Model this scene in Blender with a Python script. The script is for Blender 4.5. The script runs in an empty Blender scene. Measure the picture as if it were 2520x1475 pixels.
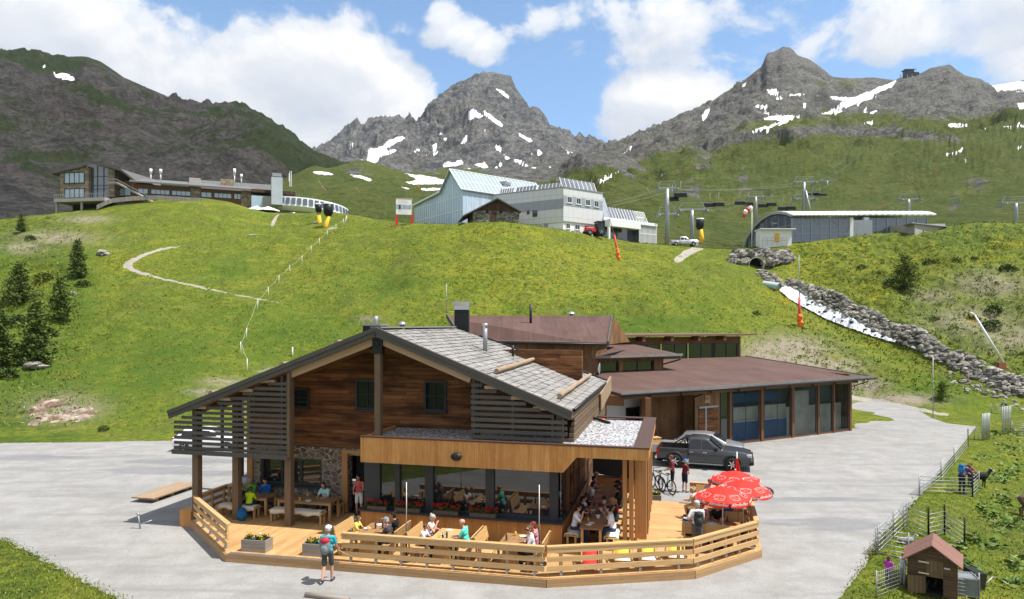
import bpy, bmesh, math, random
import numpy as np
from mathutils import Vector, Matrix
random.seed(7)
SC = bpy.context.scene
COL = SC.collection
R = math.radians
# ---- survey of the photograph: pixel (u, v) <-> place ------------------------------------------
F, CX, HZ, CH = 1650.0, 1260.0, 800.0, 8.2
def P(u, v, Y): return Vector(((u-CX)/F*Y, Y, CH-(v-HZ)/F*Y))
def G(u, v, z=0.0): return P(u, v, (CH-z)*F/(v-HZ))
class Frame:
    def __init__(s, ox, oy, ang):
        s.o = (ox, oy); s.ang = ang; s.c, s.s = math.cos(ang), math.sin(ang)
    def w(s, a, b, z): return Vector((s.o[0]+a*s.c-b*s.s, s.o[1]+a*s.s+b*s.c, z))
    def l(s, p):
        dx, dy = p[0]-s.o[0], p[1]-s.o[1]
        return (dx*s.c+dy*s.s, -dx*s.s+dy*s.c, p[2])
    def pb(s, u, v, b):            # pixel on the plane b = const -> (a, z)
        k = (u-CX)/F
        a = -(b*s.c+s.o[1])*k + s.o[0]-b*s.s
        a = a/(k*s.s - s.c)
        q = s.w(a, b, 0); return a, CH-(v-HZ)/F*q.y
    def pa(s, u, v, a):            # pixel on the plane a = const -> (b, z)
        k = (u-CX)/F
        b = (k*(s.o[1]+a*s.s) - s.o[0]-a*s.c)/(-s.s-k*s.c)
        q = s.w(a, b, 0); return b, CH-(v-HZ)/F*q.y
WORLD = Frame(0, 0, 0)
# ---- custom properties --------------------------------------------------------------------------
def tag(o, label=None, cat=None, group=None, kind=None):
    if label: o['label'] = label
    if cat: o['category'] = cat
    if group: o['group'] = group
    if kind: o['kind'] = kind
    return o
def thing(name, label, cat, loc=(0, 0, 0), rz=0.0, group=None):
    o = bpy.data.objects.new(name, None); COL.objects.link(o); o.empty_display_size = .3
    o.location = loc; o.rotation_euler = (0, 0, rz)
    return tag(o, label, cat, group)
def wmat(o):
    m = Matrix.Identity(4)
    while o is not None:
        m = Matrix.LocRotScale(o.location, o.rotation_euler, o.scale) @ m; o = o.parent
    return m
def copy_tree(o, parent=None):
    c = o.copy(); COL.objects.link(c); c.parent = parent
    for ch in KIDS.get(o.name, ()): 
        d = copy_tree(ch, c)
        KIDS.setdefault(c.name, []).append(d)
    return c
KIDS = {}
def place_copy(o, loc, rz, label=None, scale=None):
    c = copy_tree(o); c.location = loc; c.rotation_euler = (0, 0, rz)
    if label: c['label'] = label
    if scale: c.scale = scale
    return c
# ---- mesh builder -------------------------------------------------------------------------------
class MB:
    def __init__(s, fr=None):
        s.v, s.f, s.lc, s.rc, s.sm, s.mi, s.fr = [], [], [], [], [], [], fr
    def _add(s, vs, fs, lcs=None, smooth=False, m=0, rcs=None):
        n = len(s.v)
        s.v += [tuple(p) for p in vs]
        s.lc += [tuple(p) for p in (lcs or vs)]
        s.rc += [tuple(p) for p in (rcs or lcs or vs)]
        s.f += [tuple(i+n for i in f) for f in fs]
        s.sm += [smooth]*len(fs); s.mi += [m]*len(fs)
        return s
    def W(s, p): return s.fr.w(*p) if s.fr else Vector(p)
    def box(s, a0, a1, b0, b1, z0, z1, m=0, smooth=False):
        c = [(a, b, z) for z in (z0, z1) for b in (b0, b1) for a in (a0, a1)]
        d = (abs(a1-a0), abs(b1-b0), abs(z1-z0)); o = sorted(range(3), key=lambda i: -d[i])
        r = (random.random()*20, random.random()*20, random.random()*20)
        lc = [tuple(p[i]+r[k] for k, i in enumerate(o)) for p in c]
        return s._add([s.W(p) for p in c], [(0, 2, 3, 1), (4, 5, 7, 6), (0, 1, 5, 4), (2, 6, 7, 3), (0, 4, 6, 2), (1, 3, 7, 5)], lc, m=m, rcs=c)
    def bar(s, p, q, w, h, m=0, up=(0, 0, 1), taper=1.0):   # box from p to q (builder coords), w sideways, h along up
        p, q = s.W(p), s.W(q); d = q-p; L = d.length
        if L < 1e-6: return s
        d /= L; up = Vector(up)
        if abs(d.dot(up)) > .98: up = Vector((0, 1, 0)) if abs(d.y) < .9 else Vector((1, 0, 0))
        x = d.cross(up).normalized(); y = x.cross(d)
        vs, lc = [], []
        r = (random.random()*20, random.random()*20)
        for t, k in ((0, 1), (L, taper)):
            for sx, sy in ((-1, -1), (1, -1), (1, 1), (-1, 1)):
                vs.append(p+d*t+x*(sx*w/2*k)+y*(sy*h/2*k)); lc.append((t+r[0], sx*w/2+r[1], sy*h/2))
        return s._add(vs, [(3, 2, 1, 0), (4, 5, 6, 7), (0, 1, 5, 4), (1, 2, 6, 5), (2, 3, 7, 6), (3, 0, 4, 7)], lc, m=m)
    def tube(s, pts, r, n=8, m=0, cap=True, smooth=True, squash=None):
        pts = [s.W(p) for p in pts]; k = len(pts)
        rs = r if isinstance(r, (list, tuple)) else [r]*k
        vs, lc, fs = [], [], []; L = 0; ref = None
        for i, p in enumerate(pts):
            d = (pts[min(i+1, k-1)]-pts[max(i-1, 0)])
            d = d.normalized() if d.length > 1e-9 else Vector((0, 0, 1))
            if i: L += (p-pts[i-1]).length
            if ref is None: ref = Vector((0, 0, 1)) if abs(d.z) < .9 else Vector((1, 0, 0))
            x = d.cross(ref).normalized(); y = x.cross(d).normalized(); ref = y
            for j in range(n):
                t = 2*math.pi*j/n
                vs.append(p+x*(math.cos(t)*rs[i])+y*(math.sin(t)*rs[i]*(squash or 1))); lc.append((L, math.cos(t)*rs[i], math.sin(t)*rs[i]))
        for i in range(k-1):
            for j in range(n):
                a, b = i*n+j, i*n+(j+1) % n
                fs.append((a, b, b+n, a+n))
        s._add(vs, fs, lc, smooth, m)
        if cap:
            b0 = len(s.v)-k*n
            for f in (tuple(range(n-1, -1, -1)), tuple(range((k-1)*n, k*n))):
                s.f.append(tuple(b0+i for i in f)); s.sm.append(False); s.mi.append(m)
        return s
    def prism(s, poly, off, m=0):      # poly: builder-coords points, off: builder-coords offset vector
        n = len(poly); off = Vector(off)
        a = [s.W(p) for p in poly]; b = [s.W(Vector(p)+off) for p in poly]
        fs = [tuple(range(n-1, -1, -1)), tuple(range(n, 2*n))]+[(i, (i+1) % n, n+(i+1) % n, n+i) for i in range(n)]
        return s._add(a+b, fs, list(poly)+[tuple(Vector(p)+off) for p in poly], m=m)
    def quad(s, *ps, m=0, smooth=False):
        return s._add([s.W(p) for p in ps], [tuple(range(len(ps)))], list(ps), smooth, m)
    def ball(s, c, r, n=10, k=6, m=0, zr=(-1, 1), jit=0.0):
        r = r if isinstance(r, (list, tuple)) else (r, r, r)
        vs, fs = [], []; c = Vector(c)
        for i in range(k+1):
            t = math.asin(zr[0])+(math.asin(zr[1])-math.asin(zr[0]))*i/k
            for j in range(n):
                q = 2*math.pi*j/n; e = 1+random.uniform(-jit, jit)
                vs.append(s.W(c+Vector((math.cos(t)*math.cos(q)*r[0]*e, math.cos(t)*math.sin(q)*r[1]*e, math.sin(t)*r[2]*e))))
        for i in range(k):
            for j in range(n):
                a, b = i*n+j, i*n+(j+1) % n
                fs.append((a, b, b+n, a+n))
        return s._add(vs, fs, None, True, m)
    def lathe(s, c, prof, n=14, m=0, smooth=True):    # prof: [(r, z)]
        c = Vector(c); vs, fs = [], []
        for r, z in prof:
            for j in range(n):
                q = 2*math.pi*j/n; vs.append(s.W(c+Vector((math.cos(q)*r, math.sin(q)*r, z))))
        for i in range(len(prof)-1):
            for j in range(n):
                a, b = i*n+j, i*n+(j+1) % n
                fs.append((a, b, b+n, a+n))
        return s._add(vs, fs, None, smooth, m)
    def mesh(s, name, mats):
        me = bpy.data.meshes.new(name)
        me.from_pydata([tuple(v) for v in s.v], [], s.f)
        for m in (mats if isinstance(mats, (list, tuple)) else [mats]): me.materials.append(m)
        me.polygons.foreach_set('use_smooth', s.sm); me.polygons.foreach_set('material_index', s.mi)
        at = me.attributes.new('lc', 'FLOAT_VECTOR', 'POINT'); at.data.foreach_set('vector', [x for p in s.lc for x in p])
        at = me.attributes.new('rc', 'FLOAT_VECTOR', 'POINT'); at.data.foreach_set('vector', [x for p in s.rc for x in p])
        me.update(); return me
    def build(s, name, mats, parent=None, local=False, bevel=0.0, flip=True):
        if parent is not None and not local:
            inv = wmat(parent).inverted(); s.v = [tuple(inv @ Vector(p)) for p in s.v]
        me = s.mesh(name, mats)
        bm = bmesh.new(); bm.from_mesh(me)
        if flip: bmesh.ops.recalc_face_normals(bm, faces=bm.faces)
        if bevel: bmesh.ops.bevel(bm, geom=bm.edges[:], offset=bevel, segments=1, affect='EDGES', profile=.5)
        bm.to_mesh(me); bm.free()
        o = bpy.data.objects.new(name, me); COL.objects.link(o)
        if parent is not None: o.parent = parent; KIDS.setdefault(parent.name, []).append(o)
        return o
# ---- numpy noise --------------------------------------------------------------------------------
def _h(ix, iy, s):
    n = (ix.astype(np.int64)*374761393+iy.astype(np.int64)*668265263+s*1274126177) & 0x7fffffff
    n = ((n ^ (n >> 13))*1274126177) & 0x7fffffff
    return ((n ^ (n >> 16)) & 0xffff)/65535.0
def vnoise(x, y, s=0):
    ix, iy = np.floor(x), np.floor(y); fx, fy = x-ix, y-iy
    fx = fx*fx*fx*(fx*(fx*6-15)+10); fy = fy*fy*fy*(fy*(fy*6-15)+10)
    a, b, c, d = _h(ix, iy, s), _h(ix+1, iy, s), _h(ix, iy+1, s), _h(ix+1, iy+1, s)
    return (a+(b-a)*fx)+((c+(d-c)*fx)-(a+(b-a)*fx))*fy
def fbm(x, y, o=5, s=0, g=.5):
    t, a, n = 0, 1, 0
    for i in range(o):
        t = t+a*(vnoise(x, y, s+i)*2-1); n += a; a *= g; x, y = x*2.03+17.1, y*2.03-9.7
    return t/n
def ridged(x, y, o=5, s=0, g=.55):
    t, a, n = 0, 1, 0
    for i in range(o):
        t = t+a*(1-2*np.abs(vnoise(x, y, s+i)*2-1)); n += a; a *= g; x, y = x*2.07+5.3, y*2.07-3.1
    return t/n
def inpoly(x, y, poly):
    r = np.zeros(x.shape, bool); n = len(poly)
    for i in range(n):
        (x0, y0), (x1, y1) = poly[i], poly[(i+1) % n]
        if y0 == y1: continue
        c = ((y0 > y) != (y1 > y)) & (x < (x1-x0)*(y-y0)/(y1-y0)+x0)
        r ^= c
    return r
# ---- materials ----------------------------------------------------------------------------------
class NT:
    def __init__(s, name, world=False):
        s.m = bpy.data.materials.new(name); s.m.use_nodes = True; s.t = s.m.node_tree
        s.N, s.L = s.t.nodes, s.t.links; s.N.clear()
        s.out = s.N.new('ShaderNodeOutputMaterial'); s.b = s.N.new('ShaderNodeBsdfPrincipled')
        s.L.new(s.b.outputs[0], s.out.inputs[0])
    def n(s, typ, ins=(), **kw):
        x = s.N.new('ShaderNode'+typ)
        for k, v in kw.items(): setattr(x, k, v)
        for k, v in (ins.items() if isinstance(ins, dict) else enumerate(ins)):
            if v is None: continue
            s.put(x.inputs[k], v)
        return x
    def put(s, i, v):
        if hasattr(v, 'is_output') or isinstance(v, bpy.types.NodeSocket): s.L.new(v, i)
        elif isinstance(v, bpy.types.Node): s.L.new(v.outputs[0], i)
        else:
            if isinstance(v, (tuple, list)) and len(v) == 3 and i.type == 'RGBA': v = (*v, 1)
            i.default_value = v
    def mix(s, f, a, b, mode='MIX'):
        x = s.N.new('ShaderNodeMix'); x.data_type = 'RGBA'; x.blend_type = mode
        s.put(x.inputs[0], f); s.put(x.inputs[6], a); s.put(x.inputs[7], b); return x.outputs[2]
    def math(s, op, a, b=0.0, c=None, clamp=False):
        x = s.N.new('ShaderNodeMath'); x.operation = op; x.use_clamp = clamp
        s.put(x.inputs[0], a); s.put(x.inputs[1], b)
        if c is not None: s.put(x.inputs[2], c)
        return x.outputs[0]
    def ramp(s, f, pts, interp='LINEAR'):
        x = s.N.new('ShaderNodeValToRGB'); x.color_ramp.interpolation = interp
        e = x.color_ramp.elements
        while len(e) < len(pts): e.new(.5)
        for k, (p, c) in enumerate(pts):
            e[k].position = p; e[k].color = (*c, 1) if isinstance(c, (tuple, list)) else (c, c, c, 1)
        s.put(x.inputs[0], f); return x.outputs[0]
    def noise(s, vec, scale, detail=4, rough=.55, dim='3D', dist=0.0):
        x = s.N.new('ShaderNodeTexNoise'); x.noise_dimensions = dim
        if vec is not None: s.put(x.inputs['Vector'], vec)
        x.inputs['Scale'].default_value = scale; x.inputs['Detail'].default_value = detail
        x.inputs['Roughness'].default_value = rough; x.inputs['Distortion'].default_value = dist
        return x.outputs[0]
    def attr(s, name, vec=False):
        x = s.N.new('ShaderNodeAttribute'); x.attribute_name = name
        return x.outputs[1] if vec else x.outputs[2]
    def scale(s, vec, sc):
        x = s.N.new('ShaderNodeVectorMath'); x.operation = 'MULTIPLY'; s.put(x.inputs[0], vec); x.inputs[1].default_value = sc; return x.outputs[0]
    def pos(s): return s.n('NewGeometry').outputs[0]
    def rnd(s): return s.n('NewGeometry').outputs[8]
    def bump(s, h, st=.3, d=.02):
        x = s.N.new('ShaderNodeBump'); s.put(x.inputs['Height'], h); x.inputs['Strength'].default_value = st; x.inputs['Distance'].default_value = d
        s.L.new(x.outputs[0], s.b.inputs['Normal']); return x
    def done(s, col=None, rough=.7, metal=0.0, spec=.3):
        if col is not None: s.put(s.b.inputs['Base Color'], col)
        s.put(s.b.inputs['Roughness'], rough); s.put(s.b.inputs['Metallic'], metal)
        s.b.inputs['Specular IOR Level'].default_value = spec
        return s.m
def mul(c, k): return tuple(x*k for x in c)
def plain(name, c, rough=.6, metal=0.0, spec=.3, var=.18, sc=6.0, bump=0.0):
    t = NT(name); n = t.noise(t.pos(), sc, 4)
    col = t.mix(n, mul(c, 1-var), mul(c, 1+var))
    if bump: t.bump(t.noise(t.pos(), sc*4, 3), bump, .01)
    return t.done(col, rough, metal, spec)
def wood(name, c0, c1, rough=.65, grain=1.0, knots=.0, tintvar=.5, dark=None):
    """boards: colour varies per board (island), grain runs along the board"""
    t = NT(name); lc = t.attr('lc', True); r = t.rnd()
    off = t.n('VectorMath', [lc, t.n('CombineXYZ', [t.math('MULTIPLY', r, 37.0), t.math('MULTIPLY', r, 19.0), 0.0])], operation='ADD').outputs[0]
    g = t.noise(t.scale(off, (1.2*grain, 26*grain, 26*grain)), 1.0, 5, .6)
    g2 = t.noise(t.scale(off, (.7, 4, 4)), 1.0, 3, .5)
    f = t.math('ADD', t.math('MULTIPLY', r, tintvar), t.math('MULTIPLY', g2, 1-tintvar))
    col = t.mix(f, c0, c1)
    col = t.mix(t.math('MULTIPLY', t.math('SUBTRACT', g, .35, clamp=True), 1.1), col, mul(c0, .45) if dark is None else dark)
    if knots:
        v = t.n('TexVoronoi', {'Vector': t.scale(off, (2.2, 9, 9)), 'Scale': 1.0}).outputs[0]
        k = t.ramp(v, [(.06, 1.0), (.14, 0.0)])
        col = t.mix(t.math('MULTIPLY', k, knots), col, mul(c0, .3))
    t.bump(g, .25, .006)
    return t.done(col, rough, 0, .25)
HAZE = .000042
# ================= camera, light, sky =============================================================
cam = bpy.data.cameras.new('camera'); camo = bpy.data.objects.new('camera', cam); COL.objects.link(camo)
cam.sensor_width = 36; cam.lens = F/2520*36; cam.shift_y = (HZ-737.5)/2520
camo.location = (0, 0, CH); camo.rotation_euler = (R(90), 0, 0); cam.clip_start = .1; cam.clip_end = 30000
SC.camera = camo
SEL = R(64.0); SAZ = R(107.0)          # sun elevation; azimuth from +Y clockwise
sd = Vector((math.sin(SAZ)*math.cos(SEL), math.cos(SAZ)*math.cos(SEL), math.sin(SEL)))
sl = bpy.data.lights.new('sun', 'SUN'); sl.energy = 3.7; sl.angle = R(.53); sl.color = (1, .955, .89)
slo = bpy.data.objects.new('sun', sl); COL.objects.link(slo); slo.rotation_euler = sd.to_track_quat('Z', 'Y').to_euler(); slo.location = (40, -10, 90)
SC.view_settings.view_transform = 'Standard'; SC.view_settings.look = 'None'; SC.view_settings.gamma = 1; SC.view_settings.exposure = 1.08
def make_world():
    w = bpy.data.worlds.new('World'); SC.world = w; w.use_nodes = True
    t = NT.__new__(NT); t.t = w.node_tree; t.N, t.L = t.t.nodes, t.t.links; t.N.clear()
    out = t.N.new('ShaderNodeOutputWorld'); bg = t.N.new('ShaderNodeBackground'); t.L.new(bg.outputs[0], out.inputs[0])
    sky = t.N.new('ShaderNodeTexSky'); sky.sky_type = 'NISHITA'; sky.sun_disc = False
    sky.sun_elevation = SEL; sky.sun_rotation = SAZ; sky.altitude = 2000; sky.air_density = 1.0; sky.dust_density = .6; sky.ozone_density = 1.6
    d = t.N.new('ShaderNodeTexCoord').outputs['Generated']
    sp = t.n('SeparateXYZ', [d])
    az = t.math('ARCTAN2', sp.outputs[0], sp.outputs[1]); el = t.math('ARCSINE', sp.outputs[2])
    def ae(u, v):
        a = math.atan((u-CX)/F); return a, math.atan((HZ-v)/F*math.cos(a))
    # cumulus heaps where the photograph has them: (u, v, half width, half height, weight) - kept as sky directions
    heaps = [(40, 30, 360, 110, .95), (260, 190, 330, 120, 1.0), (560, 210, 300, 135, 1.05), (760, 190, 230, 120, 1.1), (930, 270, 140, 125, 1.1), (680, 120, 170, 70, .9), (800, 330, 200, 100, 1.0),
             (930, 40, 100, 45, .5), (1150, 100, 105, 50, .62), (1200, 140, 60, 30, .5), (1090, 40, 60, 40, .45), (1720, 60, 330, 80, .72), (1860, 120, 220, 110, .75), (1610, 265, 140, 75, .95), (1520, 300, 70, 60, .75),
             (1720, 240, 120, 60, .85), (2330, 30, 360, 75, .85), (2440, 80, 110, 50, .8), (2060, 100, 120, 50, .6), (1370, 40, 130, 40, .55), (1640, 130, 60, 30, .5), (-500, 150, 500, 300, 1.0), (3100, 120, 450, 200, .8)]
    def dens(du, dv):
        a = t.math('ADD', az, du); e = t.math('ADD', el, dv)
        vec = t.n('CombineXYZ', [a, t.math('MULTIPLY', e, 1.35), 0.0]).outputs[0]
        nz = t.noise(vec, 7.0, 9, .58, dist=.25); nb = t.noise(vec, 2.6, 3, .5)
        m = None
        for u, v, w_, h_, k in heaps:
            a0, e0 = ae(u, v)
            x = t.math('DIVIDE', t.math('SUBTRACT', a, a0), w_/F); y = t.math('DIVIDE', t.math('SUBTRACT', e, e0), h_/F)
            q = t.math('SUBTRACT', k, t.math('MULTIPLY', t.math('ADD', t.math('MULTIPLY', x, x), t.math('MULTIPLY', y, y)), .55*k))
            m = q if m is None else t.math('SMOOTH_MAX', m, q, .25)
        m = t.math('MAXIMUM', m, -.25)
        beh = t.math('MULTIPLY', t.math('SUBTRACT', t.math('ABSOLUTE', a), 1.0, clamp=True), 1.3, clamp=True); m = t.math('MAXIMUM', m, t.math('SUBTRACT', beh, .3))   # unseen cloud behind the camera, added to raise the ambient light
        m = t.math('MAXIMUM', m, t.math('MULTIPLY', t.math('SUBTRACT', e, .5, clamp=True), 1.6))  # overhead cloud out of view, added for the same fill
        f = t.math('ADD', t.math('ADD', m, t.math('MULTIPLY', t.math('SUBTRACT', nz, .5), 2.3)), t.math('MULTIPLY', t.math('SUBTRACT', nb, .5), .7))
        return f
    f0 = dens(0.0, 0.0); f1 = dens(.022, .035)
    cov = t.ramp(f0, [(.27, 0.0), (.56, .82), (.80, 1.0)], 'EASE')
    lit = t.math('SUBTRACT', .5, t.math('MULTIPLY', t.math('SUBTRACT', f1, f0), .9), clamp=True)
    thick = t.ramp(f1, [(.6, 0.0), (1.3, 1.0)])
    ccol = t.mix(lit, (1.95, 2.12, 2.45), (3.35, 3.34, 3.32))
    ccol = t.mix(t.math('MULTIPLY', thick, .42), ccol, (2.3, 2.45, 2.72))
    hazef = t.ramp(el, [(0.0, .55), (.22, .22), (.5, 0.0)])
    blue = t.mix(hazef, t.mix(1.0, sky.outputs[0], (.66, .76, .76), 'MULTIPLY'), (1.5, 2.05, 2.75))
    fin = t.mix(cov, blue, ccol)
    t.L.new(fin, bg.inputs[0]); bg.inputs[1].default_value = .15
make_world()
# ================= terrain ========================================================================
def prof(pts, us): 
    pts = sorted(pts); x = [p[0] for p in pts]
    return [np.interp(us, x, [p[k] for p in pts]) for k in range(1, len(pts[0]))]
def gsm(a, k, axis):
    if k <= 0: return a
    r = int(k*3); w = np.exp(-.5*(np.arange(-r, r+1)/k)**2); w /= w.sum()
    pad = [(0, 0), (0, 0)]; pad[axis] = (r, r)
    b = np.pad(a, pad, mode='edge'); o = np.zeros_like(a)
    for i, x in enumerate(w): o += x*(b[i:i+a.shape[0]] if axis == 0 else b[:, i:i+a.shape[1]])
    return o
class Sheet:
    """height field on rays from the survey point: rows of control lines (u, v, Y)"""
    def __init__(s, us, rows, counts, smooth_u=0, smooth_r=0, keep=None):
        s.us = us; Ys, Zs = [], []
        cr = []
        for r in rows:
            v, Y = prof(r, us); cr.append((Y, CH-(v-HZ)/F*Y))
        for k in range(len(rows)-1):
            for j in range(counts[k]):
                t = j/counts[k]
                Ys.append(cr[k][0]*(1-t)+cr[k+1][0]*t); Zs.append(cr[k][1]*(1-t)+cr[k+1][1]*t)
        Ys.append(cr[-1][0]); Zs.append(cr[-1][1])
        Y, Z = np.array(Ys), np.array(Zs)
        if smooth_r: Y, Z = gsm(Y, smooth_r, 0), gsm(Z, smooth_r, 0)
        if smooth_u: Y, Z = gsm(Y, smooth_u, 1), gsm(Z, smooth_u, 1)
        s.Y, s.Z = Y, Z; s.X = (us[None, :]-CX)/F*Y
        s.U = np.repeat(us[None, :], len(Y), 0)
    def V(s): return HZ+(CH-s.Z)*F/s.Y
    def at(s, u, v):
        """the place on the sheet seen at pixel (u, v): first row from the near side that reaches v"""
        i = np.interp(u, s.us, np.arange(len(s.us))); i0 = int(min(i, len(s.us)-2)); f = i-i0
        Y = s.Y[:, i0]*(1-f)+s.Y[:, i0+1]*f; Z = s.Z[:, i0]*(1-f)+s.Z[:, i0+1]*f
        vv = HZ+(CH-Z)*F/Y
        for k in range(1, len(vv)):
            if vv[k] <= v <= vv[k-1]:
                t = (vv[k-1]-v)/max(vv[k-1]-vv[k], 1e-6); y = Y[k-1]+(Y[k]-Y[k-1])*t
                return Vector(((u-CX)/F*y, y, Z[k-1]+(Z[k]-Z[k-1])*t))
        k = int(np.argmin(np.abs(vv-v))); return Vector(((u-CX)/F*Y[k], Y[k], Z[k]))
    def zat(s, x, y):
        u = CX+x/y*F; i = np.interp(u, s.us, np.arange(len(s.us))); i0 = int(min(i, len(s.us)-2)); f = i-i0
        Y = s.Y[:, i0]*(1-f)+s.Y[:, i0+1]*f; Z = s.Z[:, i0]*(1-f)+s.Z[:, i0+1]*f
        return float(np.interp(y, Y, Z))
    def build(s, name, mat, attrs={}):
        nr, nc = s.Y.shape
        co = np.stack([s.X, s.Y, s.Z], -1).reshape(-1, 3)
        i = np.arange((nr-1)*(nc-1)); r, c = i//(nc-1), i % (nc-1); a = r*nc+c
        fs = np.stack([a, a+1, a+nc+1, a+nc], -1)
        me = bpy.data.meshes.new(name); me.vertices.add(len(co)); me.vertices.foreach_set('co', co.ravel())
        me.loops.add(len(fs)*4); me.loops.foreach_set('vertex_index', fs.ravel().astype(np.int32))
        me.polygons.add(len(fs)); me.polygons.foreach_set('loop_start', np.arange(0, len(fs)*4, 4, dtype=np.int32))
        me.polygons.foreach_set('loop_total', np.full(len(fs), 4, np.int32)); me.polygons.foreach_set('use_smooth', np.ones(len(fs), bool))
        me.update(calc_edges=True); me.validate()
        for k, a in attrs.items():
            at = me.attributes.new(k, 'FLOAT', 'POINT'); at.data.foreach_set('value', np.clip(a, 0, 1).ravel().astype(np.float32))
        me.materials.append(mat); o = bpy.data.objects.new(name, me); COL.objects.link(o); tag(o, kind='structure'); return o
def c1(p): return [(x/2.838, y/2.838) for x, y in p]
def c2(p): return [(665.9+x/2.838, 111+y/2.838) for x, y in p]
def c3(p): return [(1405.7+x/2.2617, 74+y/2.2617) for x, y in p]
def mask(U, V, polys, amp=2.5, sc=9.0, s=40):
    wu = U+amp*fbm(U/sc, V/sc, 3, s)*1.6; wv = V+amp*fbm(U/sc+31, V/sc-12, 3, s+9)
    r = np.zeros(U.shape)
    for p in polys:
        xs, ys = [q[0] for q in p], [q[1] for q in p]; k = (U > min(xs)-14) & (U < max(xs)+14) & (V > min(ys)-14) & (V < max(ys)+14)
        x, y = wu[k], wv[k]; d = np.full(x.shape, 99.0)
        for (x0, y0), (x1, y1) in zip(p, p[1:]+p[:1]):
            dx, dy = x1-x0, y1-y0; t = np.clip(((x-x0)*dx+(y-y0)*dy)/max(dx*dx+dy*dy, 1e-6), 0, 1); d = np.minimum(d, np.hypot(x-x0-t*dx, y-y0-t*dy))
        r[k] = np.maximum(r[k], np.clip(.55+np.where(inpoly(x, y, p), d, -d)/7, 0, 1))
    return r
def soft(U, V, blobs):
    r = np.zeros(U.shape)
    for (u, v, ru, rv) in blobs: r = np.maximum(r, np.exp(-((U-u)/ru)**2-((V-v)/rv)**2))
    return r
# ---- hill meadow ----
def hill_mat():
    t = NT('meadow'); p = t.pos()
    n1 = t.noise(p, .05, 6, .6); n2 = t.noise(p, .45, 6, .65); n3 = t.noise(p, 2.6, 6, .7); n4 = t.noise(p, 9.0, 3, .7)
    col = t.mix(t.ramp(n1, [(.35, 0.0), (.65, 1.0)]), (.125, .158, .014), (.185, .198, .018))
    col = t.mix(t.ramp(n2, [(.38, .75), (.62, 0.0)]), col, (.090, .138, .016))
    col = t.mix(t.math('MULTIPLY', t.ramp(n2, [(.5, 0.0), (.72, 1.0)]), .7), col, (.235, .222, .034))
    col = t.mix(t.ramp(n3, [(.40, .9), (.54, 0.0)]), col, (.050, .086, .012))
    col = t.mix(t.ramp(n3, [(.56, 0.0), (.76, .6)]), col, (.255, .262, .05))
    col = t.mix(t.ramp(n4, [(.56, 0.0), (.72, .4)]), col, (.25, .26, .08))
    n5 = t.noise(p, .16, 6, .7); col = t.mix(t.ramp(n5, [(.50, 0.0), (.64, .6)]), col, (.105, .118, .028)); col = t.mix(t.ramp(n5, [(.34, .55), (.46, 0.0)]), col, (.20, .20, .03))
    rough_ = t.attr('rough'); col = t.mix(t.math('MULTIPLY', rough_, t.ramp(t.noise(p, .8, 5, .65), [(.42, 0.0), (.58, .9)])), col, (.048, .078, .015))
    dark = t.attr('dark'); col = t.mix(t.math('MULTIPLY', dark, t.ramp(n2, [(.35, 1.0), (.65, .4)])), col, (.060, .108, .014))
    y = t.attr('yellow'); yf = t.math('MULTIPLY', t.ramp(t.noise(p, 1.3, 5, .75), [(.46, 0.0), (.62, 1.0)]), y)
    col = t.mix(t.math('MULTIPLY', yf, .55, clamp=True), col, (.34, .29, .015))
    d = t.attr('dirt'); df = t.math('MULTIPLY', t.ramp(t.noise(p, .9, 6, .7), [(.33, 0.0), (.50, 1.0)]), t.math('MULTIPLY', d, 1.15, clamp=True))
    dc = t.mix(t.noise(p, 3.0, 5, .7), (.15, .125, .085), (.36, .32, .25))
    col = t.mix(df, col, dc)
    pa = t.attr('path'); pf = t.ramp(t.math('ADD', pa, t.math('MULTIPLY', t.math('SUBTRACT', n3, .5), .7)), [(.38, 0.0), (.6, 1.0)])
    col = t.mix(pf, col, t.mix(n3, (.24, .22, .18), (.46, .43, .37)))
    b = t.math('ADD', t.math('MULTIPLY', n3, .8), t.math('MULTIPLY', n4, .35)); t.bump(b, .9, .35)
    return t.done(col, .9, 0, .08)
MEADOW = hill_mat()
us = np.concatenate([np.arange(-2200, -40, 24.), np.arange(-40, 2560, 4.0), np.arange(2560, 4800, 24.)])
crest = [(-2200, 560, 150), (-600, 560, 150), (-200, 560, 150), (0, 541, 150), (60, 533, 150), (150, 522, 152), (250, 508, 154), (330, 493, 155), (420, 486, 155), (500, 487, 155), (560, 495, 153), (610, 512, 150), (660, 524, 147), (740, 524, 143), (810, 521, 140), (860, 527, 136), (920, 540, 130),
         (1000, 549, 119), (1100, 550, 112), (1180, 546, 107.5), (1240, 545, 107), (1300, 552, 108), (1400, 569, 112), (1480, 582, 118), (1560, 596, 119), (1640, 603, 120), (1720, 608, 120), (1790, 610, 118), (1850, 607, 117), (1900, 602, 117), (1960, 596, 117), (2030, 588, 118), (2100, 580, 120), (2180, 573, 122), (2300, 562, 124), (2380, 547, 126), (2440, 546, 127), (2520, 549, 128), (2800, 545, 130), (3400, 540, 130), (4800, 540, 130)]
mid = [(-2200, 810, 88), (-100, 800, 88), (0, 796, 87), (300, 770, 88), (600, 765, 86), (1000, 745, 82), (1300, 735, 80), (1600, 725, 84), (1760, 705, 92), (1830, 672, 103), (1862, 660, 108.5), (1900, 692, 104.5), (1930, 716, 100.5), (2000, 757, 95.5), (2100, 812, 88), (2180, 848, 83), (2260, 877, 79.5), (2330, 905, 76), (2400, 932, 73), (2460, 955, 71), (2520, 975, 69.5), (2800, 1010, 63), (4800, 1010, 63)]
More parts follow.
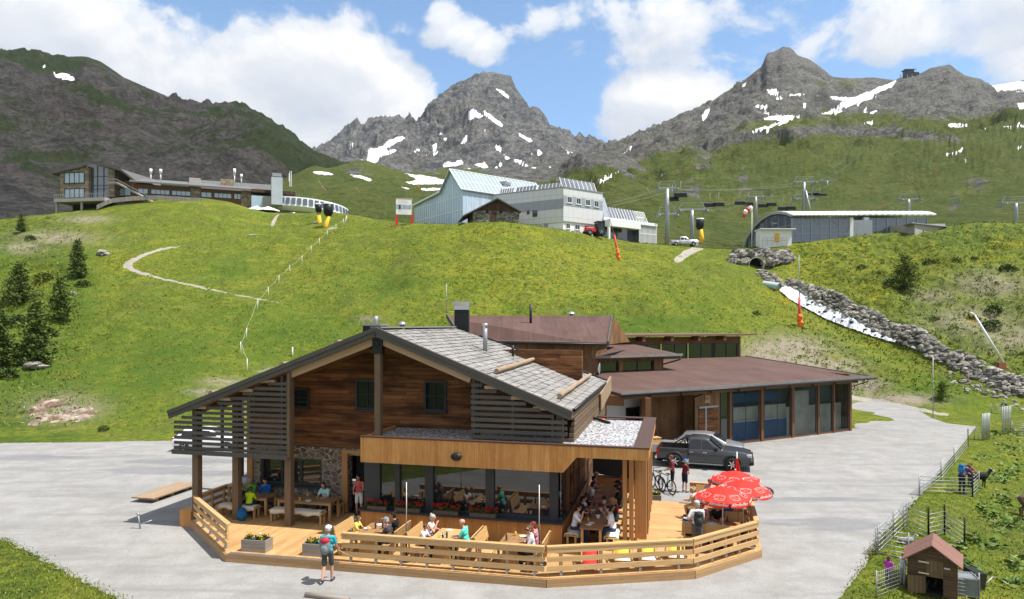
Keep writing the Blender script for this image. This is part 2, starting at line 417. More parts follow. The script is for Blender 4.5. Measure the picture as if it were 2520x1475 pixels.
foot = [(u, HZ+(CH+.015)*F/Y, Y) for u, Y in [(-2200, 48.6), (0, 48.6), (430, 49.5), (700, 58), (1200, 62), (1600, 65), (2000, 71), (2140, 71), (2200, 68.5), (2330, 66), (2440, 67), (2520, 66), (2800, 60), (4800, 60)]]
def back(dY, dv): return [(u, v+dv, Y+dY) for u, v, Y in crest]
zero = [(-2200, HZ+(CH+.015)*F/2.0, 2.0), (4800, HZ+(CH+.015)*F/2.0, 2.0)]
HILL = Sheet(us, [zero, foot, mid, crest, back(14, 6), back(60, 32)], [90, 95, 120, 12, 12], smooth_u=1.2, smooth_r=2.5)
def hill_shape():
    h = HILL; V = h.V(); r = np.clip((h.Y-52)/25, 0, 1); r *= np.clip(1.15-(np.arange(h.Y.shape[0])[:, None]-(90+95+100))/20, .15, 1)
    st = np.interp(h.U, [p[0] for p in mid], [p[1] for p in mid]); gully = np.exp(-((V-st)/26)**2)*(h.U > 1820)
    d = (1-gully)*r
    h.Z += d*(fbm(h.X/22, h.Y/22, 3, 3)*1.5+fbm(h.X/6, h.Y/6, 4, 8)*.9+fbm(h.X/1.7, h.Y/1.7, 3, 12)*.2)
    rg = np.clip((h.U-1900)/200, 0, 1)*np.clip((st-V)/25, 0, 1)+np.clip((230-h.U)/120, 0, 1)*np.clip((940-V)/40, 0, 1)*.8
    h.Z += d*rg*(fbm(h.X/3.2, h.Y/3.2, 4, 18)*1.1+ridged(h.X/9, h.Y/9, 3, 28)*.7)
    h.Z -= gully*np.clip((h.Y-64)/4, 0, 1)*1.0
    # right of the yard the pasture falls away a little
    ex, ey = 27.7, 34.1; L = math.hypot(ex, ey); dd = ((h.X-9.7)*ey-(h.Y-20.0)*ex)/L
    k = np.clip((dd-.15)/4.5, 0, 1); k = k*k*(3-2*k)
    h.Z += (-k*.95*np.clip((47-h.Y)/14, 0, 1)+np.clip(dd*.5, 0, .1))*(h.Y < 60)*(dd > 0)+(dd > .3)*(h.Y < 60)*fbm(h.X/2.5, h.Y/2.5, 3, 77)*.1
    return V
hill_shape(); HV = HILL.V(); HU = HILL.U
path_poly = [(296, 656), (318, 636), (360, 618), (405, 608), (458, 602), (462, 606), (410, 616), (368, 628), (338, 644), (330, 657), (352, 670), (400, 682), (450, 694), (500, 704), (560, 718), (612, 729), (665, 738), (720, 748), (760, 757), (758, 760), (700, 748), (655, 742), (600, 733), (540, 722), (480, 709), (430, 698), (380, 686), (335, 674)]
plines = [[(457, 604, 1.5), (405, 612, 4), (362, 624, 6), (328, 641, 8), (309, 654, 9), (330, 666, 7), (375, 680, 4.5), (440, 696, 4), (510, 710, 4), (580, 726, 3.5), (640, 737, 3), (700, 747, 1.8), (755, 757, 1.2)], [(592, 582, 1.2), (620, 578, 3), (650, 576, 1)], [(1668, 640, 10), (1690, 622, 11), (1722, 610, 10)], [(670, 553, 6), (680, 536, 5), (686, 528, 3)], [(800, 566, 2), (815, 562, 4), (834, 562, 1.5)], [(762, 553, 2), (776, 546, 3), (790, 541, 2)], [(2080, 978, 9), (2150, 985, 7), (2250, 1006, 7), (2330, 1022, 5)], [(2310, 906, 1.5), (2345, 920, 2), (2420, 940, 1.5)]]
def lineattr(U, V, lines):
    wu = U+3*fbm(U/14, V/14, 3, 40); wv = V+2*fbm(U/14+31, V/14-12, 3, 49); r = np.zeros(U.shape)
    for l in lines:
        for (x0, y0, w0), (x1, y1, w1) in zip(l[:-1], l[1:]):
            dx, dy = x1-x0, y1-y0; t = np.clip(((wu-x0)*dx+(wv-y0)*dy)/(dx*dx+dy*dy), 0, 1); d = 1.5+np.hypot(wu-x0-t*dx, (wv-y0-t*dy)*1.3); r = np.maximum(r, np.clip(.5+(w0+(w1-w0)*t-d)/9, 0, 1))
    return r
HILL.build('hill_meadow', MEADOW, {
    'path': lineattr(HU, HV, plines),
    'dirt': np.maximum.reduce([soft(HU, HV, [(1935, 868, 95, 34), (2010, 905, 90, 24), (2110, 950, 60, 20), (2200, 985, 90, 14)])*1.5, soft(HU, HV, [(215, 540, 60, 10), (140, 585, 100, 16), (60, 610, 50, 14), (550, 940, 50, 11), (500, 965, 40, 9), (660, 912, 26, 8), (905, 785, 30, 7)])*.75, soft(HU, HV, [(2440, 700, 90, 30), (2390, 790, 110, 34), (2480, 830, 80, 36), (2300, 730, 50, 18)])*.7, soft(HU, HV, [(155, 1005, 85, 30)])]),
    'yellow': np.clip(soft(HU, HV, [(1900, 720, 35, 14), (1935, 740, 30, 10), (300, 650, 60, 20), (30, 720, 60, 30), (90, 690, 40, 25), (1230, 570, 180, 30), (1430, 640, 200, 50), (1300, 700, 200, 50), (2230, 660, 160, 40), (2500, 600, 50, 15), (2150, 720, 60, 40), (1200, 660, 150, 40), (2050, 640, 120, 60), (2440, 640, 90, 20)])*.75+.04, 0, 1),
    'rough': np.clip(np.clip((HU-1950)/150, 0, 1)*(HV < np.interp(HU, [p[0] for p in mid], [p[1] for p in mid])-8)*.9+np.clip((240-HU)/100, 0, 1)*.8+.12, 0, 1),
    'dark': soft(HU, HV, [(400, 900, 300, 130), (60, 900, 160, 200), (180, 760, 80, 140), (680, 830, 260, 90), (20, 700, 80, 110), (1000, 700, 120, 40), (560, 660, 70, 30), (1620, 800, 160, 50), (2330, 960, 120, 40)])})
# far, flat ground all round
def ground_mat():
    t = NT('far_ground'); p = t.pos(); return t.done(t.mix(t.noise(p, .05, 6), (.05, .085, .012), (.09, .12, .016)), .9, 0, .1)
MB().quad((-9000, -9000, -1.2), (9000, -9000, -1.2), (9000, 12000, -1.2), (-9000, 12000, -1.2)).build('ground', ground_mat()); tag(bpy.data.objects['ground'], kind='structure')
# ---- mountains ----
def mountain_mat(name, rock0, rock1, green0, green1, sc=1.0, warm=(.2, .15, .11)):
    t = NT(name); p = t.scale(t.pos(), (sc, sc, sc))
    n1 = t.noise(p, .012, 7, .62); n2 = t.noise(t.scale(p, (1, 1, 1.5)), .05, 9, .74, dist=.4); n3 = t.noise(t.scale(p, (1, 1, 1.4)), .28, 6, .75)
    rk = t.mix(t.ramp(n2, [(.40, 0.0), (.60, 1.0)]), rock0, rock1)
    rk = t.mix(t.ramp(n1, [(.5, 0.0), (.7, .55)]), rk, warm)
    rk = t.mix(t.ramp(n3, [(.40, .6), (.54, 0.0)]), rk, mul(rock0, .3))
    rk = t.mix(t.ramp(n3, [(.54, 0.0), (.68, .45)]), rk, mul(rock1, 1.5))
    gr = t.mix(t.ramp(n2, [(.35, 0.0), (.65, 1.0)]), green0, green1)
    gr = t.mix(t.ramp(n3, [(.35, .7), (.55, 0.0)]), gr, mul(green0, .45))
    ra = t.attr('rock'); rf = t.ramp(t.math('ADD', ra, t.math('ADD', t.math('MULTIPLY', t.math('SUBTRACT', n1, .5), 1.3), t.math('MULTIPLY', t.math('SUBTRACT', n2, .5), 1.1))), [(.42, 0.0), (.58, 1.0)])
    col = t.mix(rf, gr, rk)
    sn = t.ramp(t.math('ADD', t.attr('snow'), t.math('MULTIPLY', t.math('SUBTRACT', n3, .5), .5)), [(.45, 0.0), (.53, 1.0)])
    col = t.mix(sn, col, (.74, .75, .78))
    t.bump(t.math('MULTIPLY', t.math('SUBTRACT', 1.0, sn), t.math('ADD', n2, t.math('MULTIPLY', n3, .5))), 1.0, 6.0/sc)
    return t.done(col, .92, 0, .1)
ROCKM = mountain_mat('peak_rock', (.062, .066, .072), (.205, .202, .19), (.05, .062, .022), (.075, .08, .03), .55, (.185, .172, .135))
DARKM = mountain_mat('shaded_ridge_rock', (.028, .027, .026), (.080, .075, .068), (.022, .034, .011), (.040, .052, .018), 1.0, (.075, .058, .05))  # cloud shadow over the left ridge is put into these darker colours
SLOPEM = mountain_mat('slope', (.075, .075, .072), (.19, .185, .165), (.068, .102, .019), (.130, .142, .034), 1.0, (.13, .12, .07))
def flat(v, Y, dv=0): return [(-3000, v, Y), (6000, v, Y)]
def mount(name, mat, us, rows, counts, amp, ls, seed, snow, rockf, su=1.0, edge=.35, amp2=.5):
    s = Sheet(us, rows, counts, smooth_u=su, smooth_r=1.5)
    n = s.Y.shape[0]; top = sum(counts[:-1]); k = np.arange(n)[:, None]/top
    m = np.clip(k*4, 0, 1)*np.where(k < 1, np.clip((1-k)*6, edge, 1), edge)
    wx = s.X+ls*.35*fbm(s.X/ls/1.7, s.Y/ls/1.7, 3, seed+70)
    sh = ridged(wx/ls, s.Y/ls/1.8+s.Z/ls/2, 6, seed)*amp+fbm(s.X/ls*2.7, s.Z/ls*2.7+s.Y/ls, 5, seed+20)*amp*amp2
    sh += ridged(s.X/ls*5+s.Z/ls*2, s.Z/ls*3.2+s.Y/ls*2, 4, seed+40)*amp*.3*(1+.8*fbm(s.X/ls, s.Z/ls, 2, seed+50))
    s.Z += m*sh
    V = s.V()
    s.build(name, mat, {'snow': mask(s.U, V, snow, 2.2, 8), 'rock': rockf(s.U, V, s)})
    return s
snow_c = [c2(p) for p in [[(600, 790), (670, 800), (690, 770), (665, 755), (700, 725), (790, 710), (820, 670), (880, 645), (945, 640), (930, 665), (880, 680), (820, 715), (790, 745), (870, 725), (880, 740), (840, 765), (780, 770), (760, 800), (730, 830), (690, 815)],
    [(1380, 460), (1420, 440), (1460, 480), (1490, 495), (1440, 505), (1380, 525)], [(1475, 448), (1530, 485), (1590, 530), (1625, 558), (1615, 575), (1560, 540), (1500, 495)], [(1570, 298), (1620, 316), (1668, 355), (1660, 375), (1610, 338)], [(1725, 612), (1770, 635), (1832, 663), (1815, 680), (1760, 655)],
    [(1330, 690), (1345, 640), (1375, 630), (1370, 665), (1340, 698)], [(1205, 850), (1215, 815), (1270, 825), (1340, 800), (1345, 830), (1280, 848)], [(1420, 835), (1500, 818), (1510, 840), (1550, 878), (1480, 860)], [(1555, 865), (1600, 833), (1622, 840), (1580, 868)], [(1560, 698), (1600, 708), (1642, 745), (1600, 752)], [(1610, 758), (1672, 790), (1650, 805)], [(1690, 803), (1760, 805), (1810, 842), (1760, 840)],
    [(1815, 757), (1870, 760), (1860, 732), (1910, 755), (1975, 800), (1900, 805)], [(1850, 788), (1920, 812), (1880, 817)], [(2040, 723), (2132, 765), (2110, 777)], [(1090, 765), (1160, 745), (1200, 723), (1150, 768), (1095, 782)], [(970, 762), (1050, 718), (1040, 740), (980, 768)], [(1115, 700), (1182, 678), (1150, 712)], [(1130, 642), (1218, 598), (1200, 622)], [(1195, 655), (1240, 643), (1220, 670)], [(540, 708), (562, 710), (566, 730)], [(555, 688), (585, 680), (575, 695)], [(1490, 590), (1515, 605), (1505, 630)], [(1340, 860), (1400, 865), (1400, 878)], [(2220, 742), (2265, 745), (2255, 755)]]]
meadow_snow = [c2(p) for p in [[(260, 882), (330, 880), (440, 899), (420, 910), (330, 900)], [(540, 905), (620, 910), (715, 943), (690, 952)], [(920, 888), (980, 903), (1100, 918), (1230, 943), (1230, 968), (1080, 962), (1000, 925)], [(935, 962), (1030, 948), (1160, 955), (1240, 968), (1000, 975)], [(1045, 998), (1195, 998), (1185, 1014), (1060, 1014)], [(905, 990), (965, 1000), (960, 1010)], [(1820, 855), (1855, 855), (1850, 864)], [(1940, 845), (1960, 848), (1950, 862)], [(2040, 858), (2120, 855), (2110, 866)], [(2250, 825), (2290, 818), (2270, 835)]]]
snow_r = [c3(p) for p in [[(1085, 335), (1140, 330), (1160, 345), (1130, 350), (1165, 365), (1120, 362)], [(1085, 364), (1130, 378), (1197, 376), (1150, 390)], [(1330, 356), (1377, 358), (1370, 370)], [(1380, 368), (1480, 373), (1570, 378), (1640, 348), (1740, 308), (1812, 280), (1795, 310), (1700, 352), (1640, 375), (1703, 378), (1600, 402), (1500, 392)], [(1480, 415), (1520, 400), (1597, 405), (1540, 427), (1490, 432)], [(1390, 467), (1450, 438), (1537, 438), (1480, 467)],
    [(1060, 495), (1110, 480), (1200, 475), (1302, 483), (1220, 502), (1190, 520), (1110, 544), (1000, 576), (930, 588), (1050, 545), (1150, 518), (1185, 497), (1110, 502)], [(1000, 428), (1040, 421), (1095, 426), (1090, 438)], [(1065, 462), (1110, 446), (1105, 467)], [(1270, 408), (1310, 406), (1300, 437)], [(600, 512), (677, 485), (640, 508)], [(728, 472), (770, 428), (768, 462), (735, 508)], [(915, 337), (987, 278), (978, 298)], [(245, 712), (342, 643), (338, 662)], [(100, 854), (220, 806), (232, 815), (130, 856)], [(225, 799), (307, 773), (292, 788)], [(463, 832), (547, 779), (512, 812)],
    [(2345, 308), (2490, 288), (2620, 285), (2620, 320), (2450, 332), (2370, 344)], [(2440, 342), (2620, 336), (2620, 354)], [(2470, 403), (2620, 410), (2500, 442)], [(2100, 518), (2207, 523), (2197, 540), (2093, 540)], [(2360, 497), (2432, 478), (2400, 497)], [(2265, 543), (2312, 540), (2300, 550)], [(2360, 537), (2620, 522), (2620, 542)], [(2035, 707), (2187, 661), (2172, 678)], [(2453, 657), (2512, 640), (2492, 657)], [(2173, 715), (2217, 720), (2200, 728)], [(1195, 355), (1300, 355), (1300, 366), (1210, 362)], [(1620, 465), (1700, 450), (1700, 466)], [(1570, 437), (1650, 430), (1650, 445)], [(1625, 512), (1680, 512), (1680, 530)], [(1700, 418), (1775, 395), (1740, 412)]]]
snow_l = [c1(p) for p in [[(276, 456), (322, 466), (305, 478)], [(345, 487), (380, 512), (430, 540), (408, 518), (450, 512), (510, 532), (545, 573), (470, 558), (400, 542)]]]
skyL = [(-2600, 60), (-600, 110), (0, 132), (70, 136), (215, 143), (247, 155), (307, 194), (352, 211), (405, 233), (465, 262), (529, 262), (599, 278), (645, 284), (680, 321), (740, 370), (821, 410), (900, 445), (1000, 470)]
usl = np.concatenate([np.arange(-2600, -100, 20.), np.arange(-100, 1000, 3.0)])
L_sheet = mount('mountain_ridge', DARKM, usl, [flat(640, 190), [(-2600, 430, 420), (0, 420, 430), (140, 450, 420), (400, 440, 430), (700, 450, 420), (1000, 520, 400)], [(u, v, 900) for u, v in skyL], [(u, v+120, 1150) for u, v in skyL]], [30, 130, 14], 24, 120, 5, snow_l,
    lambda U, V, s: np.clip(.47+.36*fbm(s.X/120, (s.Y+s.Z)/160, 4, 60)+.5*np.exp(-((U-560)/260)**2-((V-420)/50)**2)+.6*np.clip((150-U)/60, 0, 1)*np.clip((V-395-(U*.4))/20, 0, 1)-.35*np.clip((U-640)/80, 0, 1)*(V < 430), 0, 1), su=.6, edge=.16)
skyC = [(560, 470), (700, 415), (764.6, 382), (814, 354), (877, 312), (909, 303), (930, 298), (965, 301), (1001, 298), (1029, 301), (1036, 291), (1057, 262.5), (1096, 224), (1120, 206), (1152, 190), (1177, 181), (1212, 175), (1258, 185), (1268, 213), (1286, 241), (1303, 273), (1311, 268), (1328, 269.6), (1339, 284), (1353, 315), (1388, 340), (1434, 361), (1480, 367.5), (1560, 385), (1700, 430)]
usc = np.arange(560, 1700, 2.2)
def yC(u): return 2150 if u < 1029 else (1900 if u < 1450 else 1750)
C_sheet = mount('mountain_peak', ROCKM, usc, [flat(480, 900), flat(425, 1150), [(560, 440, 1700), (800, 400, 1650), (930, 350, 1700), (1029, 350, 1600), (1150, 300, 1580), (1230, 280, 1600), (1330, 330, 1600), (1480, 390, 1500), (1700, 440, 1500)], [(u, v, yC(u)) for u, v in skyC], [(u, v+80, yC(u)+260) for u, v in skyC]], [14, 60, 75, 10], 42, 130, 11, snow_c,
    lambda U, V, s: np.clip(1.25-1.2*np.clip((V-395)/40, 0, 1)*np.clip(fbm(s.X/120, s.Y/120, 3, 5)+.5, 0, 1), 0, 1), su=.5, edge=.11)
skyR = [(1300, 410), (1400, 395), (1481, 366), (1507, 359), (1556, 346), (1600, 326), (1671, 291), (1751, 251), (1804, 215.5), (1874, 162), (1883, 140), (1888, 131.5), (1914, 122.6), (1925, 114), (1945, 120), (1963, 136), (2011, 158), (2025, 169), (2051, 187), (2095, 191), (2157, 193), (2201, 198), (2223, 188), (2268, 180), (2290, 167), (2338, 158), (2378, 189), (2414, 195.6), (2440, 211), (2467, 207), (2520, 198), (2800, 180), (4600, 120)]
midR = [(1300, 470, 520), (1480, 440, 560), (1650, 375, 640), (1750, 345, 700), (1850, 318, 740), (2000, 310, 760), (2200, 312, 760), (2350, 325, 760), (2440, 315, 800), (2520, 300, 820), (4600, 260, 820)]
bulge = [(1300, 560, 260), (1500, 520, 300), (1700, 450, 400), (1900, 420, 460), (2100, 400, 500), (2250, 385, 500), (2400, 345, 560), (2520, 320, 600), (4600, 300, 600)]
usr = np.concatenate([np.arange(1300, 2600, 3.0), np.arange(2600, 4600, 25.)])
def rockR(U, V, s):
    m = np.interp(U, [1300, 1480, 1600, 1750, 1850, 2000, 2200, 2350, 2440, 2520, 4600], [440, 425, 388, 340, 305, 290, 290, 300, 285, 262, 245])
    band = np.exp(-((V-np.interp(U, [1600, 1800, 2000, 2200, 2400], [390, 340, 322, 325, 350]))/13)**2)*np.clip((U-1700)/80, 0, 1)*np.clip((2400-U)/60, 0, 1)*.85
    r = np.clip((m-V)/75+.40, .06, .95)+band+soft(U, V, [(1740, 400, 60, 40), (1830, 430, 30, 50), (1700, 480, 40, 60), (2400, 450, 40, 20), (2350, 500, 30, 30)])*.5
    r = r-.45*soft(U, V, [(2090, 205, 90, 16)])
    return np.clip(r, 0, 1)
R_sheet = mount('mountain_slopes', SLOPEM, usr, [flat(640, 175), bulge, midR, [(u, v, 1350) for u, v in skyR], [(u, v+90, 1600) for u, v in skyR]], [40, 60, 90, 10], 21, 95, 23, snow_r, rockR, su=.5, edge=.2)
skyM = [(300, 500), (700, 440), (770, 405), (800, 412), (823, 410), (850, 402), (870, 397), (900, 397), (930, 405), (960, 417), (985, 424), (1040, 430), (1090, 424), (1150, 418), (1230, 416), (1300, 412), (1380, 402), (1440, 387), (1480, 372), (1510, 370), (1560, 390), (1660, 440), (1760, 520)]
usm = np.arange(300, 1760, 3.0)
M_sheet = mount('valley_slope', SLOPEM, usm, [flat(640, 180), [(300, 540, 260), (800, 500, 280), (1100, 480, 300), (1500, 480, 300), (1760, 540, 260)], [(u, v, 640 if u > 1000 else 520) for u, v in skyM], [(u, v+60, 800) for u, v in skyM]], [30, 70, 8], 5, 90, 31, meadow_snow,
    lambda U, V, s: np.clip(.12+.75*np.clip((U-1120)/120, 0, 1)*np.clip((470-V)/40, 0, 1)+.5*np.exp(-((U-870)/50)**2-((V-420)/16)**2)+.5*np.exp(-((U-1060)/60)**2-((V-425)/10)**2), 0, 1), su=.6)

# thin mountain air, one closed box round the camera and all the ground
m = MB(); m.box(-3800, 3800, -60, 2750, -2.4, 1260); hz = m.build('haze', bpy.data.materials.new('mountain_air')); tag(hz, kind='stuff', label='thin blue mountain air')
hm = hz.data.materials[0]; hm.use_nodes = True; hm.node_tree.nodes.clear(); ho = hm.node_tree.nodes.new('ShaderNodeOutputMaterial'); hv = hm.node_tree.nodes.new('ShaderNodeVolumePrincipled')
hv.inputs['Color'].default_value = (.72, .82, .95, 1); hv.inputs['Density'].default_value = HAZE; hv.inputs['Anisotropy'].default_value = .2; hm.node_tree.links.new(hv.outputs[0], ho.inputs['Volume'])
# ================= materials for buildings ========================================================
def planks(name, c0, c1, w=.14, ax=0, rough=.6, gap=.06, gapc=.25, grain=1.0, seg=3.0, knots=0.0, bump=.35, wear=.22):
    """boards side by side: ax = component of lc across the boards; grain runs along the others"""
    t = NT(name); lc = t.attr('rc', True); sp = t.n('SeparateXYZ', [lc]); acr = t.math('ADD', sp.outputs[0], sp.outputs[1]) if ax == 9 else sp.outputs[ax]
    oth = [i for i in (0, 1, 2) if i != ax]
    q = t.math('DIVIDE', acr, w); idx = t.math('FLOOR', q); fr = t.math('FRACT', q)
    along = sp.outputs[2] if ax == 9 else t.math('ADD', sp.outputs[oth[0]], sp.outputs[oth[1]]) if ax != 2 else t.math('ADD', sp.outputs[0], sp.outputs[1])
    h0 = t.n('TexWhiteNoise', {'W': idx}, noise_dimensions='1D').outputs[0]
    sg = t.math('FLOOR', t.math('ADD', t.math('DIVIDE', along, seg), t.math('MULTIPLY', h0, 7.3)))
    h = t.n('TexWhiteNoise', {'Vector': t.n('CombineXYZ', [idx, sg, 0.0]).outputs[0]}, noise_dimensions='3D').outputs[0]
    gv = t.n('CombineXYZ', [t.math('MULTIPLY', along, 1.3*grain), t.math('MULTIPLY', acr, 24*grain), t.math('MULTIPLY', h, 31.0)]).outputs[0]
    g = t.noise(gv, 1.0, 5, .62); g2 = t.noise(t.pos(), .7, 4, .6)
    f = t.math('ADD', t.math('MULTIPLY', h, .7), t.math('MULTIPLY', g2, .3))
    col = t.mix(f, c0, c1)
    col = t.mix(t.math('MULTIPLY', t.math('SUBTRACT', g, .4, clamp=True), 1.5), col, mul(c0, .4))
    if knots:
        kv = t.n('CombineXYZ', [t.math('MULTIPLY', along, 2.6), t.math('MULTIPLY', acr, 9.0), h]).outputs[0]
        k = t.ramp(t.n('TexVoronoi', {'Vector': kv, 'Scale': 1.0}).outputs[0], [(.07, 1.0), (.15, 0.0)])
        col = t.mix(t.math('MULTIPLY', k, knots), col, mul(c0, .25))
    wn = t.noise(t.scale(lc, (.5, .5, .5) if ax != 2 else (.35, .35, 2.2)), 1.0, 6, .68); col = t.mix(t.ramp(wn, [(.40, wear), (.56, 0.0)]), col, mul(c0, .38))
    e = t.math('MULTIPLY', t.math('LESS_THAN', fr, gap), 1.0)
    col = t.mix(e, col, mul(c0, gapc))
    t.bump(t.math('SUBTRACT', t.math('MULTIPLY', g, .3), e), bump, .02)
    return t.done(col, rough, 0, .22)
def stone_wall(name, c0, c1, mortar, scale=2.6, zs=1.5, mort=.06):
    t = NT(name); p = t.scale(t.attr('rc', True), (1, 1, zs))
    p = t.n('VectorMath', [p, t.scale(t.n('TexNoise', {'Vector': p, 'Scale': 2.0}).outputs[1], (.25, .25, .25))], operation='ADD').outputs[0]
    v = t.n('TexVoronoi', {'Vector': p, 'Scale': scale}, feature='DISTANCE_TO_EDGE').outputs[0]
    vc = t.n('TexVoronoi', {'Vector': p, 'Scale': scale}); h = t.n('SeparateColor', [vc.outputs[1]]).outputs[0]
    n = t.noise(t.pos(), 9, 5, .6)
    col = t.mix(h, c0, c1); col = t.mix(t.math('MULTIPLY', n, .5), col, mul(c0, .6))
    e = t.ramp(v, [(mort*.6, 1.0), (mort, 0.0)]); col = t.mix(e, col, mortar)
    t.bump(t.math('ADD', t.math('MULTIPLY', e, -1.0), t.math('MULTIPLY', n, .4)), .7, .04)
    return t.done(col, .85, 0, .2)
def glass_dark(name, c=(.012, .014, .016), rough=.02, ior=1.75, tint=None):
    t = NT(name); t.b.inputs['IOR'].default_value = ior
    n = t.noise(t.pos(), .8, 3); t.bump(n, .03, .02)
    return t.done(c, rough, 0, .6)
def gravel(name, c0, c1, sc=14):
    t = NT(name); v = t.n('TexVoronoi', {'Vector': t.pos(), 'Scale': sc})
    h = t.n('SeparateColor', [v.outputs[1]]).outputs[0]; col = t.mix(h, c0, c1)
    col = t.mix(t.ramp(v.outputs[0], [(.35, 0.0), (.75, .8)]), col, mul(c0, .35))
    t.bump(v.outputs[0], 1.0, -.03); return t.done(col, .9, 0, .15)
M = {}
M['timber'] = planks('timber_cladding', (.105, .040, .016), (.38, .165, .066), .17, 2, .7, .07, .2, 1, 2.6, .5, wear=.85)
M['larch'] = planks('larch_cladding', (.49, .215, .06), (.68, .355, .125), .15, 0, .5, .03, .55, 1, 30, .35, .12)
M['larch_s'] = planks('larch_cladding_side', (.49, .215, .06), (.68, .355, .125), .15, 1, .5, .03, .55, 1, 30, .35, .12)
M['oldgrey'] = wood('weathered_board', (.062, .057, .054), (.125, .115, .105), .75)
M['oldgrey_brown'] = wood('weathered_post', (.10, .06, .035), (.21, .15, .1), .7)
M['brown_beam'] = wood('brown_beam', (.12, .05, .02), (.21, .10, .042), .6)
M['larch_beam'] = wood('larch_beam', (.36, .17, .06), (.50, .27, .11), .55, knots=.4)
M['pale_beam'] = wood('pale_rafter', (.40, .26, .16), (.5, .34, .22), .6)
M['deck_a'] = planks('deck_boards', (.44, .25, .10), (.63, .40, .185), .145, 0, .55, .035, .5, 1, 4, .3, .15)
M['deck_b'] = planks('deck_boards_cross', (.44, .25, .10), (.63, .40, .185), .145, 1, .55, .035, .5, 1, 4, .3, .15)
M['skirt'] = wood('deck_skirt', (.34, .20, .09), (.46, .30, .15), .6, knots=.5)
M['rail'] = wood('rail_board', (.46, .275, .115), (.61, .40, .195), .55, knots=.7)
M['bench'] = wood('bench_wood', (.46, .27, .10), (.60, .40, .19), .5, knots=.3)
M['table'] = wood('table_wood', (.24, .125, .052), (.36, .21, .10), .45)
M['shingle'] = wood('larch_shingle', (.16, .152, .145), (.36, .345, .325), .85, 2.0, tintvar=.75)
M['fieldstone'] = stone_wall('fieldstone', (.10, .075, .055), (.26, .21, .165), (.36, .34, .31), 3.6, 1.5, .07)
def glass_clear(name, tint=(.84, .88, .9), op=.07):
    t = NT(name); t.b.inputs['IOR'].default_value = 1.7
    tr = t.n('BsdfTransparent', [tint]); mx = t.N.new('ShaderNodeMixShader'); fr = t.n('LayerWeight', {'Blend': .5})
    t.L.new(t.math('ADD', t.math('MULTIPLY', t.math('POWER', fr.outputs[1], 3.0), .7), op, clamp=True), mx.inputs[0]); t.L.new(tr.outputs[0], mx.inputs[1]); t.L.new(t.b.outputs[0], mx.inputs[2]); t.L.new(mx.outputs[0], t.out.inputs[0])
    return t.done((.02, .022, .024), .02, 0, .6)
M['glass'] = glass_dark('window_glass'); M['gglass'] = glass_dark('gable_glass', (.014, .018, .022), .03, 1.3); M['clear'] = glass_clear('clear_glass'); M['darkframe'] = plain('anthracite_frame', (.035, .04, .046), .45)
M['black'] = plain('black_metal', (.018, .018, .02), .4, .3); M['steel'] = plain('stainless', (.55, .56, .58), .28, .9, var=.08); M['galv'] = plain('galvanised', (.33, .345, .36), .5, .5, var=.15)
M['roofgravel'] = gravel('roof_gravel', (.27, .27, .28), (.60, .60, .62), 11); M['brownsheet'] = plain('brown_flashing', (.085, .045, .035), .45, .2)
M['log'] = wood('roof_log', (.26, .18, .11), (.38, .28, .19), .75); M['orange'] = plain('orange_plastic', (.7, .16, .03), .5)
M['feltbrown'] = planks('roof_felt', (.098, .058, .048), (.125, .075, .062), 1.0, 0, .85, .008, .5, .2, 6, 0, .05)
M['vboard'] = planks('vertical_boards', (.17, .08, .034), (.33, .185, .085), .15, 9, .7, .1, .25, 1, 30, .3, wear=.5)
M['white'] = plain('white_render', (.74, .74, .74), .8, var=.05, sc=2)
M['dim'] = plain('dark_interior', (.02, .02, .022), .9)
M['trim'] = plain('lead_trim', (.24, .23, .22), .5, .4, var=.35, sc=2.0)
def plane_hit(u, v, p0, p1, p2):
    n = (p1-p0).cross(p2-p0); d = Vector(((u-CX)/F, 1, -(v-HZ)/F)); o = Vector((0, 0, CH))
    return o+d*((p0-o).dot(n)/d.dot(n))
def window(parent, fr, plane, a0, a1, z0, z1, name='window', fw=.07, cols=2, rows=1, depth=.08, glass=None, frame=None, out=-1, sill=True, ax='b', bars=.035):
    """frame + pane on the plane (b = plane, or a = plane when ax == 'a'); out = side that faces outdoors"""
    glass = glass or M['glass']; frame = frame or M['darkframe']
    def bx(mb, p, q, z_, zz, d0, d1):
        d0, d1 = plane+out*d0, plane+out*d1
        if ax == 'b': mb.box(p, q, min(d0, d1), max(d0, d1), z_, zz)
        else: mb.box(min(d0, d1), max(d0, d1), p, q, z_, zz)
    f = MB(fr)
    bx(f, a0, a0+fw, z0, z1, 0, depth); bx(f, a1-fw, a1, z0, z1, 0, depth); bx(f, a0+fw, a1-fw, z0, z0+fw, 0, depth); bx(f, a0+fw, a1-fw, z1-fw, z1, 0, depth)
    for i in range(1, cols):
        x = a0+fw+(a1-a0-2*fw)*i/cols; bx(f, x-bars/2, x+bars/2, z0+fw, z1-fw, .004, depth-.012)
    for i in range(1, rows):
        z = z0+fw+(z1-z0-2*fw)*i/rows; bx(f, a0+fw, a1-fw, z-bars/2, z+bars/2, .008, depth-.02)
    o = f.build(name, frame, parent)
    g = MB(fr); bx(g, a0+fw, a1-fw, z0+fw, z1-fw, .004, .02); g.build('pane', glass, o)
    if sill:
        s_ = MB(fr); bx(s_, a0-.06, a1+.06, z0-.06, z0-.002, 0, depth+.06); s_.build('sill', frame, o)
    return o
